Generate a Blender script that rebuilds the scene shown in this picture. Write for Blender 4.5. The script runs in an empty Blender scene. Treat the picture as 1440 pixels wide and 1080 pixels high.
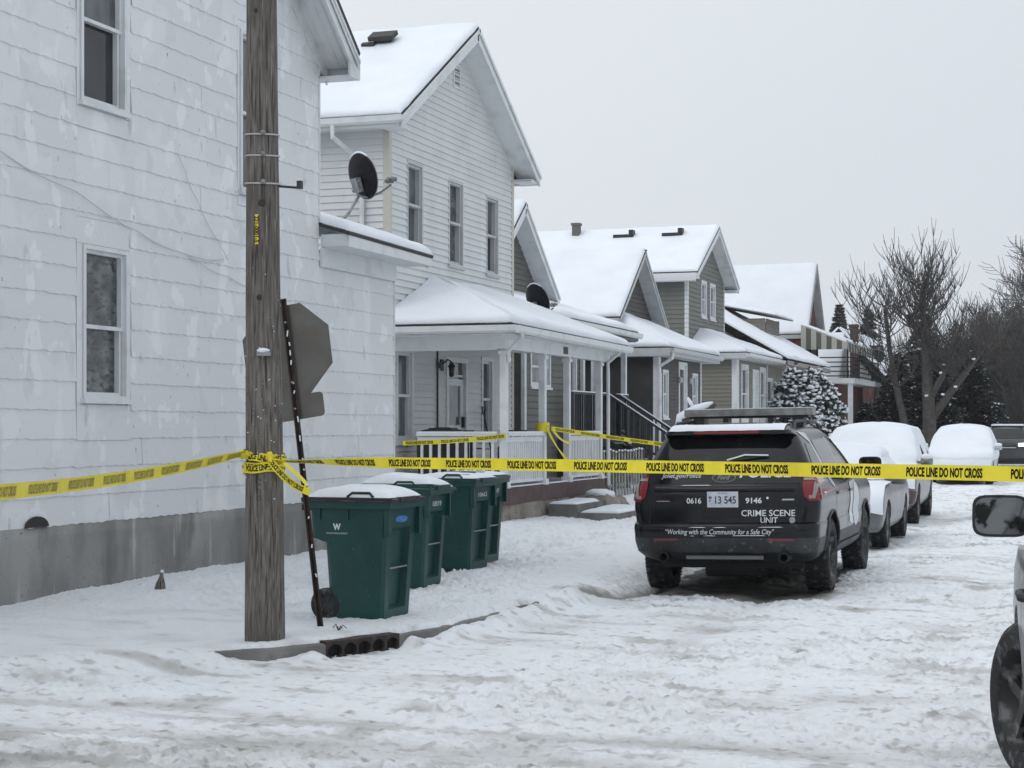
import bpy, math, random
import numpy as np
from mathutils import Vector, Matrix, noise
from mathutils.bvhtree import BVHTree
from mathutils.geometry import delaunay_2d_cdt
R = math.radians
random.seed(7)
rnd = random.uniform
scene = bpy.context.scene
COL = scene.collection
W = {}                                   # world matrix of every empty

# ------------------------------------------------------------------ materials
MATS = {}
def mat(name, col, rough=.6, col2=None, nscale=3, nlo=.35, nhi=.65, stretch=(1, 1, 1), bump=0, bscale=30,
        metal=0, spec=.5, coat=0, bstretch=(1, 1, 1), extra=None, emit=0, detail=4):
    if name in MATS: return MATS[name]
    m = bpy.data.materials.new(name); m.use_nodes = True
    nt = m.node_tree; N = nt.nodes; L = nt.links
    b = N['Principled BSDF']
    b.inputs['Base Color'].default_value = (*col, 1)
    b.inputs['Roughness'].default_value = rough
    b.inputs['Metallic'].default_value = metal
    b.inputs['Specular IOR Level'].default_value = spec
    b.inputs['Coat Weight'].default_value = coat
    b.inputs['Coat Roughness'].default_value = .08
    tc = N.new('ShaderNodeTexCoord')
    def nz(scale, st, det=detail):
        mp = N.new('ShaderNodeMapping'); mp.inputs['Scale'].default_value = st
        L.new(tc.outputs['Object'], mp.inputs['Vector'])
        n = N.new('ShaderNodeTexNoise'); n.inputs['Scale'].default_value = scale
        n.inputs['Detail'].default_value = det
        L.new(mp.outputs[0], n.inputs['Vector']); return n.outputs['Fac']
    out = None
    layers = []
    if col2: layers.append((col2, nscale, nlo, nhi, stretch))
    for e in (extra or []): layers.append(e)
    prev = None
    for (c2, sc, lo, hi, st) in layers:
        f = nz(sc, st)
        mr = N.new('ShaderNodeMapRange'); mr.inputs[1].default_value = lo; mr.inputs[2].default_value = hi
        L.new(f, mr.inputs[0])
        mx = N.new('ShaderNodeMix'); mx.data_type = 'RGBA'
        if prev is None: mx.inputs[6].default_value = (*col, 1)
        else: L.new(prev, mx.inputs[6])
        mx.inputs[7].default_value = (*c2, 1)
        L.new(mr.outputs[0], mx.inputs[0]); prev = mx.outputs[2]
    if prev is not None: L.new(prev, b.inputs['Base Color'])
    if bump:
        f = nz(bscale, bstretch)
        bp = N.new('ShaderNodeBump'); bp.inputs['Strength'].default_value = 1; bp.inputs['Distance'].default_value = bump
        L.new(f, bp.inputs['Height']); L.new(bp.outputs[0], b.inputs['Normal'])
    if emit:
        b.inputs['Emission Color'].default_value = (*col, 1); b.inputs['Emission Strength'].default_value = emit
    MATS[name] = m
    return m

SNOW = mat('snow', (.79, .82, .86), .55, (.71, .75, .80), 1.3, .3, .8, bump=.012, bscale=14, spec=.3)
SHINGLE1 = mat('painted_shingle', (.675, .688, .695), .55, (.715, .728, .735), .9, .52, .55, (1, 1, .9), bump=.003, bscale=25,
               extra=[((.76, .772, .78), 2.3, .58, .595, (1, 1.2, .8)), ((.645, .66, .668), 1.7, .61, .625, (1, 1.3, .85)), ((.26, .26, .26), 15, .70, .73, (1, 1.4, .6)), ((.52, .53, .54), 5, .66, .72, (1, 1, .35))])
FOUND = mat('stucco_foundation', (.205, .20, .19), .85, (.32, .315, .30), 1.3, .45, .68, (1, 1, .5), bump=.008, bscale=22,
            extra=[((.15, .145, .135), 3, .55, .75, (1, 1, .35)), ((.46, .46, .45), 2.6, .62, .78, (1, 2, .3)), ((.07, .065, .06), 30, .68, .74, (1, 1, 1))])
WTRIM = mat('white_trim', (.68, .70, .71), .5, (.50, .52, .53), 3, .5, .8, bump=.002, bscale=30)
GTRIM = mat('grey_trim', (.47, .485, .49), .5, (.36, .375, .38), 4, .5, .8)
GLASS = mat('dark_window_glass', (.012, .014, .016), .06, (.035, .04, .042), 1.5, .4, .7, spec=.6)
GLASS2 = mat('curtained_glass', (.055, .064, .068), .09, (.14, .155, .16), 2.2, .35, .7, (1, 2.5, .8), spec=.6)
FILM = mat('window_with_plastic_film', (.055, .068, .068), .14, (.17, .195, .195), 3.6, .44, .7, (1, 1, 1.5), bump=.01, bscale=6, spec=.6,
           extra=[((.03, .036, .038), 10, .5, .62, (1, 1, 2.2))])
DARKROOF = mat('dark_shingle_edge', (.045, .045, .048), .8)
WOODPOLE = mat('weathered_pole_wood', (.105, .092, .080), .85, (.20, .182, .165), 11, .40, .66, (5, 5, .5), bump=.012, bscale=10, bstretch=(6, 6, .35),
               extra=[((.03, .026, .022), 13, .55, .63, (5, 5, .2)), ((.075, .065, .055), 1.2, .45, .75, (1, 1, .6)), ((.27, .25, .23), 16, .63, .70, (4, 4, .15))])
GALV = mat('galvanised_steel', (.30, .31, .32), .45, (.18, .18, .18), 8, .4, .7, metal=.7)
RUST = mat('rusty_steel', (.028, .018, .016), .8, (.06, .034, .027), 9, .4, .7, bump=.003, bscale=40)
SIGNBACK = mat('dull_aluminium', (.14, .137, .125), .6, (.105, .10, .09), 3, .4, .65, metal=.35, extra=[((.13, .115, .09), 7, .58, .72, (1, 1, 1))])
BINGREEN = mat('green_plastic', (.0012, .041, .037), .42, (.003, .056, .050), 3, .4, .75, bump=.002, bscale=60, spec=.45,
               extra=[((.012, .06, .052), 5, .58, .75, (1, 1, .5)), ((.14, .20, .19), 60, .70, .73, (1, 1, 1))])
BLACKP = mat('black_plastic', (.012, .012, .013), .5, (.03, .03, .03), 12, .5, .75)
RUBBER = mat('tyre_rubber', (.014, .014, .015), .8, (.10, .105, .11), 16, .54, .68, bump=.006, bscale=45)
BLUEST = mat('blue_sticker', (.03, .14, .42), .5, (.08, .22, .5), 30, .45, .6)
WHITEM = mat('white_marking', (.62, .64, .66), .5)
YEL = mat('yellow_tape', (.80, .68, .035), .38, (.66, .55, .025), 6, .4, .7, spec=.4)
BLK = mat('tape_print', (.008, .007, .004), .6, spec=.2)
OLIVE = mat('tape_print_seen_through', (.24, .20, .03), .5, (.40, .34, .04), 30, .45, .65)
STONE = mat('rubble_stone', (.20, .18, .15), .9, (.34, .31, .27), 2.4, .35, .7, bump=.05, bscale=5, extra=[((.10, .09, .08), 6, .55, .72, (1, 1, 1))])
CONC = mat('old_concrete', (.13, .127, .12), .85, (.21, .205, .195), 3, .4, .7, bump=.004, bscale=40, extra=[((.13, .125, .12), 7, .58, .72, (1, 1, 1))])
DECKRED = mat('dark_red_board', (.070, .042, .042), .7, (.10, .065, .062), 5, .4, .7)
BRICK = mat('red_brick', (.15, .062, .045), .85, (.09, .045, .038), 5, .4, .6)

def add_wave_lines(m, scale_z, depth=.004):
    return m

# ------------------------------------------------------------------ mesh builder
class MB:
    def __init__(s): s.v = []; s.f = []; s.m = []; s.mi = 0
    def add(s, vs, fs):
        o = len(s.v); s.v += [tuple(v) for v in vs]; s.f += [tuple(i + o for i in f) for f in fs]; s.m += [s.mi] * len(fs)
    def box(s, x0, x1, y0, y1, z0, z1, M=None):
        vs = [Vector((x, y, z)) for x in (x0, x1) for y in (y0, y1) for z in (z0, z1)]
        if M is not None: vs = [M @ v for v in vs]
        s.add(vs, [(0, 1, 3, 2), (4, 6, 7, 5), (0, 4, 5, 1), (2, 3, 7, 6), (0, 2, 6, 4), (1, 5, 7, 3)])
        return s
    def bar(s, a, b, w, h, up=(0, 0, 1)):
        a = Vector(a); b = Vector(b); d = (b - a).normalized(); up = Vector(up)
        sd = d.cross(up)
        if sd.length < 1e-4: sd = d.cross(Vector((1, 0, 0)))
        sd.normalize(); u = sd.cross(d)
        vs = [p + sd * (i * w / 2) + u * (j * h / 2) for p in (a, b) for i in (-1, 1) for j in (-1, 1)]
        s.add(vs, [(0, 2, 3, 1), (4, 5, 7, 6), (0, 1, 5, 4), (2, 6, 7, 3), (0, 4, 6, 2), (1, 3, 7, 5)]); return s
    def tube(s, pts, rad, n=8, cap=True, squash=None):
        pts = [Vector(p) for p in pts]
        if not hasattr(rad, '__len__'): rad = [rad] * len(pts)
        rings = []; pu = None
        for i, p in enumerate(pts):
            d = (pts[min(i + 1, len(pts) - 1)] - pts[max(i - 1, 0)])
            d = d.normalized() if d.length > 1e-9 else Vector((0, 0, 1))
            if pu is None:
                pu = d.orthogonal().normalized()
            u = (pu - d * pu.dot(d)); u = u.normalized() if u.length > 1e-6 else d.orthogonal().normalized()
            pu = u; w = d.cross(u)
            rings.append([p + (u * math.cos(2 * math.pi * k / n) + w * math.sin(2 * math.pi * k / n)) * rad[i] for k in range(n)])
        vs = [v for r in rings for v in r]; fs = []
        for i in range(len(pts) - 1):
            for k in range(n):
                a = i * n + k; b = i * n + (k + 1) % n
                fs.append((a, b, b + n, a + n))
        if cap: fs.append(tuple(range(n - 1, -1, -1))); fs.append(tuple(range(len(vs) - n, len(vs))))
        s.add(vs, fs); return s
    def grid(s, rows, closed=False):
        n = len(rows[0]); vs = [v for r in rows for v in r]; fs = []
        for i in range(len(rows) - 1):
            for k in range(n if closed else n - 1):
                a = i * n + k; b = i * n + (k + 1) % n
                fs.append((a, b, b + n, a + n))
        s.add(vs, fs); return s
    def prism(s, poly, d):                      # poly of 3-D points extruded by vector d
        poly = [Vector(p) for p in poly]; d = Vector(d); n = len(poly)
        vs = poly + [p + d for p in poly]
        fs = [tuple(range(n - 1, -1, -1)), tuple(range(n, 2 * n))] + [(i, (i + 1) % n, (i + 1) % n + n, i + n) for i in range(n)]
        s.add(vs, fs); return s
    def lathe(s, prof, c, axis, n=32):          # prof: (r, h) along axis
        c = Vector(c); ax = Vector(axis).normalized(); u = ax.orthogonal().normalized(); w = ax.cross(u)
        rows = [[c + ax * h + (u * math.cos(2 * math.pi * k / n) + w * math.sin(2 * math.pi * k / n)) * r for k in range(n)] for r, h in prof]
        s.grid(rows, True); return s
    def blob(s, c, r, k=5, n=7, j=.25):
        c = Vector(c); rows = []
        for i in range(k + 1):
            t = math.pi * i / k; row = []
            for q in range(n):
                f = 2 * math.pi * q / n; v = Vector((math.sin(t) * math.cos(f), math.sin(t) * math.sin(f), math.cos(t)))
                m = 1 + (rnd(-j, j) if 0 < i < k else 0)
                row.append(c + Vector((v.x * r[0], v.y * r[1], v.z * r[2])) * m)
            rows.append(row)
        s.grid(rows, True); return s
    def build(s, name, mats, parent=None, smooth=False, local=False, fixn=True):
        if not isinstance(mats, (list, tuple)): mats = [mats]
        me = bpy.data.meshes.new(name)
        vs = s.v
        if parent is not None and not local:
            Mi = W[parent].inverted(); vs = [tuple(Mi @ Vector(v)) for v in vs]
        me.from_pydata(vs, [], s.f)
        for m in mats: me.materials.append(m)
        if len(mats) > 1: me.polygons.foreach_set('material_index', s.m)
        if smooth: me.polygons.foreach_set('use_smooth', [True] * len(me.polygons))
        me.update()
        if fixn:
            import bmesh
            bm = bmesh.new(); bm.from_mesh(me); bmesh.ops.recalc_face_normals(bm, faces=bm.faces); bm.to_mesh(me); bm.free()
        if smooth == 'auto':
            me.set_sharp_from_angle(angle=R(35))
        o = bpy.data.objects.new(name, me); COL.objects.link(o)
        if parent is not None: o.parent = parent; W[o] = W[parent].copy()
        else: W[o] = Matrix()
        return o

def thing(name, label, cat, loc=(0, 0, 0), rz=0, group=None, M=None):
    o = bpy.data.objects.new(name, None); COL.objects.link(o); o.empty_display_size = .2
    m = Matrix.Translation(Vector(loc)) @ Matrix.Rotation(rz, 4, 'Z') if M is None else M
    o.location = m.translation; o.rotation_euler = m.to_euler(); W[o] = m.copy()
    o['label'] = label; o['category'] = cat
    if group: o['group'] = group
    return o
def tag(o, label=None, cat=None, group=None, kind=None):
    if label: o['label'] = label
    if cat: o['category'] = cat
    if group: o['group'] = group
    if kind: o['kind'] = kind
    return o

# text as triangles: list of (x, y) verts and faces, fitted to width w and height h (origin at its centre)
_txt = {}
def text2d(body, w, h, bold=.02, shear=0):
    key = (body, bold, shear)
    if key not in _txt:
        cu = bpy.data.curves.new('t', 'FONT'); cu.body = body; cu.size = 1; cu.offset = bold; cu.shear = shear; cu.resolution_u = 3
        cu.fill_mode = 'FRONT'
        ob = bpy.data.objects.new('t', cu); COL.objects.link(ob)
        dg = bpy.context.evaluated_depsgraph_get(); me = ob.evaluated_get(dg).to_mesh()
        V = [(v.co.x, v.co.y) for v in me.vertices]; Fc = [tuple(p.vertices) for p in me.polygons]
        ob.evaluated_get(dg).to_mesh_clear()
        bpy.data.objects.remove(ob); bpy.data.curves.remove(cu)
        _txt[key] = (V, Fc)
    V, Fc = _txt[key]
    x0 = min(v[0] for v in V); x1 = max(v[0] for v in V); y0 = min(v[1] for v in V); y1 = max(v[1] for v in V)
    return [((x - (x0 + x1) / 2) / (x1 - x0) * w, (y - (y0 + y1) / 2) / (y1 - y0) * h) for x, y in V], Fc

# ------------------------------------------------------------------ numpy noise
def _hash(ix, iy, seed):
    h = (ix.astype(np.int64) * 374761393 + iy.astype(np.int64) * 668265263 + seed * 1442695041) & 0xffffffff
    h = ((h ^ (h >> 13)) * 1274126177) & 0xffffffff
    return ((h ^ (h >> 16)) & 0xffff) / 65535.0
def vnoise(x, y, seed=0):
    ix = np.floor(x); iy = np.floor(y); fx = x - ix; fy = y - iy
    fx = fx * fx * fx * (fx * (fx * 6 - 15) + 10); fy = fy * fy * fy * (fy * (fy * 6 - 15) + 10)
    a = _hash(ix, iy, seed); b = _hash(ix + 1, iy, seed); c = _hash(ix, iy + 1, seed); d = _hash(ix + 1, iy + 1, seed)
    return (a + (b - a) * fx) * (1 - fy) + (c + (d - c) * fx) * fy - .5
def sstep(a, b, x):
    t = np.clip((x - a) / (b - a), 0, 1); return t * t * (3 - 2 * t)
# ------------------------------------------------------------------ camera, sky, sun
HEAD = math.atan(840 / 2450)
cam = bpy.data.cameras.new('camera'); co = bpy.data.objects.new('camera', cam); COL.objects.link(co)
cam.sensor_width = 36; cam.lens = 36 * 2450 / 1440; cam.shift_y = 60 / 1440; cam.clip_end = 3000; cam.clip_start = .1
co.location = (0, 0, 1.75); co.rotation_euler = (R(90), 0, HEAD)
scene.camera = co
wd = bpy.data.worlds.new('World'); scene.world = wd; wd.use_nodes = True
nt = wd.node_tree; N = nt.nodes; L = nt.links
bg = N['Background']; sky = N.new('ShaderNodeTexSky'); sky.sky_type = 'NISHITA'; sky.sun_disc = False
SUN_EL, SUN_AZ = R(38), R(-150)
sky.sun_elevation = SUN_EL; sky.sun_rotation = R(210); sky.dust_density = 4; sky.air_density = 1
m1 = N.new('ShaderNodeVectorMath'); m1.operation = 'SCALE'; m1.inputs[3].default_value = .05
L.new(sky.outputs[0], m1.inputs[0])
# the overcast deck: an even grey, a little brighter up and to the left
tcn = N.new('ShaderNodeTexCoord'); dt = N.new('ShaderNodeVectorMath'); dt.operation = 'DOT_PRODUCT'
dt.inputs[1].default_value = (-.75, .15, .65)
L.new(tcn.outputs['Generated'], dt.inputs[0])
rmp = N.new('ShaderNodeValToRGB'); L.new(dt.outputs['Value'], rmp.inputs[0])
rmp.color_ramp.elements[0].position = -.0; rmp.color_ramp.elements[0].color = (.56, .60, .65, 1)
rmp.color_ramp.elements[1].position = .85; rmp.color_ramp.elements[1].color = (.755, .795, .835, 1)
mx = N.new('ShaderNodeMix'); mx.data_type = 'RGBA'; mx.inputs[0].default_value = .96
L.new(m1.outputs[0], mx.inputs[6]); L.new(rmp.outputs[0], mx.inputs[7])
sz = N.new('ShaderNodeSeparateXYZ'); L.new(tcn.outputs['Generated'], sz.inputs[0])
mz = N.new('ShaderNodeMapRange'); mz.inputs[1].default_value = .28; mz.inputs[2].default_value = .95; mz.inputs[3].default_value = 1.0; mz.inputs[4].default_value = 1.5; L.new(sz.outputs[2], mz.inputs[0])
ms = N.new('ShaderNodeVectorMath'); ms.operation = 'SCALE'; L.new(mx.outputs[2], ms.inputs[0]); L.new(mz.outputs[0], ms.inputs[3])
L.new(ms.outputs[0], bg.inputs[0]); bg.inputs[1].default_value = 1.0
sun = bpy.data.lights.new('sun', 'SUN'); sun.energy = .5; sun.angle = R(40); sun.color = (1, .97, .93)
so = bpy.data.objects.new('sun', sun); COL.objects.link(so)
sd = Vector((math.cos(SUN_EL) * math.sin(R(210)) , math.cos(SUN_EL) * math.cos(R(210)), math.sin(SUN_EL)))
so.rotation_euler = sd.to_track_quat('Z', 'Y').to_euler(); so.location = (0, 0, 30)
vs_ = scene.view_settings; vs_.view_transform = 'Standard'; vs_.look = 'None'; vs_.gamma = 1; vs_.exposure = .25
scene.cycles.max_bounces = 6; scene.cycles.diffuse_bounces = 3; scene.cycles.glossy_bounces = 3
scene.cycles.use_denoising = True

# ------------------------------------------------------------------ ground
KERB = [(-60, 8.4), (-30, 8.7), (-14, 9.2), (-10, 9.7), (-8.4, 10.1), (-7.2, 10.6), (-6.45, 11.1), (-5.9, 11.6), (-5.55, 12.1), (-5.3, 12.7), (-5.17, 13.4), (-5.1, 14.3), (-5.08, 15.5),
        (-5.1, 18), (-5.15, 22), (-5.2, 30), (-5.2, 60), (-5.2, 400)]
KP = np.array(KERB, float)
def kerb_sd(x, y):
    best = np.full(x.shape, 1e9); sg = np.zeros(x.shape); al = np.zeros(x.shape); acc = 0
    for i in range(len(KP) - 1):
        a = KP[i]; d = KP[i + 1] - a; Ln = np.hypot(*d)
        t = np.clip(((x - a[0]) * d[0] + (y - a[1]) * d[1]) / Ln ** 2, 0, 1)
        px = x - a[0] - t * d[0]; py = y - a[1] - t * d[1]; ds = np.hypot(px, py)
        cr = (d[0] * py - d[1] * px)
        m = ds < best
        best = np.where(m, ds, best); sg = np.where(m, np.where(cr > 0, 1, -1), sg); al = np.where(m, acc + t * Ln, al)
        acc += Ln
    return best * sg, al
ARC = [0]
for i in range(len(KP) - 1): ARC.append(ARC[-1] + np.hypot(*(KP[i + 1] - KP[i])))
A_IN0, A_IN1 = ARC[8] - .1, ARC[9] + .0           # storm drain along the kerb
EX0, EX1 = ARC[6] + .55, ARC[12] + 1.1              # stretch where the kerb face shows
def curve_dist(x, y, pts):
    best = np.full(x.shape, 1e9)
    for (a, b) in zip(pts[:-1], pts[1:]):
        dx, dy = b[0] - a[0], b[1] - a[1]; t = np.clip(((x - a[0]) * dx + (y - a[1]) * dy) / (dx * dx + dy * dy), 0, 1)
        best = np.minimum(best, np.hypot(x - a[0] - t * dx, y - a[1] - t * dy))
    return best
def ground_h(x, y):
    r = np.hypot(x, y)
    sdv, al = kerb_sd(x, y)
    big = vnoise(x * .35, y * .35, 1) * .05 + vnoise(x * 1.1, y * 1.1, 2) * .022
    mid = vnoise(x * 3.1, y * 3.1, 3) * .012 + vnoise(x * 7.3, y * 7.3, 4) * .013
    fine = vnoise(x * 17, y * 17, 5) * .018 + vnoise(x * 37, y * 37, 6) * .015
    lump = sstep(.08, .36, vnoise(x * 11, y * 11, 7)) * .014 + sstep(.1, .36, vnoise(x * 24, y * 24, 37)) * .014 + sstep(.2, .42, vnoise(x * 5, y * 5, 8)) * .013
    patch = sstep(-.25, .25, vnoise(x * .6, y * .6, 9))
    road = big * .5 + mid * (.5 + .7 * patch) + (fine + lump) * (.35 + .9 * patch)
    # wheel tracks: flattened bands along the street and across it
    for X0 in (-3.1, -1.4, .6, 2.3):
        wob = X0 + .25 * np.sin(y * .11 + X0)
        road = road - .035 * np.exp(-((x - wob) / .28) ** 2) * (y > 13)
    for Y0 in (7.3, 8.6, 9.4):
        wob = Y0 + .2 * np.sin(x * .2 + Y0)
        k = np.exp(-((y - wob) / .3) ** 2); road = road * (1 - .6 * k) - .03 * k
    pile = curve_dist(x, y, [(-5.2, 15.2), (-5.15, 16.4), (-5.35, 17.6)])
    road = road + .03 * np.exp(-(pile / .35) ** 2) * (1 + 3 * vnoise(x * 6, y * 6, 17))
    # rut swept round behind the parked police car
    rd = curve_dist(x, y, [(-4.55, 18.1), (-4.75, 17.2), (-5.2, 16.6), (-5.9, 16.3)])
    road = road - .05 * np.exp(-(rd / .14) ** 2) + .015 * np.exp(-((rd - .27) / .1) ** 2)
    side = .145 + big * .7 + mid * .55 + fine * .5 + vnoise(x * 2, y * 2, 12) * .02 + lump * .3
    # trodden walk
    wk = np.abs(x + 7.2 + .3 * np.sin(y * .3)); wt = np.exp(-(wk / 1.5) ** 2) * sstep(13, 16, y); side = side + (lump * 1.2 + fine * 1.6 + mid * 1.1 - .03 * sstep(.12, .3, vnoise(x * 2.9, y * 2.3, 41))) * wt - .02 * np.exp(-(wk / .8) ** 2)
    ex = sstep(EX0 - .3, EX0 + .15, al) * (1 - sstep(EX1 - .2, EX1 + .3, al))
    inl = sstep(A_IN0 - .15, A_IN0, al) * (1 - sstep(A_IN1, A_IN1 + .15, al))
    edge = .022 + vnoise(x * 2.6, y * 2.6, 14) * .05 + vnoise(x * 9, y * 9, 13) * .035 + .035 * inl
    soft = .45 + .2 * vnoise(x, y, 15)
    st_hard = sstep(edge - .012, edge + .045, sdv)
    st_soft = sstep(-soft, .15, sdv)
    k = st_hard * ex + st_soft * (1 - ex)
    z = road * (1 - k) + side * k
    # snow pushed against the kerb face in the road
    fr = np.exp(-((sdv + .06) / .16) ** 2) * (1 - k) * ex
    z = z + fr * (.058 + .028 * sstep(ARC[8] + .9, ARC[10], al) + .11 * vnoise(x * 1.9 + 5, y * 1.9, 16) + .03 * vnoise(x * 8, y * 8, 36)) * (1 - 1.0 * inl) + .0
    # rise towards the yards
    z = z + .10 * sstep(2.5, 5.5, sdv) * (y < 60)
    fade = 1 - sstep(70, 160, r)
    return z * fade - .0
def gz(x, y): return float(ground_h(np.array([float(x)]), np.array([float(y)]))[0])

def make_ground():
    rs = [0.6]
    while rs[-1] < 3: rs.append(rs[-1] * 1.06)
    while rs[-1] < 7.6: rs.append(rs[-1] * 1.01)
    while rs[-1] < 36: rs.append(rs[-1] * 1.0021)
    while rs[-1] < 110: rs.append(rs[-1] * 1.008)
    while rs[-1] < 2200: rs.append(rs[-1] * 1.12)
    an = list(np.arange(-180, -38, 3.0)) + list(np.arange(-38, 2, .055)) + list(np.arange(2, 180.01, 3.0))
    rs = np.array(rs); an = np.radians(np.array(an))
    # angle measured clockwise from +Y
    RR, AA = np.meshgrid(rs, an, indexing='ij')
    X = RR * np.sin(AA); Y = RR * np.cos(AA)
    X = X.ravel(); Y = Y.ravel(); Z = ground_h(X, Y)
    co_ = np.stack([X, Y, Z], 1)
    nr, na = len(rs), len(an)
    i = np.arange(nr - 1)[:, None] * na + np.arange(na - 1)[None, :]
    q = np.stack([i, i + na, i + na + 1, i + 1], -1).reshape(-1, 4)[:, ::-1]
    me = bpy.data.meshes.new('snowy_ground')
    me.vertices.add(len(co_)); me.vertices.foreach_set('co', co_.ravel())
    me.loops.add(q.size); me.loops.foreach_set('vertex_index', q.ravel())
    me.polygons.add(len(q)); me.polygons.foreach_set('loop_start', np.arange(len(q)) * 4); me.polygons.foreach_set('loop_total', np.full(len(q), 4))
    me.update(); me.validate()
    me.polygons.foreach_set('use_smooth', np.ones(len(q), bool))
    # dirt worn into the snow: an attribute made from place, not from light
    sdv, al = kerb_sd(X, Y)
    onroad = 1 - sstep(-.1, .3, sdv)
    d = .20 * np.exp(-((Y - 7.7) / 1.2) ** 2) * (.6 + .8 * vnoise(X * .5, Y * 1.6, 21) + .8 * vnoise(X * 2.3, Y * 7, 22))
    for Y0 in (7.3, 8.6, 9.4): d += .10 * np.exp(-((Y - Y0 - .2 * np.sin(X * .2 + Y0)) / .22) ** 2) * (.6 + 1.6 * vnoise(X * 1.1, Y * 4, 23))
    for X0 in (-3.1, -1.4, .6, 2.3): d += .07 * np.exp(-((X - X0 - .25 * np.sin(Y * .11 + X0)) / .25) ** 2) * (.5 + 1.3 * vnoise(X * 3, Y * .6, 24)) * (Y > 13)
    d += .9 * np.maximum(vnoise(X * 2.2, Y * 4.2, 25) - .27, 0) + .9 * np.maximum(vnoise(X * 7, Y * 11, 26) - .32, 0) + .10 * np.maximum(vnoise(X * .4, Y * .8, 33), 0)
    d += .9 * np.maximum(vnoise(X * 16, Y * 22, 27) - .27, 0) + .26 * np.maximum(vnoise(X * 1.3, Y * 3.1, 38) - .10, 0) + .16 * np.maximum(vnoise(X * 9, Y * 15, 39) - .12, 0)
    # rutted slush out on the street
    rut = curve_dist(X, Y, [(-1.9, 20.5), (-.6, 19.6)]); d += .5 * np.exp(-(rut / .3) ** 2) * (vnoise(X * 5, Y * 5, 28) + .35)
    rut = curve_dist(X, Y, [(-2.5, 34), (-1.0, 37)]); d += .6 * np.exp(-(rut / .4) ** 2) * (vnoise(X * 4, Y * 3, 29) + .35)
    # bare wet tarmac and slush where the police car drove in and stands
    cx = -3.72 - .035 * (Y - 18)
    und = (np.abs(X - cx) < .85 + .2 * vnoise(X * 4, Y * 4, 30)) & (Y > 17.5 + .5 * vnoise(X * 3, Y * 3, 31)) & (Y < 22.6)
    d += und * (.62 + .5 * vnoise(X * 5, Y * 5, 32))
    rd = curve_dist(X, Y, [(-4.5, 18.6), (-4.7, 17.3), (-5.1, 16.7), (-5.6, 16.5)]); d += .38 * np.exp(-(rd / .11) ** 2)
    rd = curve_dist(X, Y, [(-2.85, 18.6), (-2.8, 17.5)]); d += .4 * np.exp(-(rd / .13) ** 2)
    d *= onroad
    d += (1 - onroad) * (.14 * np.maximum(vnoise(X * 3, Y * 4, 42), 0) * np.exp(-((X + 7.2) / 1.3) ** 2) + .35 * np.maximum(vnoise(X * 6, Y * 9, 34) - .3, 0) + .03)
    at = me.attributes.new('dirt', 'FLOAT', 'POINT'); at.data.foreach_set('value', np.clip(d, 0, 1).astype(np.float32))
    m = bpy.data.materials.new('trodden_snow'); m.use_nodes = True; nt = m.node_tree; N = nt.nodes; L = nt.links; b = N['Principled BSDF']
    b.inputs['Roughness'].default_value = .6; b.inputs['Specular IOR Level'].default_value = .3
    a = N.new('ShaderNodeAttribute'); a.attribute_name = 'dirt'
    rp = N.new('ShaderNodeValToRGB'); L.new(a.outputs['Fac'], rp.inputs[0])
    e = rp.color_ramp.elements; e[0].position = 0; e[0].color = (.84, .865, .895, 1); e[1].position = 1; e[1].color = (.055, .055, .055, 1)
    k = e.new(.05); k.color = (.78, .80, .825, 1); k = e.new(.16); k.color = (.58, .585, .58, 1); k = e.new(.4); k.color = (.30, .285, .265, 1)
    tc = N.new('ShaderNodeTexCoord'); nz = N.new('ShaderNodeTexNoise'); nz.inputs['Scale'].default_value = 34; nz.inputs['Detail'].default_value = 8; nz.inputs['Roughness'].default_value = .65
    L.new(tc.outputs['Object'], nz.inputs['Vector'])
    bp = N.new('ShaderNodeBump'); bp.inputs['Distance'].default_value = .022; bp.inputs['Strength'].default_value = 1
    L.new(nz.outputs[0], bp.inputs['Height']); L.new(bp.outputs[0], b.inputs['Normal'])
    n2 = N.new('ShaderNodeTexNoise'); n2.inputs['Scale'].default_value = 13; n2.inputs['Detail'].default_value = 9; n2.inputs['Roughness'].default_value = .7; L.new(tc.outputs['Object'], n2.inputs['Vector'])
    mr = N.new('ShaderNodeMapRange'); mr.inputs[1].default_value = .60; mr.inputs[2].default_value = .68; mr.inputs[4].default_value = .38; L.new(n2.outputs[0], mr.inputs[0])
    mx = N.new('ShaderNodeMix'); mx.data_type = 'RGBA'; L.new(mr.outputs[0], mx.inputs[0]); L.new(rp.outputs[0], mx.inputs[6]); mx.inputs[7].default_value = (.36, .355, .345, 1); L.new(mx.outputs[2], b.inputs['Base Color'])
    me.materials.append(m)
    o = bpy.data.objects.new('snowy_ground', me); COL.objects.link(o); tag(o, kind='structure')
make_ground()

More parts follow.
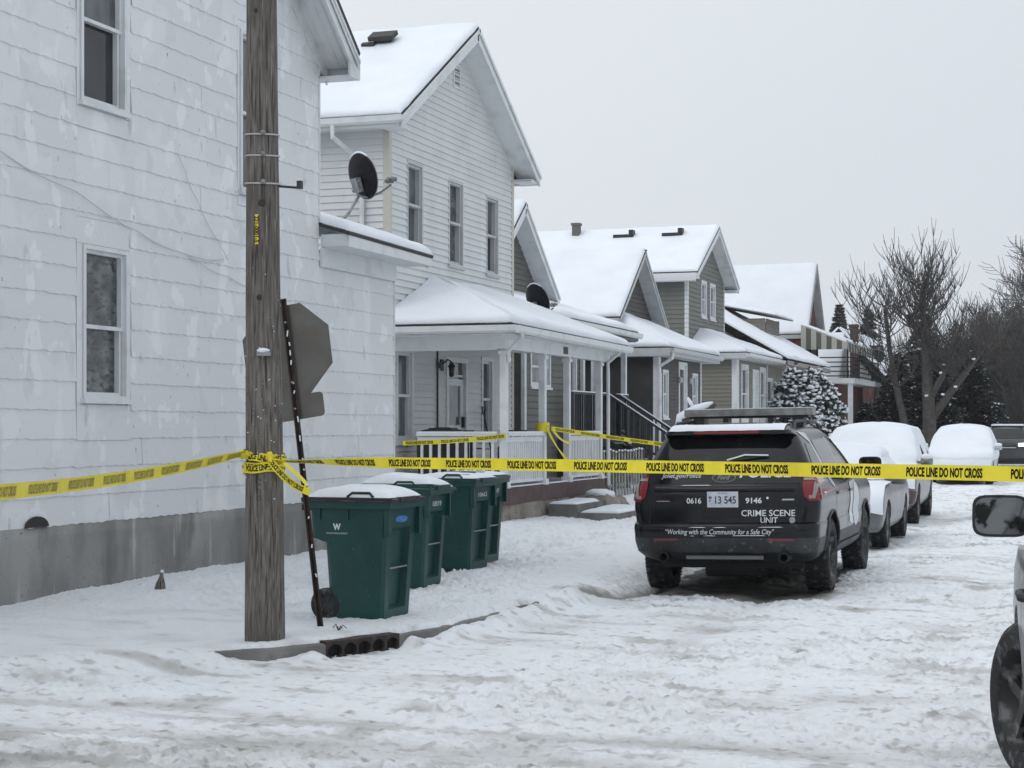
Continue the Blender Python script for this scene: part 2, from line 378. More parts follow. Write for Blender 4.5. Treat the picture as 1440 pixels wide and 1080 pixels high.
# kerb: concrete face following the corner, with the drain let into it
def kerb_pts(a0, a1, n):
    out = []
    for k in range(n + 1):
        a = a0 + (a1 - a0) * k / n; i = min(max(int(np.searchsorted(ARC, a)) - 1, 0), len(KP) - 2)
        t = (a - ARC[i]) / (ARC[i + 1] - ARC[i]); p = KP[i] + (KP[i + 1] - KP[i]) * t
        # smoothed tangent
        q0 = KP[max(i - 1, 0)] if t < .5 else KP[i]; q1 = KP[i + 1] if t < .5 else KP[min(i + 2, len(KP) - 1)]
        d = (q1 - q0) / np.hypot(*(q1 - q0)); out.append((p[0], p[1], -d[1], d[0]))   # point and inward normal
    return out
def kerb_piece(a0, a1, n, zt=.105):
    mb = MB(); rows = []
    prof = [(-.0, -.2), (0, zt - .02), (.008, zt - .006), (.03, zt), (.2, zt + .004), (.2, -.2)]
    for (x, y, nx, ny) in kerb_pts(a0, a1, n):
        j = rnd(-.004, .004)
        rows.append([(x + nx * (d + j), y + ny * (d + j), z) for d, z in prof])
    mb.grid(rows); mb.add(rows[0], [tuple(range(6))]); mb.add(rows[-1], [tuple(range(6))])
    return mb
k1 = kerb_piece(ARC[4], A_IN0, 30); kb = kerb_piece(A_IN1, ARC[14] , 40); k1.v, k1.f, k1.m = k1.v + kb.v, k1.f + [tuple(i + len(k1.v) for i in f) for f in kb.f], k1.m + kb.m
ko = k1.build('kerb', CONC, smooth='auto'); tag(ko, kind='structure')
# storm drain casting
def storm_drain():
    pts = kerb_pts(A_IN0, A_IN1, 44); x, y = pts[22][:2]
    t = thing('storm_drain', 'rusty storm drain inlet with five dark holes in the snowy kerb by the pole', 'storm drain', (x, y, 0))
    IRON = mat('rusty_cast_iron', (.025, .018, .015), .85, (.06, .042, .034), 14, .4, .7, bump=.004, bscale=50)
    VOID = mat('drain_void', (.006, .006, .006), .9)
    mb = MB(); L_ = A_IN1 - A_IN0; zt = .122
    # front plate with scalloped arches: vertical strips whose lower edge follows the holes
    cols = []; n = 132
    P = kerb_pts(A_IN0, A_IN1, n)
    nh = 5; pitch = L_ / nh; rh = pitch * .44
    for k, (px, py, nx, ny) in enumerate(P):
        s_ = L_ * k / n; c = (math.floor(min(s_, L_ - 1e-6) / pitch) + .5) * pitch; d = abs(s_ - c)
        top = .046 + math.sqrt(max(rh * rh - d * d, 0)) * .78 if d < rh else -.02
        bot = .046 - math.sqrt(max(rh * rh - d * d, 0)) * .78 if d < rh else -.02
        cols.append((px, py, nx, ny, top, bot))
    rowt = [[(a - nx * .01, b - ny * .01, zt), (a - nx * .01, b - ny * .01, tp), (a + nx * .05, b + ny * .05, tp)] for a, b, nx, ny, tp, bt in cols]
    rowb = [[(a + nx * .05, b + ny * .05, bt), (a - nx * .012, b - ny * .012, bt), (a - nx * .012, b - ny * .012, -.15)] for a, b, nx, ny, tp, bt in cols]
    mb.grid(rowt); mb.grid(rowb)
    mb.grid([[(a - nx * .01, b - ny * .01, zt), (a + nx * .22, b + ny * .22, zt + .005)] for a, b, nx, ny, tp, bt in cols])
    for k in (0, -1):
        a, b, nx, ny, tp, bt = cols[k]; mb.add([(a - nx * .01, b - ny * .01, -.1), (a + nx * .2, b + ny * .2, -.1), (a + nx * .2, b + ny * .2, zt), (a - nx * .01, b - ny * .01, zt)], [(0, 1, 2, 3)])
    mb.build('inlet_casting', IRON, t)
    v = MB(); v.grid([[(a + nx * .03, b + ny * .03, -.15), (a + nx * .03, b + ny * .03, .115)] for a, b, nx, ny, tp, bt in cols]); v.build('void', VOID, t)
storm_drain()
# ------------------------------------------------------------------ house kit
def clip_span(poly, z):                     # horizontal extent of a convex 2-D polygon at height z
    xs = []
    n = len(poly)
    for i in range(n):
        (x0, z0), (x1, z1) = poly[i], poly[(i + 1) % n]
        if (z0 - z) * (z1 - z) <= 0 and z0 != z1: xs.append(x0 + (x1 - x0) * (z - z0) / (z1 - z0))
        elif z0 == z1 == z: xs += [x0, x1]
    return (min(xs), max(xs)) if xs else None
def siding(P, out, poly, holes, course, lap=.022, dutch=False):
    """lapped boards on a wall. P(u, z) -> point, out = outward unit vector, poly in (u, z), holes (u0, u1, z0, z1)"""
    mb = MB(); out = Vector(out); zmin = min(p[1] for p in poly); zmax = max(p[1] for p in poly)
    zs = zmin
    while zs < zmax - 1e-4:
        ze = min(zs + course, zmax)
        cuts = sorted({zs, ze} | {h[k] for h in holes for k in (2, 3) if zs < h[k] < ze})
        for a, b in zip(cuts[:-1], cuts[1:]):
            sa = clip_span(poly, a + 1e-5); sb = clip_span(poly, b - 1e-5)
            if not sa or not sb: continue
            mid = (a + b) / 2; segs = [(0., 1.)]
            sm = ((sa[0] + sb[0]) / 2, (sa[1] + sb[1]) / 2); wd_ = sm[1] - sm[0]
            if wd_ < .02: continue
            for h in holes:
                if h[2] < mid < h[3]:
                    ns = []
                    for (p, q) in segs:
                        u0, u1 = (h[0] - sm[0]) / wd_, (h[1] - sm[0]) / wd_
                        if u1 <= p or u0 >= q: ns.append((p, q)); continue
                        if u0 > p: ns.append((p, u0))
                        if u1 < q: ns.append((u1, q))
                    segs = ns
            for p, q in segs:
                la = lap * (1 - (a - zs) / course); lb = lap * (1 - (b - zs) / course)
                A0 = P(sa[0] + (sa[1] - sa[0]) * p, a); A1 = P(sa[0] + (sa[1] - sa[0]) * q, a)
                B0 = P(sb[0] + (sb[1] - sb[0]) * p, b); B1 = P(sb[0] + (sb[1] - sb[0]) * q, b)
                if dutch and a == zs and b == ze:
                    m = .5; C0 = A0.lerp(B0, m); C1 = A1.lerp(B1, m)
                    mb.add([A0, A1, A1 + out * lap, A0 + out * lap, C1 + out * lap, C0 + out * lap, C1 + out * lap * .55, C0 + out * lap * .55, B1 + out * lap * .5, B0 + out * lap * .5],
                           [(0, 1, 2, 3), (3, 2, 4, 5), (5, 4, 6, 7), (7, 6, 8, 9)])
                else:
                    mb.add([A0, A1, A1 + out * la, A0 + out * la, B1 + out * lb, B0 + out * lb], [(0, 1, 2, 3), (3, 2, 4, 5)])
        zs = ze
    return mb
def shingles(P, out, poly, holes, course, z_off, seed, lap=.011):
    """wide painted shingles with a wavy lower edge"""
    rg = random.Random(seed); mb = MB(); out = Vector(out); zmin = min(p[1] for p in poly); zmax = max(p[1] for p in poly); row = 0
    zs = zmin - ((zmin - z_off) % course)
    while zs < zmax:
        ze = zs + course; sp = clip_span(poly, min(max((zs + ze) / 2, zmin + .01), zmax - .01))
        if sp is None: zs = ze; continue
        u = sp[0] - (.0 if row % 2 else .3) - rg.uniform(0, .05)
        while u < sp[1]:
            u1 = u + .61; j = rg.uniform(-.0015, .0015); tl = rg.uniform(-.001, .001); lp = lap * rg.uniform(.96, 1.04)
            n = 16; prev = None; rg_j = rg.random()
            for k in range(n + 1):
                uu = u + (u1 - u - (.006 if rg_j < .08 else .002 if rg_j < .25 else 0)) * k / n
                zb = zs + j + tl * (k / n * 2 - 1) + .012 * noise.noise(Vector((uu * 6.5, row * 3.7, seed))) + .004 * math.sin(uu * 42)
                cur = (min(max(uu, sp[0]), sp[1]), zb)
                if prev and cur[0] > prev[0]:
                    um = (cur[0] + prev[0]) / 2
                    rng_ = [(max(zs - .02, zmin), min(ze + .012, zmax))]
                    for h in holes:
                        if h[0] < um < h[1]:
                            nr_ = []
                            for a, b in rng_:
                                if h[3] <= a or h[2] >= b: nr_.append((a, b)); continue
                                if h[2] > a: nr_.append((a, h[2]))
                                if h[3] < b: nr_.append((h[3], b))
                            rng_ = nr_
                    for a, b in rng_:
                        first = a <= zs
                        za0, za1 = (prev[1], cur[1]) if first else (a, a)
                        if zs < zmin + .001 and first and zmin > zs: za0 = za1 = zmin
                        # clip to the gable line
                        s2 = clip_span(poly, b - 1e-4)
                        if s2 is None: continue
                        b0 = b1 = b
                        if not (s2[0] <= um <= s2[1]):
                            lo, hi = a, b
                            for _ in range(12):
                                mm = (lo + hi) / 2; s3 = clip_span(poly, mm)
                                if s3 and s3[0] <= um <= s3[1]: lo = mm
                                else: hi = mm
                            b0 = b1 = lo
                        fa = lambda z: out * (lp * (1 - (z - zs) / course * .95) + .001)
                        mb.add([P(prev[0], za0), P(cur[0], za1), P(cur[0], za1) + fa(za1), P(prev[0], za0) + fa(za0), P(cur[0], b1) + fa(b1), P(prev[0], b0) + fa(b0)],
                               [(0, 1, 2, 3), (3, 2, 4, 5)])
                prev = cur
            # side edge of the shingle
            u = u1
        zs = ze; row += 1
    return mb
def PX(X): return lambda u, z: Vector((X, u, z))
def PY(Y): return lambda u, z: Vector((u, Y, z))

def window(parent, P, out, u0, u1, z0, z1, frame=WTRIM, pane=GLASS, trim=.09, depth=.07, meet=.5, pane2=None, name='window', proud=.03, sash=.045, outer=None, muntin=False):
    out = Vector(out)
    def fr(mb, a0, a1, b0, b1, w, d0, d1):
        for (p, q, r_, s_) in ((a0, a0 + w, b0, b1), (a1 - w, a1, b0, b1), (a0 + w, a1 - w, b0, b0 + w), (a0 + w, a1 - w, b1 - w, b1)):
            mb.prism([P(p, r_) + out * d0, P(q, r_) + out * d0, P(q, s_) + out * d0, P(p, s_) + out * d0], out * (d1 - d0))
    mb = MB()
    if trim: fr(mb, u0 - trim, u1 + trim, z0 - trim, z1 + trim, trim, -depth, proud)
    mb.prism([P(u0 - trim - .03, z0 - trim - .035) + out * -.02, P(u1 + trim + .03, z0 - trim - .035) + out * -.02, P(u1 + trim + .03, z0 - trim + .01) + out * -.02, P(u0 - trim - .03, z0 - trim + .01) + out * -.02], out * (proud + .05))
    w = mb.build(name, outer or frame, parent)
    zm = z0 + (z1 - z0) * meet
    s = MB(); fr(s, u0, u1, zm - .02, z1, sash, -depth, -.012); fr(s, u0 + .012, u1 - .012, z0, zm + .02, sash, -depth - .02, -.03)
    if muntin:
        um = (u0 + u1) / 2; s.prism([P(um - .012, z0) - out * .03, P(um + .012, z0) - out * .03, P(um + .012, z1) - out * .03, P(um - .012, z1) - out * .03], out * .012)
    s.build('sash', frame, w)
    g = MB(); d = -out * (depth - .012)
    g.add([P(u0, zm) + d, P(u1, zm) + d, P(u1, z1) + d, P(u0, z1) + d], [(0, 1, 2, 3)]); g.build('pane', pane2 or pane, w)
    g = MB(); d = -out * (depth + .008)
    g.add([P(u0, z0) + d, P(u1, z0) + d, P(u1, zm) + d, P(u0, zm) + d], [(0, 1, 2, 3)]); g.build('pane', pane, w)
    return w

def snow_quad(mb, c, thick, res=.25, seed=0, edge=.16, droop=.02, jitter=.5, sealed=(0, 0, 0, 0)):
    """a layer of snow on the quad c (c0..c3), rounded to its edges. sealed edges keep full depth"""
    c = [Vector(p) for p in c]
    lu = max((c[1] - c[0]).length, (c[2] - c[3]).length); lv = max((c[3] - c[0]).length, (c[2] - c[1]).length)
    nrm = (c[1] - c[0]).cross(c[3] - c[0]); nrm = nrm if nrm.length > 1e-6 else (c[2] - c[1]).cross(c[3] - c[1])
    if nrm.length < 1e-6: return
    nrm.normalize(); nrm = nrm if nrm.z > 0 else -nrm
    def axis(L_):
        n = max(3, int(L_ / res)); a = [k / n for k in range(n + 1)]
        e = min(edge / max(L_, .01), .3); a = sorted(set(a) | {e * .15, e * .4, e * .7, e, 1 - e * .15, 1 - e * .4, 1 - e * .7, 1 - e})
        return [x for i, x in enumerate(a)]
    us, vs = axis(lu), axis(lv); rows = []
    for v in vs:
        row = []
        for u in us:
            p = (c[0] * (1 - u) + c[1] * u) * (1 - v) + (c[3] * (1 - u) + c[2] * u) * v
            ds = [(v * lv, sealed[0]), ((1 - u) * lu, sealed[1]), ((1 - v) * lv, sealed[2]), (u * lu, sealed[3])]
            h = 1
            for d, sl in ds:
                if not sl: t = min(d / edge, 1); h *= math.sqrt(max(1 - (1 - t) ** 2, 0))
            nz_ = noise.noise(p * .9 + Vector((seed, 0, 0))) * jitter + noise.noise(p * 3.1 + Vector((seed, 5, 0))) * jitter * .35
            row.append(p + nrm * (thick * h * (1 + nz_) + .004))
        rows.append(row)
    # skirt back to the roof
    top = [r[:] for r in rows]
    base = lambda p, u, v: ((c[0] * (1 - u) + c[1] * u) * (1 - v) + (c[3] * (1 - u) + c[2] * u) * v) - nrm * .01
    rows = [[base(0, u, 0) for u in us]] + rows + [[base(0, u, 1) for u in us]]
    vv = [0] + vs + [1]
    rows = [[base(0, 0, vv[i])] + r + [base(0, 1, vv[i])] for i, r in enumerate(rows)]
    mb.grid(rows)

def roof_plane(parent, c, thick=.10, snow=.07, mat_=DARKROOF, res=.3, edge=.16, sealed=(0, 0, 0, 0), snow_mb=None, roof_mb=None, inset=.02, under=None):
    """c: 4 corners of the top surface, c0,c1 along the eave"""
    c = [Vector(p) for p in c]
    n = (c[1] - c[0]).cross(c[3] - c[0])
    if n.length < 1e-6: n = (c[2] - c[1]).cross(c[3] - c[1])
    n.normalize(); n = n if n.z > 0 else -n
    roof_mb.prism([p for i, p in enumerate(c) if all((p - q).length > 1e-4 for q in c[:i])], -n * thick)
    m = sum(c, Vector()) / 4
    cc = [p + (m - p).normalized() * inset if not any(sealed) else p for p in c]
    snow_quad(snow_mb, cc, snow, res, seed=len(snow_mb.v) * .013, edge=edge, sealed=sealed)

def gutter(mb, a, b, r=.06, out=Vector((1, 0, 0))):
    a = Vector(a); b = Vector(b); out = Vector(out); up = Vector((0, 0, 1))
    prof = [(0, .0), (0, -.11), (.06, -.125), (.11, -.09), (.125, 0.0), (.115, -.0), (.10, -.08), (.02, -.1), (.012, 0)]
    mb.grid([[p + out * x + up * z for x, z in prof] for p in (a, b)])
    for p in (a, b): mb.add([p + out * x + up * z for x, z in prof], [tuple(range(9))])

def gable_house(H, Xf, Xb, Y0, Y1, ze, zr, z0, sid, trimm, course, oh=.45, ohf=.45, holes_f=(), holes_s=(), roof_t=.05, snow=.08, dutch=False, corner=True, soffit=True, lap=.024, dark=DARKROOF, trim_c=None, snowres=.35, found=FOUND, vent=False, seed=1, bargew=.18):
    """house whose ridge runs along X with its gable to the street (+X)"""
    Ym = (Y0 + Y1) / 2; sl = (zr - ze) / (Ym - Y0)
    poly = [(Y0, z0), (Y1, z0), (Y1, ze), (Ym, zr), (Y0, ze)]
    m = siding(PX(Xf), (1, 0, 0), poly, holes_f, course, lap=lap, dutch=dutch)
    s2 = siding(PY(Y0), (0, -1, 0), [(Xb, z0), (Xf, z0), (Xf, ze), (Xb, ze)], holes_s, course, lap=lap, dutch=dutch)
    s3 = siding(PY(Y1), (0, 1, 0), [(Xb, z0), (Xf, z0), (Xf, ze), (Xb, ze)], (), course)
    for q in (s2, s3): m.add(q.v, q.f)
    # back gable
    m.add([(Xb, Y0, z0), (Xb, Y1, z0), (Xb, Y1, ze), (Xb, Ym, zr), (Xb, Y0, ze)], [(0, 1, 2, 3, 4)])
    m.build('siding', sid, H)
    if z0 > gz(Xf, Y0) - .1 and found:
        f = MB(); f.box(Xb + .03, Xf - .03, Y0 + .03, Y1 - .03, -.2, z0); f.build('foundation', found, H)
    if corner:
        for yy, sg in ((Y0, -1), (Y1, 1)):
            t = MB()
            t.box(Xf - .09, Xf + .022, min(yy, yy + sg * .022), max(yy, yy + sg * .022), z0, ze - .02)
            t.box(Xf + .0, Xf + .021, min(yy + .0, yy - sg * .1), max(yy, yy - sg * .1), z0, ze - .02)
            t.build('corner_board', trim_c or trimm, H)
    rf = MB(); sn = MB(); bg_ = MB()
    for sg in (-1, 1):
        ye = Ym + sg * ((Ym - Y0) + oh); zee = ze - sl * oh + .14
        c = [(Xb - .3, ye, zee), (Xf + ohf, ye, zee), (Xf + ohf, Ym, zr + .14), (Xb - .3, Ym, zr + .14)]
        roof_plane(None, c, roof_t, snow, dark, snowres, snow_mb=sn, roof_mb=rf, sealed=(0, 0, 1, 0), inset=0)
        # barge board and soffit on the street gable
        nn = Vector((0, sg * sl, 1)).normalized()
        p = [Vector((Xf + ohf, ye, zee)) - nn * roof_t, Vector((Xf + ohf, Ym, zr + .14)) - nn * roof_t]
        q = [p[0] - Vector((0, 0, bargew)), p[1] - Vector((0, 0, bargew * 1.1))]
        bg_.prism([p[0], p[1], q[1], q[0]], (-.03, 0, 0))
        bg_.prism([p[0] + Vector((.012, 0, .012)), p[1] + Vector((.012, 0, .012)), p[1] + Vector((.012, 0, -.06)), p[0] + Vector((.012, 0, -.06))], (.02, 0, 0))
        if soffit:
            a0 = q[0] + Vector((-.03, 0, .02)); a1 = q[1] + Vector((-.03, 0, .02))
            bg_.prism([a0, a1, a1 - Vector((ohf - .03, 0, 0)), a0 - Vector((ohf - .03, 0, 0))], (0, 0, .02))
        # frieze against the wall
        # eave fascia
        bg_.box(Xb, Xf + ohf - .035, min(ye, ye - sg * .025), max(ye, ye - sg * .025), zee - roof_t - .16, zee - roof_t + .01)
        bg_.box(Xb, Xf + ohf - .035, min(ye - sg * .03, Ym + sg * (Ym - Y0)), max(ye - sg * .03, Ym + sg * (Ym - Y0)), zee - roof_t - .12, zee - roof_t - .10)
        bg_.box(Xf + .03, Xf + ohf - .035, min(ye - sg * .03, Ym + sg * (Ym - Y0 + .02)), max(ye - sg * .03, Ym + sg * (Ym - Y0 + .02)), zee - roof_t - .155, zee - roof_t - .125)
    ro = rf.build('roof', dark, H); sn.build('roof_snow', SNOW, ro, smooth=True); bg_.build('roof_trim', trimm, H)
    return sl

def picket_row(mb, p0, p1, z0, z1, n, w=.06, t=.02):
    p0 = Vector(p0); p1 = Vector(p1)
    for k in range(n):
        p = p0.lerp(p1, (k + .5) / n); mb.bar((p.x, p.y, z0), (p.x, p.y, z1), w, t, up=(p1 - p0).normalized().cross(Vector((0, 0, 1))))

# ================================================================== HOUSE 1: white shingled house on the corner
def house_one():
    X = -9.3; H = thing('shingled_house', 'white house with wavy painted shingles and a grey stucco foundation beside the utility pole', 'house', (X, 16, 0))
    Y0, Y1, ze, ym = 7.0, 19.7, 6.54, 13.35; sl = .80; zr = ze + sl * (ym - Y0)
    wins = [(14.47, 15.19, 2.05, 3.46), (14.43, 15.16, 4.9, 6.45), (17.66, 18.3, 4.45, 6.2)]
    zb = .80
    tr = .0
    holes = []
    for w in wins: holes.append((w[0], w[1], w[2], w[3]))
    poly = [(Y0, zb), (Y1, zb), (Y1, ze), (ym, zr), (Y0, ze)]
    # flat boards let into the shingles round each window
    pan = [(14.33, 15.30, 1.62, 3.76), (14.33, 15.30, 4.62, 6.6), (17.56, 18.36, 4.25, 6.35)]
    sh = shingles(PX(X), (1, 0, 0), poly, pan, .2715, .825, 3)
    poly2 = [(Y1, zb), (22.1, zb), (22.1, 3.92), (Y1, 3.92)]
    s2 = shingles(PX(X), (1, 0, 0), poly2, [], .2715, .825, 5); sh.add(s2.v, s2.f)
    sh.build('shingle_siding', SHINGLE1, H, fixn=False)
    b = MB(); 
    # wall body behind the shingles, side walls; window holes left open
    hh = holes
    bd = siding(PX(X - .004), (1, 0, 0), poly, hh, 50, lap=0)
    b.add(bd.v, bd.f)
    b.add([(X - .004, Y1, zb), (X - .004, 22.1, zb), (X - .004, 22.1, 3.95), (X - .004, Y1, 3.95)], [(0, 1, 2, 3)])
    for (yy) in (Y0, Y1): b.add([(X - .004, yy, zb), (X - 9, yy, zb), (X - 9, yy, ze), (X - .004, yy, ze)], [(0, 1, 2, 3)])
    b.add([(X - .004, 22.1, zb), (X - 4.2, 22.1, zb), (X - 4.2, 22.1, 4.9), (X - .004, 22.1, 3.95)], [(0, 1, 2, 3)])
    b.build('wall', SHINGLE1, H)
    f = MB(); n = 90; rows = []
    for k in range(n + 1):
        y = Y0 + (22.08 - Y0) * k / n; rows.append([(X + .012 + .006 * noise.noise(Vector((y * .7, z * 2, 0))), y, z) for z in (-.2, .1, .3, .5, .7, zb + .03 + .012 * noise.noise(Vector((y * 2, 3, 0))))] + [(X - .1, y, zb + .02)])
    f.grid(rows); f.box(X - 4, X - .12, 22.0, 22.08, -.2, zb); f.box(X - 9, X - .12, Y0, Y0 + .08, -.2, zb)
    f.build('foundation', FOUND, H, smooth=True)
    # patched boards around windows (joint lines show)
    for (a, c_, z0, z1), h in zip(pan, wins):
        for k, zz in enumerate([z0 + .004, h[2] - .085, h[3] + .05]):
            top = [h[2] - .09, h[3] + .045, z1 - .004][k]
            for q in ([(a + .004, h[0] - .045, .010), (h[1] + .045, c_ - .004, .009)] if k == 1 else [(a + .004, c_ - .004, .011 - .003 * k)]):
                panel = MB(); panel.box(X - .002, X + q[2], q[0], q[1], zz, top); panel.build('patch_board', SHINGLE1, H)
    kinds = [(FILM, FILM), (GLASS2, GLASS), (GLASS2, GLASS2)]
    for w, (pt, pb) in zip(wins, kinds):
        window(H, PX(X), (1, 0, 0), *w, pane=pb, pane2=pt, trim=.04, proud=.028, meet=.5 if w[2] > 3 else .475, depth=.075, sash=.035)
    # lean-to corner, cut wavy end
    for q in ((X - .02, Y1, Y1 + .03, 4.33, ze - .05), (X - .05, 22.1, 22.13, zb, 3.95)): t = MB(); t.box(q[0], X + .016, *q[1:]); t.build('corner_board', WTRIM, H)
    # main roof
    rf = MB(); sn = MB(); oh = .30; ohf = .44; tk = .14
    bg_ = MB()
    for sg, yy in ((1, Y1), (-1, Y0)):
        ye = yy + sg * oh; zee = ze - sl * oh + .12
        c = [(X - 9, ye, zee), (X + ohf, ye, zee), (X + ohf, ym, zr + .12), (X - 9, ym, zr + .12)]
        roof_plane(None, c, tk, .06, snow_mb=sn, roof_mb=rf, sealed=(0, 0, 1, 0), inset=0)
        nn = Vector((0, sg * sl, 1)).normalized()
        p = [Vector((X + ohf, ye, zee)) - nn * tk, Vector((X + ohf, ym, zr + .12)) - nn * tk]
        for dx, z0_, z1_ in ((0, 0, -.22), (.016, .0, -.10), (.03, .0, -.045)):
            bg_.prism([p[0] + Vector((dx, 0, z0_)), p[1] + Vector((dx, 0, z0_)), p[1] + Vector((dx, 0, z1_)), p[0] + Vector((dx, 0, z1_))], (-.03 if dx == 0 else .012, 0, 0))
        a0 = p[0] + Vector((-.03, 0, -.08)); a1 = p[1] + Vector((-.03, 0, -.08)); w_ = Vector((ohf - .03, 0, 0))
        bg_.prism([a0, a1, a1 - w_, a0 - w_], (0, 0, .02))
        for k in (.25, .5, .75):                                   # soffit boards
            bg_.bar(a0 - w_ * k + Vector((0, 0, -.002)), a1 - w_ * k + Vector((0, 0, -.002)), .01, .012)
        # frieze under the soffit
        bg_.prism([a0 - w_ + Vector((.03, 0, 0)), a1 - w_ + Vector((.03, 0, 0)), a1 - w_ + Vector((.03, 0, -.2)), a0 - w_ + Vector((.03, 0, -.2))], (-.02, 0, 0))
        # boxed eave return
        yb0, yb1 = sorted((ye, yy)); zb_ = zee - tk - .18
        bg_.box(X - 9, X + ohf - .035, yb0, yb1, zb_ - .02, zb_); bg_.box(X - 9, X + ohf - .035, ye - .012, ye + .012, zb_ - .018, zee - tk * .8)
        bg_.prism([(X + ohf - .034, ye, zb_ - .02), (X + ohf - .034, yy, zb_ - .02), (X + ohf - .034, yy, zb_ + .05 + sl * oh * .6), (X + ohf - .034, ye, zee - tk)], (.03, 0, 0))
    ro = rf.build('roof', DARKROOF, H); sn.build('roof_snow', SNOW, ro, smooth=True); bg_.build('roof_trim', WTRIM, H)
    # lean-to roof: low slope down to the street
    rf = MB(); sn = MB(); c = [(X + .42, Y1 + .02, 4.17), (X + .42, 22.55, 4.13), (X - 4.3, 22.55, 5.55), (X - 4.3, Y1 + .02, 5.6)]
    roof_plane(None, c, .05, .11, snow_mb=sn, roof_mb=rf, res=.2, edge=.22, inset=0, sealed=(0, 0, 1, 0))
    lr = rf.build('lean_to_roof', DARKROOF, H); sn.build('lean_to_snow', SNOW, lr, smooth=True)
    t = MB(); t.box(X + .36, X + .40, 19.74, 22.53, 3.98, 4.12); t.box(X + .02, X + .36, 19.76, 22.5, 3.975, 3.995)
    t.prism([(X + .36, 22.5, 4.11), (X - 4.2, 22.5, 5.49), (X - 4.2, 22.5, 5.32), (X + .36, 22.5, 3.95)], (0, .03, 0))
    t.box(X + .02, X + .37, 19.735, 19.758, 3.99, 4.14)
    t.box(X + .012, X + .05, 19.72, 22.1, 3.74, 3.975)
    t.build('lean_to_fascia', WTRIM, H)
    # hole in the bottom course, cables stapled to the wall
    v = MB(); v.mi = 0
    pts = [(X + .022, 13.66 + .19 * math.cos(a), .83 + .10 * math.sin(a)) for a in [math.pi * k / 10 for k in range(11)]]
    v.prism(pts, (.006, 0, 0)); v.build('vent_hole', mat('dark_hole', (.03, .028, .026), .9), H)
    CAB = mat('painted_cable', (.52, .535, .545), .6)
    def cable(pts, r=.0055):
        q = []
        for i in range(len(pts) - 1):
            for k in range(6):
                t_ = k / 6; a, b = pts[i], pts[i + 1]
                q.append((X + .03 + .01 * math.sin(i * 3 + k), a[0] + (b[0] - a[0]) * t_, a[1] + (b[1] - a[1]) * t_ - .03 * math.sin(math.pi * t_)))
        q.append((X + .03, *pts[-1])); m = MB(); m.tube(q, r, 5); m.build('cable', CAB, H)
    cable([(12.6, 4.35), (13.13, 4.18), (14.3, 3.98), (15.4, 3.72), (16.4, 3.58), (17.2, 3.6)])
    cable([(16.4, 3.58), (17.3, 3.42), (18.4, 3.3)], .004)
    cable([(16.2, 4.62), (16.6, 4.2), (17.3, 3.6)], .0035)
    return H
house_one()

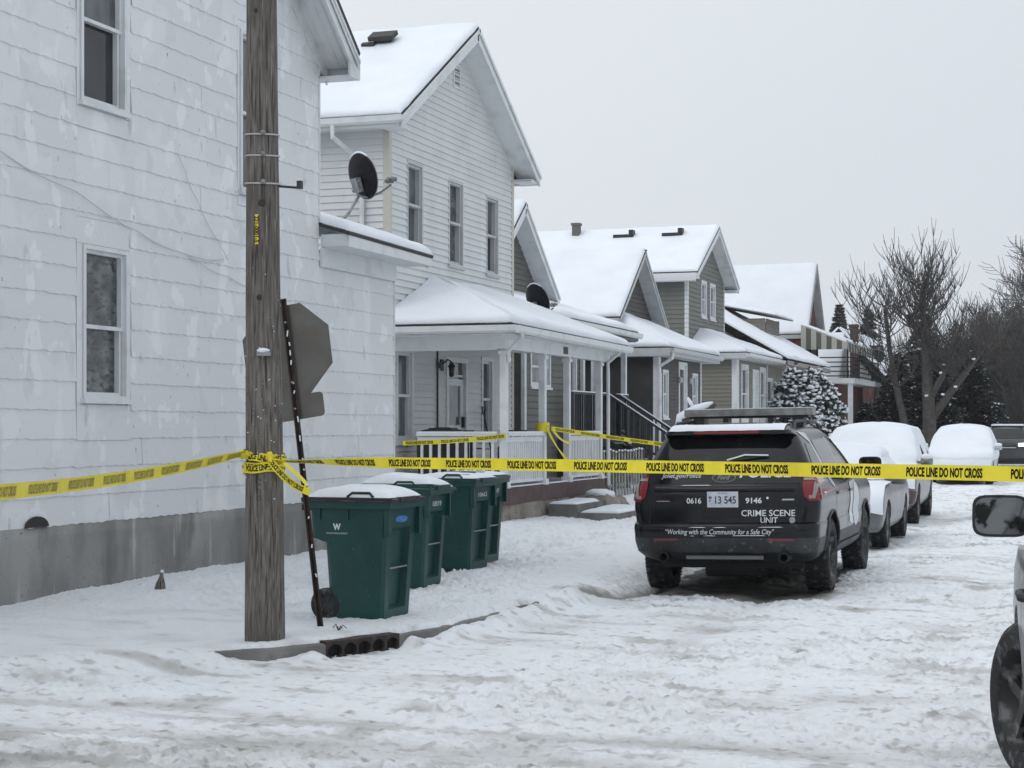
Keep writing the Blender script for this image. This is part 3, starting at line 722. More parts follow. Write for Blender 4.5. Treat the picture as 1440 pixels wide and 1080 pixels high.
# ================================================================== HOUSE 2: white clapboard house with the porch
SID2 = mat('white_clapboard', (.64, .655, .655), .5, (.56, .575, .575), 1.2, .4, .7, bump=.001, extra=[((.50, .51, .50), 6, .62, .78, (1, 1, .4))])
SID2b = mat('cream_corner', (.52, .50, .43), .6)
def house_two():
    X = -11.3; Y0, Y1 = 26.65, 33.0
    H = thing('clapboard_house', 'white two storey clapboard house with three tall upper windows and a snow covered front porch', 'house', (X, 30, 0))
    wins = [(27.47, 28.1, 4.86, 6.24), (29.44, 30.1, 4.72, 6.2), (31.45, 32.05, 4.72, 6.15)]
    low = [(27.0, 27.62, 1.55, 3.0), (31.2, 31.7, 1.55, 3.0)]
    door = (29.35, 30.25, .78, 2.92)
    gable_house(H, X, X - 9, Y0, Y1, 7.0, 8.90, .75, SID2, WTRIM, .116, oh=.5, ohf=.43, lap=.022, holes_f=wins + low + [door], snow=.09, trim_c=SID2b, snowres=.3, bargew=.2)
    k = [GLASS2, FILM, GLASS]
    for w, p in zip(wins, k): window(H, PX(X), (1, 0, 0), *w, frame=GTRIM, outer=GTRIM, pane=p, pane2=GLASS2 if p is GLASS else p, trim=.05, depth=.11, proud=.02)
    for w in low: window(H, PX(X), (1, 0, 0), *w, frame=WTRIM, pane=GLASS2, trim=.08, depth=.08)
    # door with storm door glass
    d = MB(); a, b, z0, z1 = door
    for q in ((a - .09, a, z0, z1 + .09), (b, b + .09, z0, z1 + .09), (a, b, z1, z1 + .09)): d.box(X - .06, X + .035, q[0], q[1], q[2], q[3])
    d.box(X - .06, X - .02, a, a + .16, z0, z1 - .3); d.box(X - .06, X - .02, b - .16, b, z0, z1 - .3); d.box(X - .06, X - .02, a + .16, b - .16, z1 - .42, z1 - .3)
    d.box(X - .06, X - .02, a, b, z1 - .26, z1 - .22); d.box(X - .06, X - .021, a + .16, b - .16, z0 + .9, z0 + 1.0); d.box(X - .06, X - .02, a + .16, b - .16, z0, z0 + .22)
    dd = d.build('front_door', WTRIM, H)
    g = MB(); g.box(X - .05, X - .045, a, b, z0, z1); g.build('pane', GLASS2, dd)
    h = MB(); h.box(X - .02, X + .04, b - .12, b - .07, z0 + .95, z0 + 1.15); h.build('handle', BLACKP, dd)
    # attic vent
    v = MB(); v.box(X - .01, X + .03, 29.62, 29.98, 7.93, 7.97); v.box(X - .01, X + .03, 29.62, 29.98, 8.33, 8.37); v.box(X - .01, X + .029, 29.62, 29.66, 7.97, 8.33); v.box(X - .01, X + .029, 29.94, 29.98, 7.97, 8.33)
    vo = v.build('attic_vent', WTRIM, H)
    v = MB()
    for i in range(6): v.add([(X + .024, 29.66, 7.975 + i * .06), (X + .024, 29.94, 7.975 + i * .06), (X + .016, 29.94, 8.018 + i * .06), (X + .016, 29.66, 8.018 + i * .06)], [(0, 1, 2, 3)])
    v.build('louvre', GTRIM, vo, fixn=False)
    v = MB(); v.box(X + .012, X + .015, 29.66, 29.94, 7.97, 8.33); v.build('vent_void', BLACKP, vo)
    # gutter and downspout on the side wall
    g = MB(); gutter(g, (X - 9, Y0 - .51, 6.80), (X + .5, Y0 - .51, 6.80), out=(0, -1, 0)); g.build('gutter', WTRIM, H)
    g = MB(); g.tube([(X - .75, Y0 - .58, 6.70), (X - .75, Y0 - .58, 6.5), (X - .45, Y0 - .08, 6.15), (X - .45, Y0 - .07, 5.9), (X - .45, Y0 - .07, 3.5)], .04, 8); g.build('downspout', WTRIM, H)
    # roof vent standing through the snow
    g = MB(); M = Matrix.Translation((-12.45, 29.2, 8.68)) @ Matrix.Rotation(math.atan(.6), 4, 'X')
    g.box(-.24, .24, -.16, .14, .14, .22, M); g.box(-.16, .16, -.1, .1, -.05, .14, M); g.box(-.36, -.12, -.24, -.14, .05, .13, M)
    g.build('roof_vent', mat('brown_metal', (.04, .037, .033), .7), H)
    # ---------------- porch
    xf, ya, yb, zd = -9.35, 26.75, 33.0, .74
    DK = mat('porch_floor', (.20, .19, .19), .7)
    f = MB(); f.box(X + .02, xf, ya, yb, zd - .05, zd); f.build('porch_floor', DK, H)
    f = MB(); f.box(xf, xf + .035, ya, yb, .46, zd + .012); f.box(X + .02, xf - .002, ya - .03, ya, .46, zd + .01); fo = f.build('porch_skirt', DECKRED, H)
    f = MB(); f.box(xf - .04, xf + .05, ya - .05, yb + .02, zd + .013, zd + .03); f.build('skirt_snow', SNOW, fo)
    st = MB(); rg = random.Random(4); rows = []
    for k in range(70):
        y = ya + (yb - ya) * k / 69; rows.append([(xf + .02 + .07 * noise.noise(Vector((y * 2.6, z * 3.2, 1))) + .03 * noise.noise(Vector((y * 8, z * 8, 1))), y, z) for z in (-.1, 0, .08, .16, .24, .32, .4, .47)])
    st.grid(rows); rows = []
    for k in range(20):
        x = X + (xf + .02 - X) * k / 19; rows.append([(x, ya + .02 + .05 * noise.noise(Vector((x * 3, z * 4, 1))), z) for z in (-.1, 0, .1, .2, .3, .4, .47)])
    st.grid(rows); st.build('stone_foundation', STONE, H, smooth=True)
    # roof: hips at the near and far end; top against the wall
    e = -9.02; y0, y1 = 26.3, 33.45; ze = 3.42; zt = 4.33; A = (e, y0, ze); B = (e, y1, ze - .06); T0 = (X + .02, 28.65, zt); T1 = (X + .02, 31.3, zt - .02)
    rf = MB(); sn = MB()
    roof_plane(None, [A, B, T1, T0], .06, .11, snow_mb=sn, roof_mb=rf, sealed=(0, 1, 0, 1), inset=0, res=.2, edge=.2)
    roof_plane(None, [(X + .02, y0, ze), A, T0, T0], .06, .11, snow_mb=sn, roof_mb=rf, sealed=(0, 1, 0, 1), inset=0, res=.2, edge=.2)
    roof_plane(None, [B, (X + .02, y1, ze - .06), T1, T1], .06, .11, snow_mb=sn, roof_mb=rf, sealed=(0, 1, 0, 1), inset=0, res=.2, edge=.2)
    ro = rf.build('porch_roof', DARKROOF, H); sn.build('porch_snow', SNOW, ro, smooth=True)
    g = MB(); gutter(g, (e - .02, y0, ze - .045), (e - .02, y1, ze - .1), out=(1, 0, 0)); gutter(g, (X + .02, y0 + .02, ze - .045), (e + .1, y0 + .02, ze - .045), out=(0, -1, 0)); g.build('porch_gutter', WTRIM, H)
    b = MB(); b.box(X + .03, e - .03, y0 + .03, y1 - .03, ze - .19, ze - .17); b.build('porch_ceiling', WTRIM, H)
    b = MB(); b.box(xf - .09, xf + .06, ya - .02, yb + .05, 3.02, 3.23); b.box(X + .02, xf - .09, ya - .02, ya + .1, 3.0, 3.23)
    b.box(xf - .1, xf + .085, ya - .2, yb + .1, 3.19, 3.229)
    b.build('porch_beam', WTRIM, H)
    n = MB(); n.box(xf + .062, xf + .072, 29.95, 30.2, 3.06, 3.19); no = n.build('house_number_plate', mat('dark_plate', (.06, .055, .05), .6), H)
    for py in (26.9, 28.95, 30.4, 32.5):
        p = MB(); p.box(xf - .065, xf + .045, py - .06, py + .06, zd, 3.02)
        p.box(xf - .085, xf + .07, py - .085, py + .085, 2.93, 2.99); p.box(xf - .09, xf + .075, py - .09, py + .09, zd + .001, zd + .1)
        p.build('porch_post', WTRIM, H)
    # railings
    for (p0, p1, z1, nn, w) in (((xf, 26.97, 0), (xf, 28.88, 0), 1.62, 19, .05), ((xf, 30.47, 0), (xf, 32.43, 0), 1.62, 19, .05), ((X + .45, ya + .07, 0), (xf - .1, ya + .07, 0), 1.62, 9, .045)):
        r = MB(); P0 = Vector(p0); P1 = Vector(p1)
        r.bar(P0 + Vector((0, 0, z1)), P1 + Vector((0, 0, z1)), .10, .05); r.bar(P0 + Vector((0, 0, z1 - .08)), P1 + Vector((0, 0, z1 - .08)), .03, .09); r.bar(P0 + Vector((0, 0, zd + .1)), P1 + Vector((0, 0, zd + .1)), .05, .05)
        picket_row(r, p0, p1, zd + .12, z1 - .06, nn, w, .025); ro_ = r.build('porch_railing', WTRIM, H)
        r = MB(); r.bar(P0 + Vector((0, 0, z1 + .038)), P1 + Vector((0, 0, z1 + .038)), .09, .025); r.build('railing_snow', SNOW, ro_)
    # downspouts
    for yy in (26.62, 32.75):
        g = MB(); g.tube([(e + .03, yy, 3.3), (e + .03, yy, 3.22), (xf + .07, yy + .1, 3.0), (xf + .07, yy + .12, 2.8), (xf + .07, yy + .12, .6)] if yy > 30 else [(e + .03, yy + .1, 3.36), (e + .03, yy + .1, 3.2), (xf + .085, yy + .22, 2.98), (xf + .085, yy + .26, 2.8)], .035, 8); g.build('porch_downspout', WTRIM, H)
    # wall lantern
    m = MB(); m.tube([(X + .02, 29.05, 2.86), (X + .13, 29.05, 2.95), (X + .2, 29.05, 2.9)], .015, 6); m.lathe([(.0, .08), (.03, .06), (.075, .01), (.075, 0), (.055, -.01), (.045, -.14), (.055, -.15), (.02, -.18), (0, -.18)], (X + .2, 29.05, 2.82), (0, 0, 1), 8)
    m.box(X + .01, X + .03, 28.98, 29.12, 2.75, 2.95); m.build('wall_lantern', BLACKP, H)
    m = MB(); m.tube([(X + .03, 28.8, 3.1), (X + .03, 28.8, 1.7)], .018, 5); m.lathe([(0, .06), (.05, .05), (.055, 0), (0, -.01)], (X + .05, 28.8, 2.84), (1, 0, 0), 10); m.build('conduit', mat('dark_conduit', (.05, .05, .055), .6), H)
    # steps to the walk
    sp = MB(); sp.box(xf + .1, xf + .62, 28.95, 30.9, -.1, .40); s2 = sp.build('upper_step', CONC, H)
    sp = MB(); sp.box(xf + .625, xf + 1.35, 29.0, 31.0, -.1, .25); s3 = sp.build('lower_step', CONC, H)
    for par, q, th in ((s2, [(xf + .1, 28.97, .402), (xf + .6, 28.97, .402), (xf + .6, 30.4, .402), (xf + .1, 30.4, .402)], .05), (s3, [(xf + .64, 29.1, .252), (xf + 1.33, 29.1, .252), (xf + 1.33, 30.9, .252), (xf + .64, 30.9, .252)], .07)):
        m = MB(); snow_quad(m, q, th, .1, edge=.12); m.build('step_snow', SNOW, par, smooth=True)
    m = MB(); rows = []
    m.blob((xf + .45, 31.05, .28), (.36, .35, .3), 8, 14, .12); m.blob((xf + .35, 32.2, .12), (.3, .7, .3), 8, 14, .15); m.build('stone_cheek', STONE, H, smooth=True)
    m = MB(); m.blob((xf + .45, 31.05, .50), (.28, .28, .1), 6, 12, .15); m.build('cheek_snow', SNOW, H, smooth=True)
    return H
house_two()

# porch things
def porch_things():
    z = .74
    FR = mat('dark_patio_metal', (.02, .02, .022), .5)
    def chair(name, label, loc, rz):
        t = thing(name, label, 'chair', loc, rz, None)
        m = MB(); m.box(-.24, .24, -.22, .24, .40, .44); m.build('seat', FR, t, local=True)
        m = MB(); 
        for k in range(6): m.box(-.22 + k * .08, -.18 + k * .08, .22, .245, .44, .92)
        m.box(-.25, .25, .215, .25, .9, .95); m.build('backrest', FR, t, local=True)
        for sx in (-1, 1):
            m = MB(); m.tube([(sx * .26, -.22, 0), (sx * .26, -.22, .62), (sx * .26, .22, .64)], .014, 6); m.build('armrest', FR, t, local=True)
            for sy in (-.2, .22):
                m = MB(); m.tube([(sx * .23, sy, 0), (sx * .23, sy, .42)], .016, 6); m.build('leg', FR, t, local=True)
    chair('patio_chair', 'dark metal patio chair on the porch near the steps', (-10.2, 29.8, z), R(200))
    chair('patio_chair', 'dark metal patio chair at the corner end of the porch by the white door', (-10.45, 28.3, z), R(160))
    t = thing('snow_shovel', 'dark handled snow shovel leaning on the porch wall beside the door', 'shovel', (-11.1, 31.0, z))
    m = MB(); m.tube([(-11.0, 31.0, z + .35), (-11.2, 31.02, z + 1.25)], .017, 6); m.build('shaft', BLACKP, t)
    m = MB(); m.tube([(-11.2, 30.94, z + 1.38), (-11.2, 30.97, z + 1.25), (-11.2, 31.07, z + 1.25), (-11.2, 31.1, z + 1.38), (-11.2, 30.94, z + 1.38)], .014, 6); m.build('handle', BLACKP, t)
    m = MB(); m.grid([[(-10.97 + .03 * math.cos(k), 30.78 + .44 * i / 6, z + .02 + .36 * k / 4) for i in range(7)] for k in range(5)]); m.build('blade', BLACKP, t)
    t = thing('covered_grill', 'black covered barbecue grill on the porch behind the near railing', 'grill', (-10.6, 27.35, z))
    m = MB(); rows = []
    for zz, w, d in ((0, .34, .26), (.5, .36, .28), (.8, .35, .27), (.95, .28, .2), (1.0, .1, .06)):
        rows.append([(-10.6 + w * c_[0] + .03 * rnd(-1, 1), 27.35 + d * c_[1], z + zz) for c_ in ((-1, -1), (0, -1.1), (1, -1), (1.05, 0), (1, 1), (0, 1.1), (-1, 1), (-1.05, 0))])
    m.grid(rows, True); m.add(rows[-1], [tuple(range(8))]); m.build('cover', mat('black_cover', (.018, .018, .02), .55), t)
    m = MB(); m.box(-10.8, -10.4, 27.2, 27.5, z + .85, z + .99) ; m.build('lid', BLACKP, t)
porch_things()
# ================================================================== HOUSE 3: olive siding, high porch with black stairs
SID3 = mat('olive_siding', (.12, .12, .105), .6, (.10, .10, .088), 2, .4, .7)
BLKRAIL = mat('black_painted_wood', (.022, .025, .030), .6, (.04, .045, .05), 6, .5, .7)
def house_three():
    H = thing('olive_gabled_house', 'olive sided steep gabled house with black porch stairs, just past the white clapboard house', 'house', (-13.5, 39, 0))
    gable_house(H, -13.55, -21, 36.9, 41.6, 5.15, 6.95, .9, SID3, WTRIM, .13, oh=.35, ohf=.45, holes_f=[(37.15, 37.6, 5.0, 6.2)], trim_c=WTRIM, soffit=True, bargew=.22)
    window(H, PX(-13.55), (1, 0, 0), 37.15, 37.6, 4.9, 6.05, trim=.09)
    X = -11.5
    wl = [(34.75, 36.0, 2.65, 3.4), (37.2, 37.95, 1.7, 3.4)]
    s = siding(PX(X), (1, 0, 0), [(34.1, .6), (38.4, .6), (38.4, 3.75), (34.1, 3.75)], wl, .14)
    q = siding(PY(34.1), (0, -1, 0), [(-13.6, .6), (X, .6), (X, 3.75), (-13.6, 3.75)], (), .14); s.add(q.v, q.f)
    q = siding(PX(-13.5), (1, 0, 0), [(38.4, .6), (41.6, .6), (41.6, 4.9), (38.4, 4.9)], (), .14); s.add(q.v, q.f)
    s.add([(X, 38.4, .6), (-13.5, 38.4, .6), (-13.5, 38.4, 3.9), (X, 38.4, 3.75)], [(0, 1, 2, 3)])
    s.build('porch_siding', SID3, H)
    f = MB(); f.box(-13.5, X - .03, 34.13, 38.37, -.2, .6); f.build('porch_foundation', FOUND, H)
    window(H, PX(X), (1, 0, 0), *wl[0], trim=.07, pane=GLASS2); window(H, PX(X), (1, 0, 0), *wl[1], trim=.07, pane=mat('reddish_curtain_glass', (.035, .018, .02), .1, (.06, .03, .03), 3))
    for y_ in (34.05, 38.3): m = MB(); m.box(X + .02, X + .1, y_, y_ + .13, .6, 3.75); m.build('corner_board', WTRIM, H)
    rf = MB(); sn = MB()
    roof_plane(None, [(-11.05, 33.9, 4.12), (-11.05, 41.9, 4.10), (-13.7, 41.9, 4.95), (-13.7, 33.9, 4.97)], .06, .10, snow_mb=sn, roof_mb=rf, sealed=(0, 0, 1, 0), inset=0)
    ro = rf.build('porch_roof', DARKROOF, H); sn.build('porch_snow', SNOW, ro, smooth=True)
    b = MB(); b.box(-11.08, -11.05, 33.9, 41.9, 3.86, 4.05); b.box(-13.6, -11.09, 33.95, 41.85, 3.84, 3.87); b.prism([(-11.06, 33.9, 4.06), (-13.7, 33.9, 4.92), (-13.7, 33.9, 4.7), (-11.06, 33.9, 3.86)], (0, .03, 0)); b.build('porch_soffit', mat('brown_soffit', (.13, .125, .115), .7), H)
    g = MB(); gutter(g, (-11.04, 33.9, 4.07), (-11.04, 41.9, 4.04)); g.build('gutter', WTRIM, H)
    p = MB()
    for yy in (38.9, 41.3): 
        p = MB(); p.box(-11.32, -11.2, yy - .06, yy + .06, 1.5, 3.85); p.build('porch_post', WTRIM, H)
    # deck, railing and stairs (black)
    d = MB(); d.box(-13.5, -11.15, 38.4, 41.5, 1.42, 1.5); d.box(-11.5, -11.15, 36.6, 38.38, 1.42, 1.5); d.build('porch_deck', BLKRAIL, H)
    d = MB()
    for k in range(7): d.box(-11.18, -11.15, 36.6, 41.5, .2 + k * .18, .34 + k * .18)
    d.box(-13.4, -11.15, 38.38, 38.41, .2, 1.41); d.box(-11.5, -11.15, 36.58, 36.61, .2, 1.41)
    d.build('porch_skirt', BLKRAIL, H)
    def rail(a, b, n, nm='porch_railing'):
        a = Vector(a); b = Vector(b); r = MB(); r.bar(a, b, .07, .05); r.bar(a - Vector((0, 0, .85)), b - Vector((0, 0, .85)), .05, .05)
        for k in range(n + 1):
            p = a.lerp(b, k / n); w = .08 if k in (0, n) else .035
            r.bar(p + Vector((0, 0, -.95 if k in (0, n) else -.85)), p + Vector((0, 0, .0)), w, w)
        o = r.build(nm, BLKRAIL, H); s = MB(); s.bar(a + Vector((0, 0, .035)), b + Vector((0, 0, .035)), .06, .03); s.build('railing_snow', SNOW, o)
    rail((-11.2, 36.7, 2.5), (-11.2, 39.5, 2.5), 16); rail((-11.2, 40.5, 2.5), (-11.2, 41.4, 2.5), 6)
    for yy in (39.5, 40.5): rail((-11.15, yy, 2.5), (-8.9, yy, 1.05), 15, 'stair_railing')
    for k in range(7):
        s = MB(); x = -11.1 + k * .31; z = 1.3 - k * .19; s.box(x, x + .33, 39.55, 40.45, z, z + .045); s.box(x, x + .03, 39.56, 40.44, z - .15, z)
        o = s.build('stair_tread', BLKRAIL, H); t = MB(); t.box(x + .04, x + .31, 39.6, 40.4, z + .046, z + .075); t.build('tread_snow', SNOW, o)
    for yy in (39.5, 40.5):
        s = MB(); s.prism([(-11.15, yy, 1.45), (-8.9, yy, .12), (-8.9, yy, -.1), (-11.15, yy, 1.1)], (0, .04, 0)); s.build('stringer', BLKRAIL, H)
house_three()

# ================================================================== HOUSE 4: dark enclosed porch
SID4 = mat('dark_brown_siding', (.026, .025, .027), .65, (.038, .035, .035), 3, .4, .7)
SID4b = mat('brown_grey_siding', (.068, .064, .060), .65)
def house_four():
    H = thing('dark_brown_house', 'dark brown house with an enclosed front porch, white trimmed door and a steep snowy roof', 'house', (-12.5, 47, 0))
    gable_house(H, -12.75, -22, 45.2, 50.0, 4.78, 6.58, .6, SID4b, GTRIM, .13, oh=.3, ohf=.4, trim_c=WTRIM, bargew=.16)
    X, Y0, Y1 = -11.3, 44.85, 49.95
    wl = [(45.4, 45.85, 2.05, 3.2), (47.25, 48.05, 1.0, 3.45), (48.9, 49.4, 2.05, 3.2)]
    s = siding(PX(X), (1, 0, 0), [(Y0, .5), (Y1, .5), (Y1, 3.62), (Y0, 3.62)], wl, .10)
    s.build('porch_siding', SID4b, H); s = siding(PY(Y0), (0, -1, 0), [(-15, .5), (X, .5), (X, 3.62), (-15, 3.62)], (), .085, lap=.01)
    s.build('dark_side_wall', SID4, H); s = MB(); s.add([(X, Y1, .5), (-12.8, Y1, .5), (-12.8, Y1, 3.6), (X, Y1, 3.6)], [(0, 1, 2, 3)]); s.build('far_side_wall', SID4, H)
    f = MB(); f.box(-15, X - .03, Y0 + .03, Y1 - .03, -.2, .5); f.build('porch_foundation', FOUND, H)
    for w in (wl[0], wl[2]): window(H, PX(X), (1, 0, 0), *w, trim=.08)
    w = window(H, PX(X), (1, 0, 0), *wl[1], trim=.1, name='porch_door', meet=.42, sash=.1)
    m = MB()
    for yy in (47.0, 48.3): m.lathe([(0, .14), (.06, .1), (.07, 0), (.03, -.05), (0, -.05)], (X + .1, yy, 3.0), (0, 0, 1), 8)
    m.build('porch_light', GTRIM, H)
    t = MB(); t.box(X - .12, X + .03, Y0 - .03, Y0 + .0, .5, 3.62); t.box(X - .0, X + .03, Y0, Y0 + .22, .5, 3.62); t.box(X, X + .03, Y1 - .12, Y1, .5, 3.62); t.build('porch_corner_board', WTRIM, H)
    rf = MB(); sn = MB(); e = -10.9; ze = 3.86; A = (e, 44.5, ze); B = (e, 50.75, ze); T0 = (-12.72, 45.6, 4.86); T1 = (-12.72, 48.7, 4.80)
    roof_plane(None, [A, B, T1, T0], .06, .09, snow_mb=sn, roof_mb=rf, sealed=(0, 1, 0, 1), inset=0)
    roof_plane(None, [(-13.6, 44.5, ze), A, T0, (-13.6, 45.6, 4.86)], .06, .09, snow_mb=sn, roof_mb=rf, sealed=(0, 1, 0, 0), inset=0)
    roof_plane(None, [B, (-12.72, 50.75, ze), T1, T1], .06, .09, snow_mb=sn, roof_mb=rf, sealed=(0, 1, 0, 1), inset=0)
    ro = rf.build('porch_roof', DARKROOF, H); sn.build('porch_snow', SNOW, ro, smooth=True)
    b = MB(); b.box(-13.6, e - .02, 44.52, 50.7, 3.6, 3.64); b.box(-13.6, e - .01, 44.5, 44.52, 3.61, 3.82); b.box(e - .01, e + .012, 44.5, 50.73, 3.61, 3.82); b.build('porch_fascia', GTRIM, H)
    g = MB(); gutter(g, (e + .012, 44.5, 3.82), (e + .012, 50.75, 3.8)); g.build('gutter', GTRIM, H)
    g = MB(); g.tube([(e + .07, 44.62, 3.7), (e + .05, 44.62, 3.55), (X + .08, 44.75, 3.35), (X + .08, 44.78, 3.1), (X + .08, 44.78, .5)], .045, 8); g.build('downspout', WTRIM, H)
    m = MB(); m.tube([(-12.35, 47.55, 6.72), (-12.35, 47.75, 6.72)], .02, 5); m.build('gable_bracket', BLACKP, H)
    # white upright and rail seen between this house and its neighbour
    m = MB(); m.box(-12.95, -12.8, 44.2, 44.35, .6, 3.7); m.build('side_post', WTRIM, H)
house_four()

# ================================================================== HOUSE 5: sage green two storey
SID5 = mat('sage_siding', (.165, .175, .155), .6, (.145, .155, .138), 2, .4, .7)
SID5b = mat('taupe_siding', (.185, .18, .15), .6)
def house_five():
    H = thing('sage_green_house', 'tall sage green two storey house with paired gable windows and an enclosed porch', 'house', (-12.8, 58, 0))
    ws = [(57.15, 57.75, 5.5, 6.55), (58.5, 59.15, 5.5, 6.55)]
    gable_house(H, -12.9, -24, 55.1, 60.75, 6.85, 8.36, .6, SID5, WTRIM, .15, oh=.5, ohf=.45, holes_f=ws, trim_c=WTRIM, bargew=.2)
    for w in ws: window(H, PX(-12.9), (1, 0, 0), *w, trim=.1, pane=GLASS2)
    X, Y0, Y1 = -11.3, 55.1, 60.4
    wl = [(55.95, 56.85, 2.0, 3.65), (57.85, 58.7, 1.0, 3.55), (59.15, 59.95, 2.0, 3.65)]
    s = siding(PX(X), (1, 0, 0), [(Y0, .5), (Y1, .5), (Y1, 3.9), (Y0, 3.9)], wl, .13); s.build('porch_siding', SID5b, H)
    s = siding(PY(Y0), (0, -1, 0), [(-12.9, .5), (X, .5), (X, 3.9), (-12.9, 3.9)], (), .13); s.build('porch_side_wall', SID5b, H); s = MB(); s.add([(X, Y1, .5), (-12.9, Y1, .5), (-12.9, Y1, 3.9), (X, Y1, 3.9)], [(0, 1, 2, 3)]); s.build('far_side_wall', SID5b, H)
    f = MB(); f.box(-12.9, X - .03, Y0 + .03, Y1 - .03, -.2, .5); f.build('porch_foundation', FOUND, H)
    for w in (wl[0], wl[2]): window(H, PX(X), (1, 0, 0), *w, trim=.14, pane=GLASS)
    window(H, PX(X), (1, 0, 0), *wl[1], trim=.12, name='porch_door', pane=WTRIM, sash=.1)
    t = MB(); t.box(X - .14, X + .03, Y0 - .03, Y0, .5, 3.9); t.box(X, X + .03, Y0, Y0 + .3, .5, 3.9); t.box(X, X + .03, Y1 - .14, Y1, .5, 3.9); t.build('porch_corner_board', WTRIM, H)
    rf = MB(); sn = MB(); e = -10.9; ze = 4.14; A = (e, 54.7, ze); B = (e, 61.2, ze); T0 = (-12.88, 56.9, 4.98); T1 = (-12.88, 59.4, 4.98)
    roof_plane(None, [A, B, T1, T0], .06, .09, snow_mb=sn, roof_mb=rf, sealed=(0, 1, 0, 1), inset=0)
    roof_plane(None, [(-12.88, 54.7, ze), A, T0, T0], .06, .09, snow_mb=sn, roof_mb=rf, sealed=(0, 1, 0, 1), inset=0)
    roof_plane(None, [B, (-12.88, 61.2, ze), T1, T1], .06, .09, snow_mb=sn, roof_mb=rf, sealed=(0, 1, 0, 1), inset=0)
    ro = rf.build('porch_roof', DARKROOF, H); sn.build('porch_snow', SNOW, ro, smooth=True)
    b = MB(); b.box(-12.88, e - .02, 54.72, 61.15, 3.9, 3.94); b.box(-12.88, e - .01, 54.7, 54.72, 3.92, 4.1); b.box(e - .01, e + .012, 54.7, 61.2, 3.92, 4.1); b.build('porch_fascia', GTRIM, H)
    g = MB(); gutter(g, (-22, 54.58, 6.52), (-12.5, 54.58, 6.52), out=(0, -1, 0)); gutter(g, (e + .012, 54.7, 4.09), (e + .012, 61.2, 4.07)); g.build('gutter', WTRIM, H)
    # roof vents and chimney pipe
    for x, w in ((-15.6, .35), (-13.9, .3)):
        m = MB(); m.box(x - .35, x + .35, 57.1, 57.4, 8.15, 8.27); m.build('roof_vent', BLACKP, H)
        m = MB(); m.box(x + .2, x + .35, 57.1, 57.4, 8.27, 8.42); m.build('vent_cap', BLACKP, H)
    m = MB(); m.box(-17.5, -17.25, 57.4, 57.65, 8.1, 8.68); m.box(-17.53, -17.22, 57.37, 57.68, 8.68, 8.76); m.build('chimney', mat('grey_brown_chimney', (.12, .12, .11), .8), H)
house_five()

# ================================================================== HOUSE 6: long snowy front roof with a dormer
SID6 = mat('tan_siding', (.24, .225, .195), .65)
def house_six():
    H = thing('low_dormer_house', 'low house with a broad snowy front roof and small tan dormer behind the shrub', 'house', (-12.5, 69, 0))
    Y0, Y1 = 63.4, 73.7
    rf = MB(); sn = MB()
    roof_plane(None, [(-11.1, Y0, 4.25), (-11.1, Y1, 4.25), (-15.6, Y1, 6.85), (-15.6, Y0, 6.85)], .04, .10, snow_mb=sn, roof_mb=rf, sealed=(0, 0, 1, 0), inset=0)
    roof_plane(None, [(-20.1, Y1, 4.25), (-20.1, Y0, 4.25), (-15.6, Y0, 6.85), (-15.6, Y1, 6.85)], .04, .10, snow_mb=sn, roof_mb=rf, sealed=(0, 0, 1, 0), inset=0)
    ro = rf.build('roof', DARKROOF, H); sn.build('roof_snow', SNOW, ro, smooth=True)
    w = [(65.2, 66.2, 1.9, 3.5), (67.6, 68.5, .9, 3.2), (70.2, 71.6, 2.2, 3.5)]
    s = siding(PX(-12.2), (1, 0, 0), [(Y0 + .3, .5), (Y1 - .3, .5), (Y1 - .3, 4.6), (Y0 + .3, 4.6)], w, .13)
    for yy, o in ((Y0 + .3, -1), (Y1 - .3, 1)):
        q = siding(PY(yy), (0, o, 0), [(-19.5, .5), (-12.2, .5), (-12.2, 4.5), (-15.6, 6.6), (-19.5, 4.5)], (), .13); s.add(q.v, q.f)
    s.build('siding', SID6, H)
    f = MB(); f.box(-19.4, -12.25, Y0 + .35, Y1 - .35, -.2, .5); f.build('foundation', FOUND, H)
    for q in w: window(H, PX(-12.2), (1, 0, 0), *q, trim=.1)
    b = MB(); b.box(-12.2, -11.1, Y0 + .02, Y1 - .02, 4.0, 4.04); b.box(-11.12, -11.09, Y0, Y1, 4.0, 4.17); b.build('fascia', mat('tan_fascia', (.27, .26, .235), .7), H)
    for yy in (64, 68.6, 73.2):
        p = MB(); p.box(-11.4, -11.25, yy - .07, yy + .07, .1, 4.0); p.build('porch_post', WTRIM, H)
    # dormer
    d = MB(); s = siding(PX(-13.2), (1, 0, 0), [(70.2, 5.2), (73.3, 5.2), (73.3, 6.15), (70.2, 6.15)], (), .13); d.add(s.v, s.f)
    s = siding(PY(70.2), (0, -1, 0), [(-15.6, 5.2), (-13.2, 5.2), (-13.2, 6.15), (-15.6, 6.15)], (), .13); d.add(s.v, s.f); d.add([(-13.2, 73.3, 5.2), (-15.6, 73.3, 5.2), (-15.6, 73.3, 6.2), (-13.2, 73.3, 6.2)], [(0, 1, 2, 3)])
    dd = d.build('dormer', SID6, H); rf = MB(); sn = MB(); roof_plane(None, [(-12.7, 69.7, 6.25), (-12.7, 73.9, 6.25), (-16.2, 73.9, 6.95), (-16.2, 69.7, 6.95)], .04, .1, snow_mb=sn, roof_mb=rf, inset=0)
    r = rf.build('dormer_roof', SID6, dd); sn.build('dormer_snow', SNOW, dd, smooth=True)
house_six()

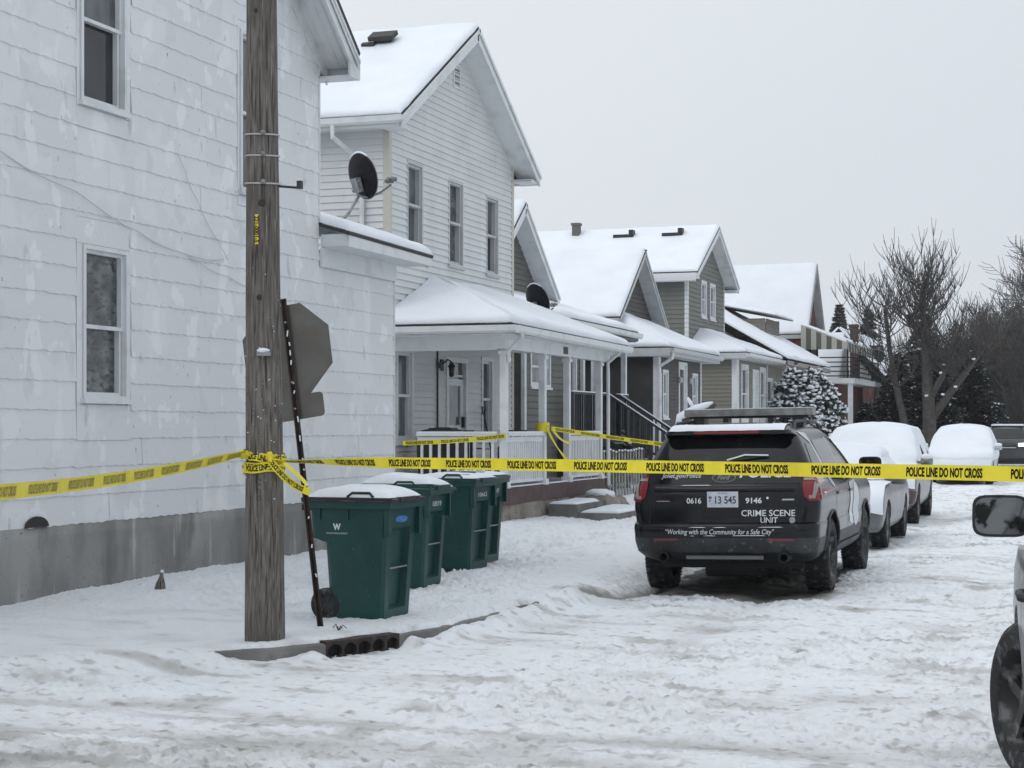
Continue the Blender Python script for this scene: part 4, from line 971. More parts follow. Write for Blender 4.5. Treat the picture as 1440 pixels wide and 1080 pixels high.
# ================================================================== HOUSE 7: brick house, steep roof, awning over a balcony
def house_seven():
    H = thing('steep_brick_house', 'brick house with a needle steep gable and a striped awning over its railed balcony', 'house', (-12.8, 79, 0))
    gable_house(H, -12.9, -24, 76.9, 81.7, 5.9, 9.0, .4, BRICK, GTRIM, .3, oh=.15, ohf=.35, trim_c=BRICK, found=None, bargew=.2)
    b = MB(); b.box(-12.88, -11.2, 76.5, 84.6, 0, 3.6); b.build('porch_wall', BRICK, H)
    b = MB(); b.box(-13, -10.4, 75.9, 85.2, 3.62, 3.85); b.build('balcony_slab', WTRIM, H)
    for yy in (76.1, 84.9):
        p = MB(); p.box(-10.7, -10.5, yy - .1, yy + .1, 0, 3.62); p.build('porch_post', WTRIM, H)
    r = MB(); 
    for z in (3.95, 4.15, 4.35, 4.55, 4.75):
        r.bar((-10.5, 76, z), (-10.5, 85.1, z), .04, .05); r.bar((-13, 76, z), (-10.5, 76, z), .04, .05)
    for k in range(24): r.bar((-10.5, 76 + k * .39, 3.86), (-10.5, 76 + k * .39, 4.78), .03, .03)
    r.build('iron_railing', BLACKP, H)
    aw = MB(); aw2 = MB(); n = 22
    for k in range(n):
        y = 75.8 + k * .42; m = aw if k % 2 else aw2
        m.prism([(-12.7, y, 6.15), (-12.7, y + .42, 6.15), (-10.7, y + .42, 5.35), (-10.7, y, 5.35)], (0, 0, .04))
        m.prism([(-10.7, y, 5.38), (-10.7, y + .42, 5.38), (-10.68, y + .36, 5.05), (-10.68, y + .21, 4.98), (-10.68, y + .06, 5.05)], (.03, 0, 0))
        if k == 0:
            for q in range(9):
                m2 = aw if q % 2 else aw2; x0 = -12.7 + q * .222; m2.prism([(x0, y, 6.15 - q * .089), (x0 + .222, y, 6.15 - (q + 1) * .089), (x0 + .222, y, 5.1), (x0, y, 5.1)], (0, .03, 0))
    a = aw.build('awning', mat('olive_awning', (.10, .10, .08), .7), H); aw2.build('awning_stripe', mat('cream_awning', (.40, .40, .36), .7), a)
    s = MB(); snow_quad(s, [(-10.75, 75.9, 5.42), (-10.75, 85, 5.42), (-12.65, 85, 6.2), (-12.65, 75.9, 6.2)], .08, .4); s.build('awning_snow', SNOW, a, smooth=True)
    for yy in (76.3, 80, 84.6):
        p = MB(); p.tube([(-10.75, yy, 3.86), (-10.75, yy, 5.3)], .04, 6); p.build('awning_pole', BLACKP, H)
    w = MB(); w.box(-12.9, -12.6, 78, 79.2, 4.0, 5.3); w.build('balcony_door', GLASS, H)
    gable_house(H, -12.6, -20, 84.6, 88.0, 3.9, 6.2, .2, WTRIM, WTRIM, .2, oh=.2, ohf=.3, found=None)
    c = MB(); c.box(-12.3, -11.95, 88.1, 88.7, 0, 6.75); c.box(-12.34, -11.91, 88.06, 88.74, 6.75, 6.88); c.build('chimney', mat('dark_brick', (.085, .05, .042), .85), H)
house_seven()

# ================================================================== HOUSE 8: far brick bungalow
def house_eight():
    H = thing('far_brick_bungalow', 'far red brick bungalow under a wide snowy roof, half hidden by the dark spruce', 'house', (-13, 103, 0))
    b = MB(); b.box(-16.4, -11.8, 96, 116, 0, 3.9); b.build('brick_wall', BRICK, H)
    rf = MB(); sn = MB()
    roof_plane(None, [(-10.9, 95.2, 3.95), (-10.9, 117, 3.95), (-13.9, 117, 7.1), (-13.9, 95.2, 7.1)], .05, .12, snow_mb=sn, roof_mb=rf, inset=0, res=1, sealed=(0, 0, 1, 0))
    roof_plane(None, [(-16.9, 117, 3.95), (-16.9, 95.2, 3.95), (-13.9, 95.2, 7.1), (-13.9, 117, 7.1)], .05, .12, snow_mb=sn, roof_mb=rf, inset=0, res=1, sealed=(0, 0, 1, 0))
    ro = rf.build('roof', DARKROOF, H); sn.build('roof_snow', SNOW, ro, smooth=True)
    b = MB(); b.prism([(-16.4, 96, 3.9), (-11.8, 96, 3.9), (-13.9, 96, 6.7)], (0, .1, 0)); b.build('gable_wall', WTRIM, H)
    p = MB(); p.box(-11.4, -11.0, 95.8, 96.3, 0, 3.7); p.build('blue_column', mat('slate_blue_paint', (.10, .13, .17), .7), H)
    w = MB(); 
    for y in (98.5, 103, 108): 
        w = MB(); w.box(-11.8, -11.76, y, y + 1.6, 1.4, 3.0); w.build('window', GLASS, H)
    m = MB(); m.box(-13.3, -12.3, 101, 102, 6.1, 6.4); m.build('roof_vent', BLACKP, H)
house_eight()

# ------------------------------------------------------------------ dishes
def sat_dish(label, base, centre, faceto, feed, rad=(.33, .29), arm=True):
    t = thing('satellite_dish', label, 'satellite dish', base, group='satellite dishes on roofs')
    DK = mat('dark_dish_back', (.007, .007, .009), .6, (.02, .02, .023), 14, .55, .75, spec=.2)
    c = Vector(centre); f = Vector(faceto).normalized(); r = f.cross(Vector((0, 0, 1))).normalized(); u = r.cross(f)
    m = MB(); rows = []
    for off in (0, .012):
        for i in range(9):
            q = i / 8 if off == 0 else 1 - i / 8
            rows.append([c + f * (.09 * q * q - (.012 if off == 0 else 0)) + (r * math.cos(2 * math.pi * k / 32) * rad[1] + u * math.sin(2 * math.pi * k / 32) * rad[0]) * q for k in range(32)])
    m.grid(rows, True); m.build('reflector', DK, t, smooth=True)
    m = MB(); pts = [c + f * .085 + (r * math.cos(a) * rad[1] + u * math.sin(a) * rad[0]) * 1.01 for a in [math.pi * 2 * k / 32 for k in range(33)]]; m.tube(pts, .008, 5); m.build('rim', GALV, t)
    m = MB()
    for k in range(6, 20):
        a = math.pi * 2 * k / 48 + .15
    pts = [c + f * .08 + (r * math.cos(a) * rad[1] + u * math.sin(a) * rad[0]) * 1.02 for a in [R(50 + 80 * k / 10) for k in range(11)]]; m.tube(pts, [.004] + [.014] * 9 + [.004], 6); m.build('rim_snow', SNOW, t)
    bk = c - u * .1 - f * .03
    m = MB(); b = Vector(base); kn = bk - u * .16 - f * .06; m.tube([b, b + (kn - b) * .5 - u * .03, kn, kn + u * .12], .022, 8); m.build('mast', GALV, t)
    m = MB(); M = Matrix.Translation(bk - f * .03) @ f.to_track_quat('Y', 'Z').to_matrix().to_4x4(); m.box(-.06, .06, -.05, .04, -.1, .1, M); m.box(-.09, .09, -.02, .0, -.03, .03, M); m.tube([M @ Vector((-.1, -.03, -.08)), M @ Vector((.1, -.03, .07))], .012, 6); m.tube([M @ Vector((-.13, -.02, -.03)), M @ Vector((.02, -.04, -.06))], .012, 6); m.build('bracket', GALV, t)
    fd = Vector(feed); m = MB(); m.tube([kn + u * .02, c - u * rad[0] * .95 + f * .1, c.lerp(fd, .6) - u * .17, fd - u * .03], .016, 8); m.build('feed_arm', GALV, t)
    m = MB(); d = (c - fd).normalized(); m.lathe([(0, -.06), (.035, -.05), (.035, .0), (.05, .02), (.05, .045), (0, .05)], fd + u * .03, d, 10); m.lathe([(0, -.06), (.03, -.05), (.03, .03), (0, .04)], fd + r * .07 + u * .05, d, 10); m.lathe([(0, -.06), (.03, -.05), (.03, .03), (0, .04)], fd - r * .07 + u * .03, d, 10); m.build('feed_horn', GALV, t)
FW = Vector((-math.sin(HEAD), math.cos(HEAD), 0)); RT = Vector((math.cos(HEAD), math.sin(HEAD), 0))
sat_dish('dark backed satellite dish standing on the snowy lean-to roof of the shingled house', (-10.0, 21.8, 4.5), (-9.96, 22.42, 5.25), FW * .66 + RT * .66 + Vector((0, 0, .3)), Vector((-9.96, 22.42, 5.25)) + RT * .44 + FW * .12 + Vector((0, 0, -.06)))
sat_dish('satellite dish half sunk behind the snowy porch roof of the clapboard house', (-11.5, 34.8, 4.2), (-11.35, 34.6, 4.37), FW * .6 + RT * .62 + Vector((0, 0, .35)), Vector((-11.35, 34.6, 4.37)) + RT * .38 + FW * .1 + Vector((0, 0, -.1)), rad=(.36, .32))
sat_dish('tiny satellite dish on the far snowy roof beside the brick chimney', (-12.1, 97.2, 5.1), (-12.1, 97.2, 5.6), (0.3, -.8, .4), (-11.9, 96.6, 6.0), rad=(.4, .4))

# ------------------------------------------------------------------ utility pole
PB = Vector((-6.05, 11.88, .1))
def pole_c(z): return Vector((PB.x - .006 * z, PB.y, z))
def pole_r(z): return .152 - .0078 * z
def utility_pole():
    t = thing('utility_pole', 'weathered wooden utility pole wrapped with yellow tape at the street corner', 'utility pole', PB)
    m = MB(); n = 64; rows = []; zs = list(np.arange(-.1, 11.01, .06))
    for z in zs:
        c = pole_c(z); r = pole_r(z); row = []
        for k in range(n):
            a = 2 * math.pi * k / n; g = noise.noise(Vector((math.cos(a) * 4, math.sin(a) * 4, z * .7))) * .006 + noise.noise(Vector((math.cos(a) * 16, math.sin(a) * 16, z * 1.6 + 9))) * .005
            row.append(c + Vector((math.cos(a), math.sin(a), 0)) * (r + g))
        rows.append(row)
    m.grid(rows, True); m.add(rows[-1], [tuple(range(n))]); m.build('pole', WOODPOLE, t, smooth=True)
    # direction to the camera
    fa = math.atan2(-PB.y, -PB.x)
    def on(a, z, d=0): c = pole_c(z); return c + Vector((math.cos(fa + a), math.sin(fa + a), 0)) * (pole_r(z) + d)
    for z in (3.96, 3.80, 3.59):
        m = MB(); pts = [on(2 * math.pi * k / 40, z - .012 * math.cos(2 * math.pi * k / 40), .006) for k in range(41)]; m.tube(pts, .0065, 6); w = m.build('wire_band', mat('pale_wire', (.42, .42, .40), .6), t)
        m = MB(); p = on(.03, z + .0, .012); m.blob(p, (.022, .022, .022), 5, 8, .05); m.build('clamp', GALV, w, smooth=True)
    m = MB(); a = on(1.25, 3.57, -.01); m.tube([a, a + RT * .17 + Vector((0, 0, -.012))], .009, 6); p = a + RT * .17; m.box(p.x - .015, p.x + .02, p.y - .02, p.y + .02, p.z - .02, p.z + .04); m.build('pole_step', BLACKP, t)
    m = MB(); m.lathe([(.0, .008), (.022, .006), (.028, 0)], on(-.05, 3.43, .0), Vector((math.cos(fa), math.sin(fa), 0)), 14); m.build('bolt_hole', BLACKP, t)
    m = MB(); m.lathe([(.0, .006), (.018, .004), (.022, 0)], on(-.22, 2.72, .0), Vector((math.cos(fa), math.sin(fa), 0)), 14); m.lathe([(.0, .006), (.014, .004), (.018, 0)], on(-.4, 4.88, .0), Vector((math.cos(fa), math.sin(fa), 0)), 14); m.build('knot', BLACKP, t)
    # number tag, lettering running down
    m = MB(); rows = [[on(-.46 + q * .07 / 3 * 3, z, .006) for q in range(4)] for z in (3.345, 3.12)]
    m.grid(rows); tg = m.build('number_tag', mat('tag_yellow', (.72, .55, .03), .5), t)
    V, Fc = text2d('221-0001-5', .20, .034, .03); m = MB(); m.add([on(-.355 + (y) / .135, 3.2325 - x, .0085) for x, y in V], Fc); m.build('tag_number', BLK, tg, fixn=False)
    # bracket with snow
    m = MB(); p = on(-.02, 2.30, .0); M = Matrix.Translation(p) @ Matrix.Rotation(fa, 4, 'Z'); m.box(-.01, .07, -.05, .055, -.02, .01, M); br = m.build('bracket', GALV, t)
    m = MB(); m.blob(M @ Vector((.035, 0, .02)), (.045, .06, .02), 6, 12, .1); m.build('bracket_snow', SNOW, br, smooth=True)
    # staples and nails left in the wood
    m = MB(); rg = random.Random(11)
    for k in range(75):
        z = rg.gauss(1.85, .28) if k < 60 else rg.uniform(.3, 4.6); a = rg.uniform(-1.4, 1.4)
        if z < .25 or z > 4.8: continue
        m.blob(on(a, z, .003), (.006, .006, .006), 3, 5, .1)
    m.build('nails', GALV, t)
    m = MB()
    for k in range(26):
        z = rg.gauss(1.85, .3); a = rg.uniform(-1.4, 1.4); m.blob(on(a, z, .003), (.0045, .0045, .0045), 3, 5, .3)
    m.build('snow_specks', SNOW, t)
    m = MB(); V, Fc = text2d('7 E C O', .17, .035, .0); m.add([on(-.02 + (y) / .15 - .28, 1.28 - x, .004) for x, y in V], Fc); m.build('carved_mark', mat('dark_carving', (.05, .045, .04), .9), t, fixn=False)
utility_pole()

# ------------------------------------------------------------------ stop sign seen from behind
def stop_sign():
    b = Vector((-5.96, 12.72, -.05)); tp = Vector((-6.42, 12.93, 2.80))
    t = thing('stop_sign', 'octagonal stop sign seen from its grey back on a leaning rusty post behind the pole', 'road sign', (b.x, b.y, .12))
    u = (tp - b).normalized(); r = Vector((math.cos(HEAD - R(15)), math.sin(HEAD - R(15)), 0)); r = (r - u * r.dot(u)).normalized(); n = r.cross(u) # towards the camera side
    if n.dot(-FW) < 0: n = -n
    m = MB(); w = .026; L_ = (tp - b).length
    prof = [(-w, 0), (-w * .55, 0), (-w * .5, -.028), (w * .5, -.028), (w * .55, 0), (w, 0), (w, .004), (w * .62, .004), (w * .56, -.024), (-w * .56, -.024), (-w * .62, .004), (-w, .004)]
    m.grid([[b + u * s + r * x + n * y for x, y in prof] for s in (0, L_)], True); 
    for s in (0, L_): m.add([b + u * s + r * x + n * y for x, y in prof], [tuple(range(12))])
    po = m.build('post', RUST, t)
    m = MB(); rg = random.Random(5)
    for k in range(34):
        s = .12 + k * (L_ - .2) / 34; 
        if rg.random() < .4:
            h = rg.uniform(.01, .05); m.bar(b + u * s + n * .010 + r * rg.uniform(.0, .022), b + u * (s + h) + n * .010 + r * .012, .009, .008, up=n)
    m.build('post_snow', SNOW, po)
    m = MB()
    for k in range(40): m.lathe([(0, .0065), (.0045, .0065)], b + u * (.1 + k * .065) + n * -.028, n, 6)
    c = tp - u * .43 - r * .03 - n * .032
    R8 = .38 / math.cos(math.pi / 8)
    ring = [c + r * R8 * math.cos(R(22.5 + 45 * k)) + u * R8 * math.sin(R(22.5 + 45 * k)) for k in range(8)]
    m = MB(); m.prism(ring, -n * .003); pl = m.build('sign_plate', SIGNBACK, t)
    m = MB(); m.add([p - n * .005 for p in ring], [tuple(range(8))]); m.build('red_face', mat('sign_red', (.35, .015, .02), .4), pl, fixn=False)
    c2 = tp - u * .905 - r * .0 - n * .032; ww, hh, rr = .235, .10, .035; pts = []
    for cx, cy, a0 in ((ww - rr, hh - rr, 0), (-ww + rr, hh - rr, 90), (-ww + rr, -hh + rr, 180), (ww - rr, -hh + rr, 270)):
        for k in range(6): a = R(a0 + k * 18); pts.append(c2 + r * (cx + rr * math.cos(a)) + u * (cy + rr * math.sin(a)))
    m = MB(); m.prism(pts, -n * .003); m.build('supplementary_plate', SIGNBACK, t)
    for d in (.2, .70, .92): m = MB(); m.lathe([(0, .016), (.010, .014), (.012, 0)], tp - u * d + n * .004, n, 6); m.build('bolt', GALV, t)
stop_sign()

# ------------------------------------------------------------------ wheeled bins
def wheeled_bin(label, loc, rz, snow, num, big_w=False, sticker=False, lid_tilt=0):
    t = thing('wheeled_bin', label, 'wheeled bin', loc, rz, group='green wheeled bins along the sidewalk')
    # x: to the front (street), y: sideways, z: up
    def sec(z):                         # half width, back x, front x
        k = z / 1.0
        hw = .28 + .05 * k
        xb = -.25 - .05 * k; xf = .24 + .06 * k
        if z > .66: xb -= .12 * min((z - .66) / .04, 1)
        return hw, xb, xf
    zs = [.02, .06, .10, .13, .4, .66, .70, .76, .79, .94, 1.0]
    m = MB(); rows = []
    for z in zs:
        hw, xb, xf = sec(z); c = .045
        rows.append([(xb, -hw + c, z), (xb + c, -hw, z), (xf - c * .6, -hw, z), (xf, -hw + c * .6, z), (xf, -hw * .62, z), (xf - (.055 if .12 < z < .77 else 0), -hw * .58, z), (xf - (.055 if .12 < z < .77 else 0), hw * .58, z), (xf, hw * .62, z), (xf, hw - c * .6, z), (xf - c * .6, hw, z), (xb + c, hw, z), (xb, hw - c, z)])
    m.grid(rows, True); m.add(rows[0], [tuple(range(12))])
    # wheel cut: dark arch is formed by the bin's narrower tail
    m.build('body', BINGREEN, t, smooth='auto', local=True)
    m = MB(); hw, xb, xf = sec(1.0)
    for (a0, a1, b0, b1) in ((xb - .03, xf + .05, -hw - .03, -hw + .002), (xb - .03, xf + .05, hw - .002, hw + .03), (xf + .001, xf + .05, -hw + .002, hw - .002), (xb - .03, xb - .001, -hw + .002, hw - .002)): m.box(a0, a1, b0, b1, .955, 1.02)
    # small ribs under the rim and the raised corner
    for x in (xb + .1, xb + .36): m.box(x, x + .012, -hw - .012, -hw + .02, .86, .955)
    m.box(xf - .02, xf + .028, -hw - .012, -hw + .03, .72, .955); m.box(xf - .02, xf + .028, hw - .03, hw + .012, .72, .955)
    m.build('rim', BINGREEN, t, local=True)
    # recessed pocket side shadows come from the shape; bar across the front
    m = MB(); m.tube([(.258, -.18, .45), (.258, .18, .45)], .008, 8); m.build('lift_bar', GALV, t, local=True)
    LM = Matrix.Rotation(lid_tilt, 4, 'X')
    m = MB(); rows = []; ym = hw + .035
    for i in range(11):
        u = i / 10; x = xb - .05 + (xf + .06 - xb + .05) * u; row = []
        for j in range(11):
            v = j / 10; y = -ym + 2 * ym * v; e = min(1, min(u, 1 - u) * 6) * min(1, min(v, 1 - v) * 6)
            row.append(LM @ Vector((x, y, 1.035 + .045 * e + .012 * math.sin(u * 3.1) * e)))
        rows.append(row)
    m.grid(rows); rim_ = [rows[0], rows[-1], [q[0] for q in rows], [q[-1] for q in rows]]
    for e in rim_: m.grid([e, [p - Vector((0, 0, .03)) for p in e]])
    m.add([LM @ Vector(p) for p in ((xb - .05, -ym, 1.006), (xf + .06, -ym, 1.006), (xf + .06, ym, 1.006), (xb - .05, ym, 1.006))], [(0, 1, 2, 3)])
    m.box(xb - .05, xf + .06, -ym - .004, -ym + .02, 1.021, 1.045); m.box(xf + .03, xf + .075, -.2, .2, 1.01, 1.05)
    m.tube([(xb + .36, -ym + .03, 1.05), (xb + .40, -ym + .05, 1.085), (xb + .56, -ym + .05, 1.085), (xb + .6, -ym + .03, 1.05)], .012, 6)
    lid = m.build('lid', BLACKP if big_w else BINGREEN, t, local=True)
    m = MB(); m.tube([(xb - .10, -.22, .96), (xb - .10, .22, .96)], .016, 8); m.box(xb - .11, xb, -.24, -.2, .93, .98); m.box(xb - .11, xb, .2, .24, .93, .98); m.build('handle', BLACKP, t, local=True)
    for s in (-1, 1):
        m = MB(); m.lathe([(.085, -.025), (.125, -.028), (.14, -.012), (.14, .012), (.125, .028), (.085, .025)], (-.285, s * .265, .14), (0, 1, 0), 28); wh = m.build('wheel', RUBBER, t, local=True, smooth='auto')
        m = MB(); m.lathe([(0, -.02), (.02, -.02), (.03, -.012), (.09, -.006), (.09, .006), (.03, .012), (0, .02)], (-.285, s * .265, .14), (0, 1, 0), 28)
        for k in range(6):
            a = k * math.pi / 3; m.bar((-.285, s * .265, .14), (-.285 + .088 * math.cos(a), s * .265, .14 + .088 * math.sin(a)), .016, .036, up=(0, 1, 0))
        m.build('hub', BLACKP, wh, local=True)
    m = MB(); m.tube([(-.285, -.25, .14), (-.285, .25, .14)], .012, 6); m.build('axle', GALV, t, local=True)
    yy = lambda z: -(.28 + .05 * z + .0025); xx = lambda z: .24 + .06 * z + .003
    if big_w:
        V, Fc = text2d('W', .072, .055, .05); m = MB(); m.add([(-.16 + x, yy(.80 + y), .80 + y) for x, y in V], Fc); m.build('lettering', WHITEM, t, local=True, fixn=False)
        V, Fc = text2d('WASTE MANAGEMENT', .20, .014, .0); m = MB(); m.add([(-.16 + x, yy(.745 + y), .745 + y) for x, y in V], Fc); m.build('small_print', WHITEM, t, local=True, fixn=False)
    if sticker:
        m = MB(); n = 18; rg = random.Random(3)
        P_ = [(.13 * math.cos(2 * math.pi * k / n) * (1 + .15 * rg.uniform(-1, 1)), .86 + .028 * math.sin(2 * math.pi * k / n) * (1 + .15 * rg.uniform(-1, 1))) for k in range(n)]
        m.add([(xx(z), y, z) for y, z in P_], [tuple(range(n))]); m.build('blue_marking', BLUEST, t, local=True, fixn=False)
    else:
        V, Fc = text2d(num, .26, .05, .02); m = MB(); m.add([(xx(.86 + y), x, .86 + y) for x, y in V], Fc); m.build('bin_number', WHITEM, t, local=True, fixn=False)
    if snow:
        m = MB(); rows = []; rg = random.Random(hash(num) % 99 if False else int(num[-1]) + 3)
        for i in range(25):
            u = i / 24; row = []
            for j in range(21):
                v = j / 20; x = xb - .02 + (xf + .05 - xb) * u; y = (-ym + .03) + 2 * (ym - .03) * v
                e = (1 - abs(2 * u - 1) ** 3.5) * (1 - abs(2 * v - 1) ** 3.5); h = snow * (max(e, 0) ** .5) * (.75 + .35 * math.sin(u * 2.6 + .4) + .5 * noise.noise(Vector((x * 3 + loc[1], y * 3, 0))))
                row.append(LM @ Vector((x, y, 1.078 + h - .03 * (1 - max(e, 0) ** .4))))
            rows.append(row)
        m.grid(rows); m.build('lid_snow', SNOW, lid, smooth=True, local=True)
        m = MB(); m.bar((xb - .02, -hw - .02, 1.024), (xf + .04, -hw - .02, 1.024), .03, .010); m.bar((xf + .035, -hw, 1.024), (xf + .035, hw, 1.024), .02, .010); m.build('rim_snow', SNOW, t, local=True)
def at_bin(x, y): return (x, y, gz(x, y) - .02)
wheeled_bin('green bin nearest the pole with a W mark, blue sticker and snow heaped black lid', at_bin(-5.97, 13.68), R(-1), .055, '48291', big_w=True, sticker=True)
wheeled_bin('second green bin from the pole, its green lid thickly heaped with snow', at_bin(-6.78, 16.55), R(2), .07, '10519', lid_tilt=R(-3.5))
wheeled_bin('third green bin from the pole, thin snow dusting its lid', at_bin(-7.0, 18.55), R(-2), .02, '10662')
wheeled_bin('last green bin of the row, peeping out behind its neighbour before the stone steps', at_bin(-7.15, 19.4), R(1), .015, '10787')

# ------------------------------------------------------------------ tape
TW = .076
def ribbon(name, label, P, n, up_fn, w=TW, s0=None, texts=True, mirror=False, ink=BLK, period=.62, tlen=.447, phase=.0, group='yellow police tape', parent=None, tm=.045, front=None):
    """P(t) centre line 0..1, up_fn(t, tangent) unit across vector"""
    pts = [Vector(P(k / n)) for k in range(n + 1)]; L_ = [0]
    for a, b in zip(pts[:-1], pts[1:]): L_.append(L_[-1] + (b - a).length)
    ups = []
    for k in range(n + 1):
        d = (pts[min(k + 1, n)] - pts[max(k - 1, 0)]).normalized(); u = up_fn(k / n, d); u = (u - d * u.dot(d)).normalized(); ups.append(u)
    m = MB(); m.grid([[p - u * w / 2, p, p + u * w / 2] for p, u in zip(pts, ups)])
    o = m.build(name, YEL, parent, smooth=True, fixn=False)
    if parent is None: tag(o, label, 'barrier tape', group)
    if texts:
        V, Fc = text2d('POLICE LINE DO NOT CROSS', tlen, tm, .04); T = MB(); s = phase
        def at(sv):
            sv = min(max(sv, 0), L_[-1] - 1e-6); i = int(np.searchsorted(L_, sv, side='right')) - 1; i = min(i, n - 1)
            f = (sv - L_[i]) / (L_[i + 1] - L_[i]); return pts[i].lerp(pts[i + 1], f), ups[i].lerp(ups[i + 1], f).normalized(), (pts[i + 1] - pts[i]).normalized()
        while s < L_[-1]:
            vs = []
            for x, y in V:
                sv = s + tlen / 2 + (-x if mirror else x); p, u, d = at(sv); nn = d.cross(u)
                if nn.dot(Vector((0, 0, 1.75)) - p) < 0: nn = -nn
                vs.append(p + u * y + nn * .0016)
            if s + tlen < L_[-1] + (0 if not mirror else 0): T.add(vs, Fc)
            s += period
        if T.v: q = T.build('lettering', ink, o, fixn=False)
    return o
UP = Vector((0, 0, 1))
# long tape from the pole out to the right, twisted narrow at its pole end
A = Vector((-5.92, 11.80, 1.490)); cR = RT * 2.9 + FW * 8.05; B = Vector((cR.x, cR.y, 1.52))
def Pm(t): p = A.lerp(B, t); return p + Vector((0, 0, .006 * math.sin(math.pi * t)))
def sstep_(x): x = min(max(x, 0), 1); return x * x * (3 - 2 * x)
def um(t, d):
    tw = R(72) * (1 - sstep_(t / .27))
    side = d.cross(UP).normalized(); return UP * math.cos(tw) + side * math.sin(tw) + side * (.09 * math.sin(t * 21) + .05 * math.sin(t * 47))
ribbon('police_tape', 'long taut yellow police tape stretched from the pole across the police vehicle', Pm, 260, um, phase=.14, period=.606, tm=.050)
# left tape, seen from its back
A2 = on_left = Vector((-6.19, 11.80, 1.545)); cl = -RT * 2.45 + FW * 6.2; B2 = Vector((cl.x, cl.y, 1.465))
def Pl(t): p = A2.lerp(B2, t); return p + Vector((0, 0, -.05 * math.sin(math.pi * t)))
def ul(t, d):
    side = d.cross(UP).normalized(); tw = R(8) + R(40) * (1 - min(t / .3, 1)); return UP * math.cos(tw) - side * math.sin(tw) + side * .08 * math.sin(t * 17)
ribbon('police_tape', 'yellow police tape running left from the pole with its printing seen blurred from behind', Pl, 160, ul, mirror=True, ink=OLIVE, phase=.12, period=.61, tlen=.43, tm=.05)
# turns round the pole
fa = math.atan2(-PB.y, -PB.x)
def wrap(z0, dz, ph, tilt, extra=.006, tlen=.3):
    def Pw(t): a = fa + 1.5 - t * 2 * math.pi * .98; z = z0 + dz * math.sin(t * 2 * math.pi + tilt); c = pole_c(z); return c + Vector((-math.cos(a - 0), -math.sin(a), 0)) * -(pole_r(z) + extra)
    return Pw
def wrapP(z0, dz, tilt, extra):
    def Pw(t):
        a = fa - math.pi + t * 2 * math.pi; z = z0 + dz * math.sin(t * 2 * math.pi + tilt) + .004 * math.sin(t * 31 + tilt); c = pole_c(z); return c + Vector((math.cos(a), math.sin(a), 0)) * (pole_r(z) + extra)
    return Pw
t0 = ribbon('police_tape', 'crumpled yellow police tape wound several turns and knotted round the wooden pole', wrapP(1.525, .018, .6, .008), 60, lambda t, d: UP + d.cross(UP) * .5 * math.sin(t * 26), phase=.30, period=.6, w=.07)
ribbon('tape_turn', None, wrapP(1.48, .026, 2.2, .013), 60, lambda t, d: UP + d.cross(UP) * .9 * math.sin(t * 17 + 1), phase=.16, period=.6, parent=t0, w=.062, tm=.036)
ribbon('tape_turn', None, wrapP(1.435, .012, 4.0, .017), 60, lambda t, d: UP, phase=.34, period=.6, parent=t0, w=.072)
cpt = pole_c(1.5) + Vector((math.cos(fa + .25), math.sin(fa + .25), 0)) * (pole_r(1.5) + .03)
def tail(t): return cpt + RT * (.30 * t) + Vector((0, 0, -.235 * t - .04 * math.sin(t * 3) )) + FW * -.03 * math.sin(t * 3)
ribbon('tape_tail', None, tail, 30, lambda t, d: UP * .5 + RT * .6, w=.055, phase=.01, period=.5, tlen=.33, tm=.036, parent=t0)
def tail2(t): return cpt + RT * (.02 + .26 * t) + Vector((0, 0, -.19 * t ** 1.6)) + FW * .03
ribbon('tape_tail', None, tail2, 20, lambda t, d: UP * .6 + FW * .8, w=.05, texts=False, parent=t0)
for c_, r_ in ((cpt + Vector((0, 0, .02)), (.03, .02, .04)), (pole_c(1.54) + Vector((math.cos(fa - 1.1), math.sin(fa - 1.1), 0)) * (pole_r(1.5) + .02), (.05, .03, .03))): m = MB(); m.blob(c_, r_, 7, 11, .4); m.build('knot', YEL, t0)
# porch tapes
def straight(a, b, sag): a = Vector(a); b = Vector(b); return lambda t: a.lerp(b, t) + Vector((0, 0, -sag * math.sin(math.pi * t)))
u0 = lambda t, d: UP + d.cross(UP).normalized() * .25 * math.sin(t * 9)
ribbon('police_tape', 'yellow police tape strung across the near end of the clapboard porch', straight((-10.9, 26.3, 1.48), (-9.30, 26.82, 1.60), .02), 60, u0, phase=.05, period=.58, tm=.05)
ribbon('police_tape', 'yellow police tape running from the middle porch post behind the police vehicle', straight((-9.2, 28.95, 1.72), (-5.0, 36.0, 1.15), .12), 90, u0, phase=.1, period=.61)
p3 = ribbon('police_tape', 'yellow police tape tangled round the middle post of the clapboard porch', (lambda t: Vector((-9.36 + .12 * math.cos(t * 19), 28.95 + .13 * math.sin(t * 19), 1.74 + .05 * math.sin(t * 12)))), 70, lambda t, d: UP, texts=False, w=.07)
ribbon('loose_end', None, straight((-9.25, 28.85, 1.72), (-9.2, 29.9, 1.15), .05), 20, u0, parent=p3, texts=False, w=.05)
ribbon('loose_end', None, straight((-9.2, 29.0, 1.70), (-9.25, 30.3, 1.45), .06), 20, u0, parent=p3, texts=False, w=.05)
ribbon('police_tape', 'slack lower yellow police tape hanging in front of the picket fence', straight((-9.2, 30.4, 1.0), (-5.3, 33.0, .86), .06), 60, u0, texts=False, w=.03)
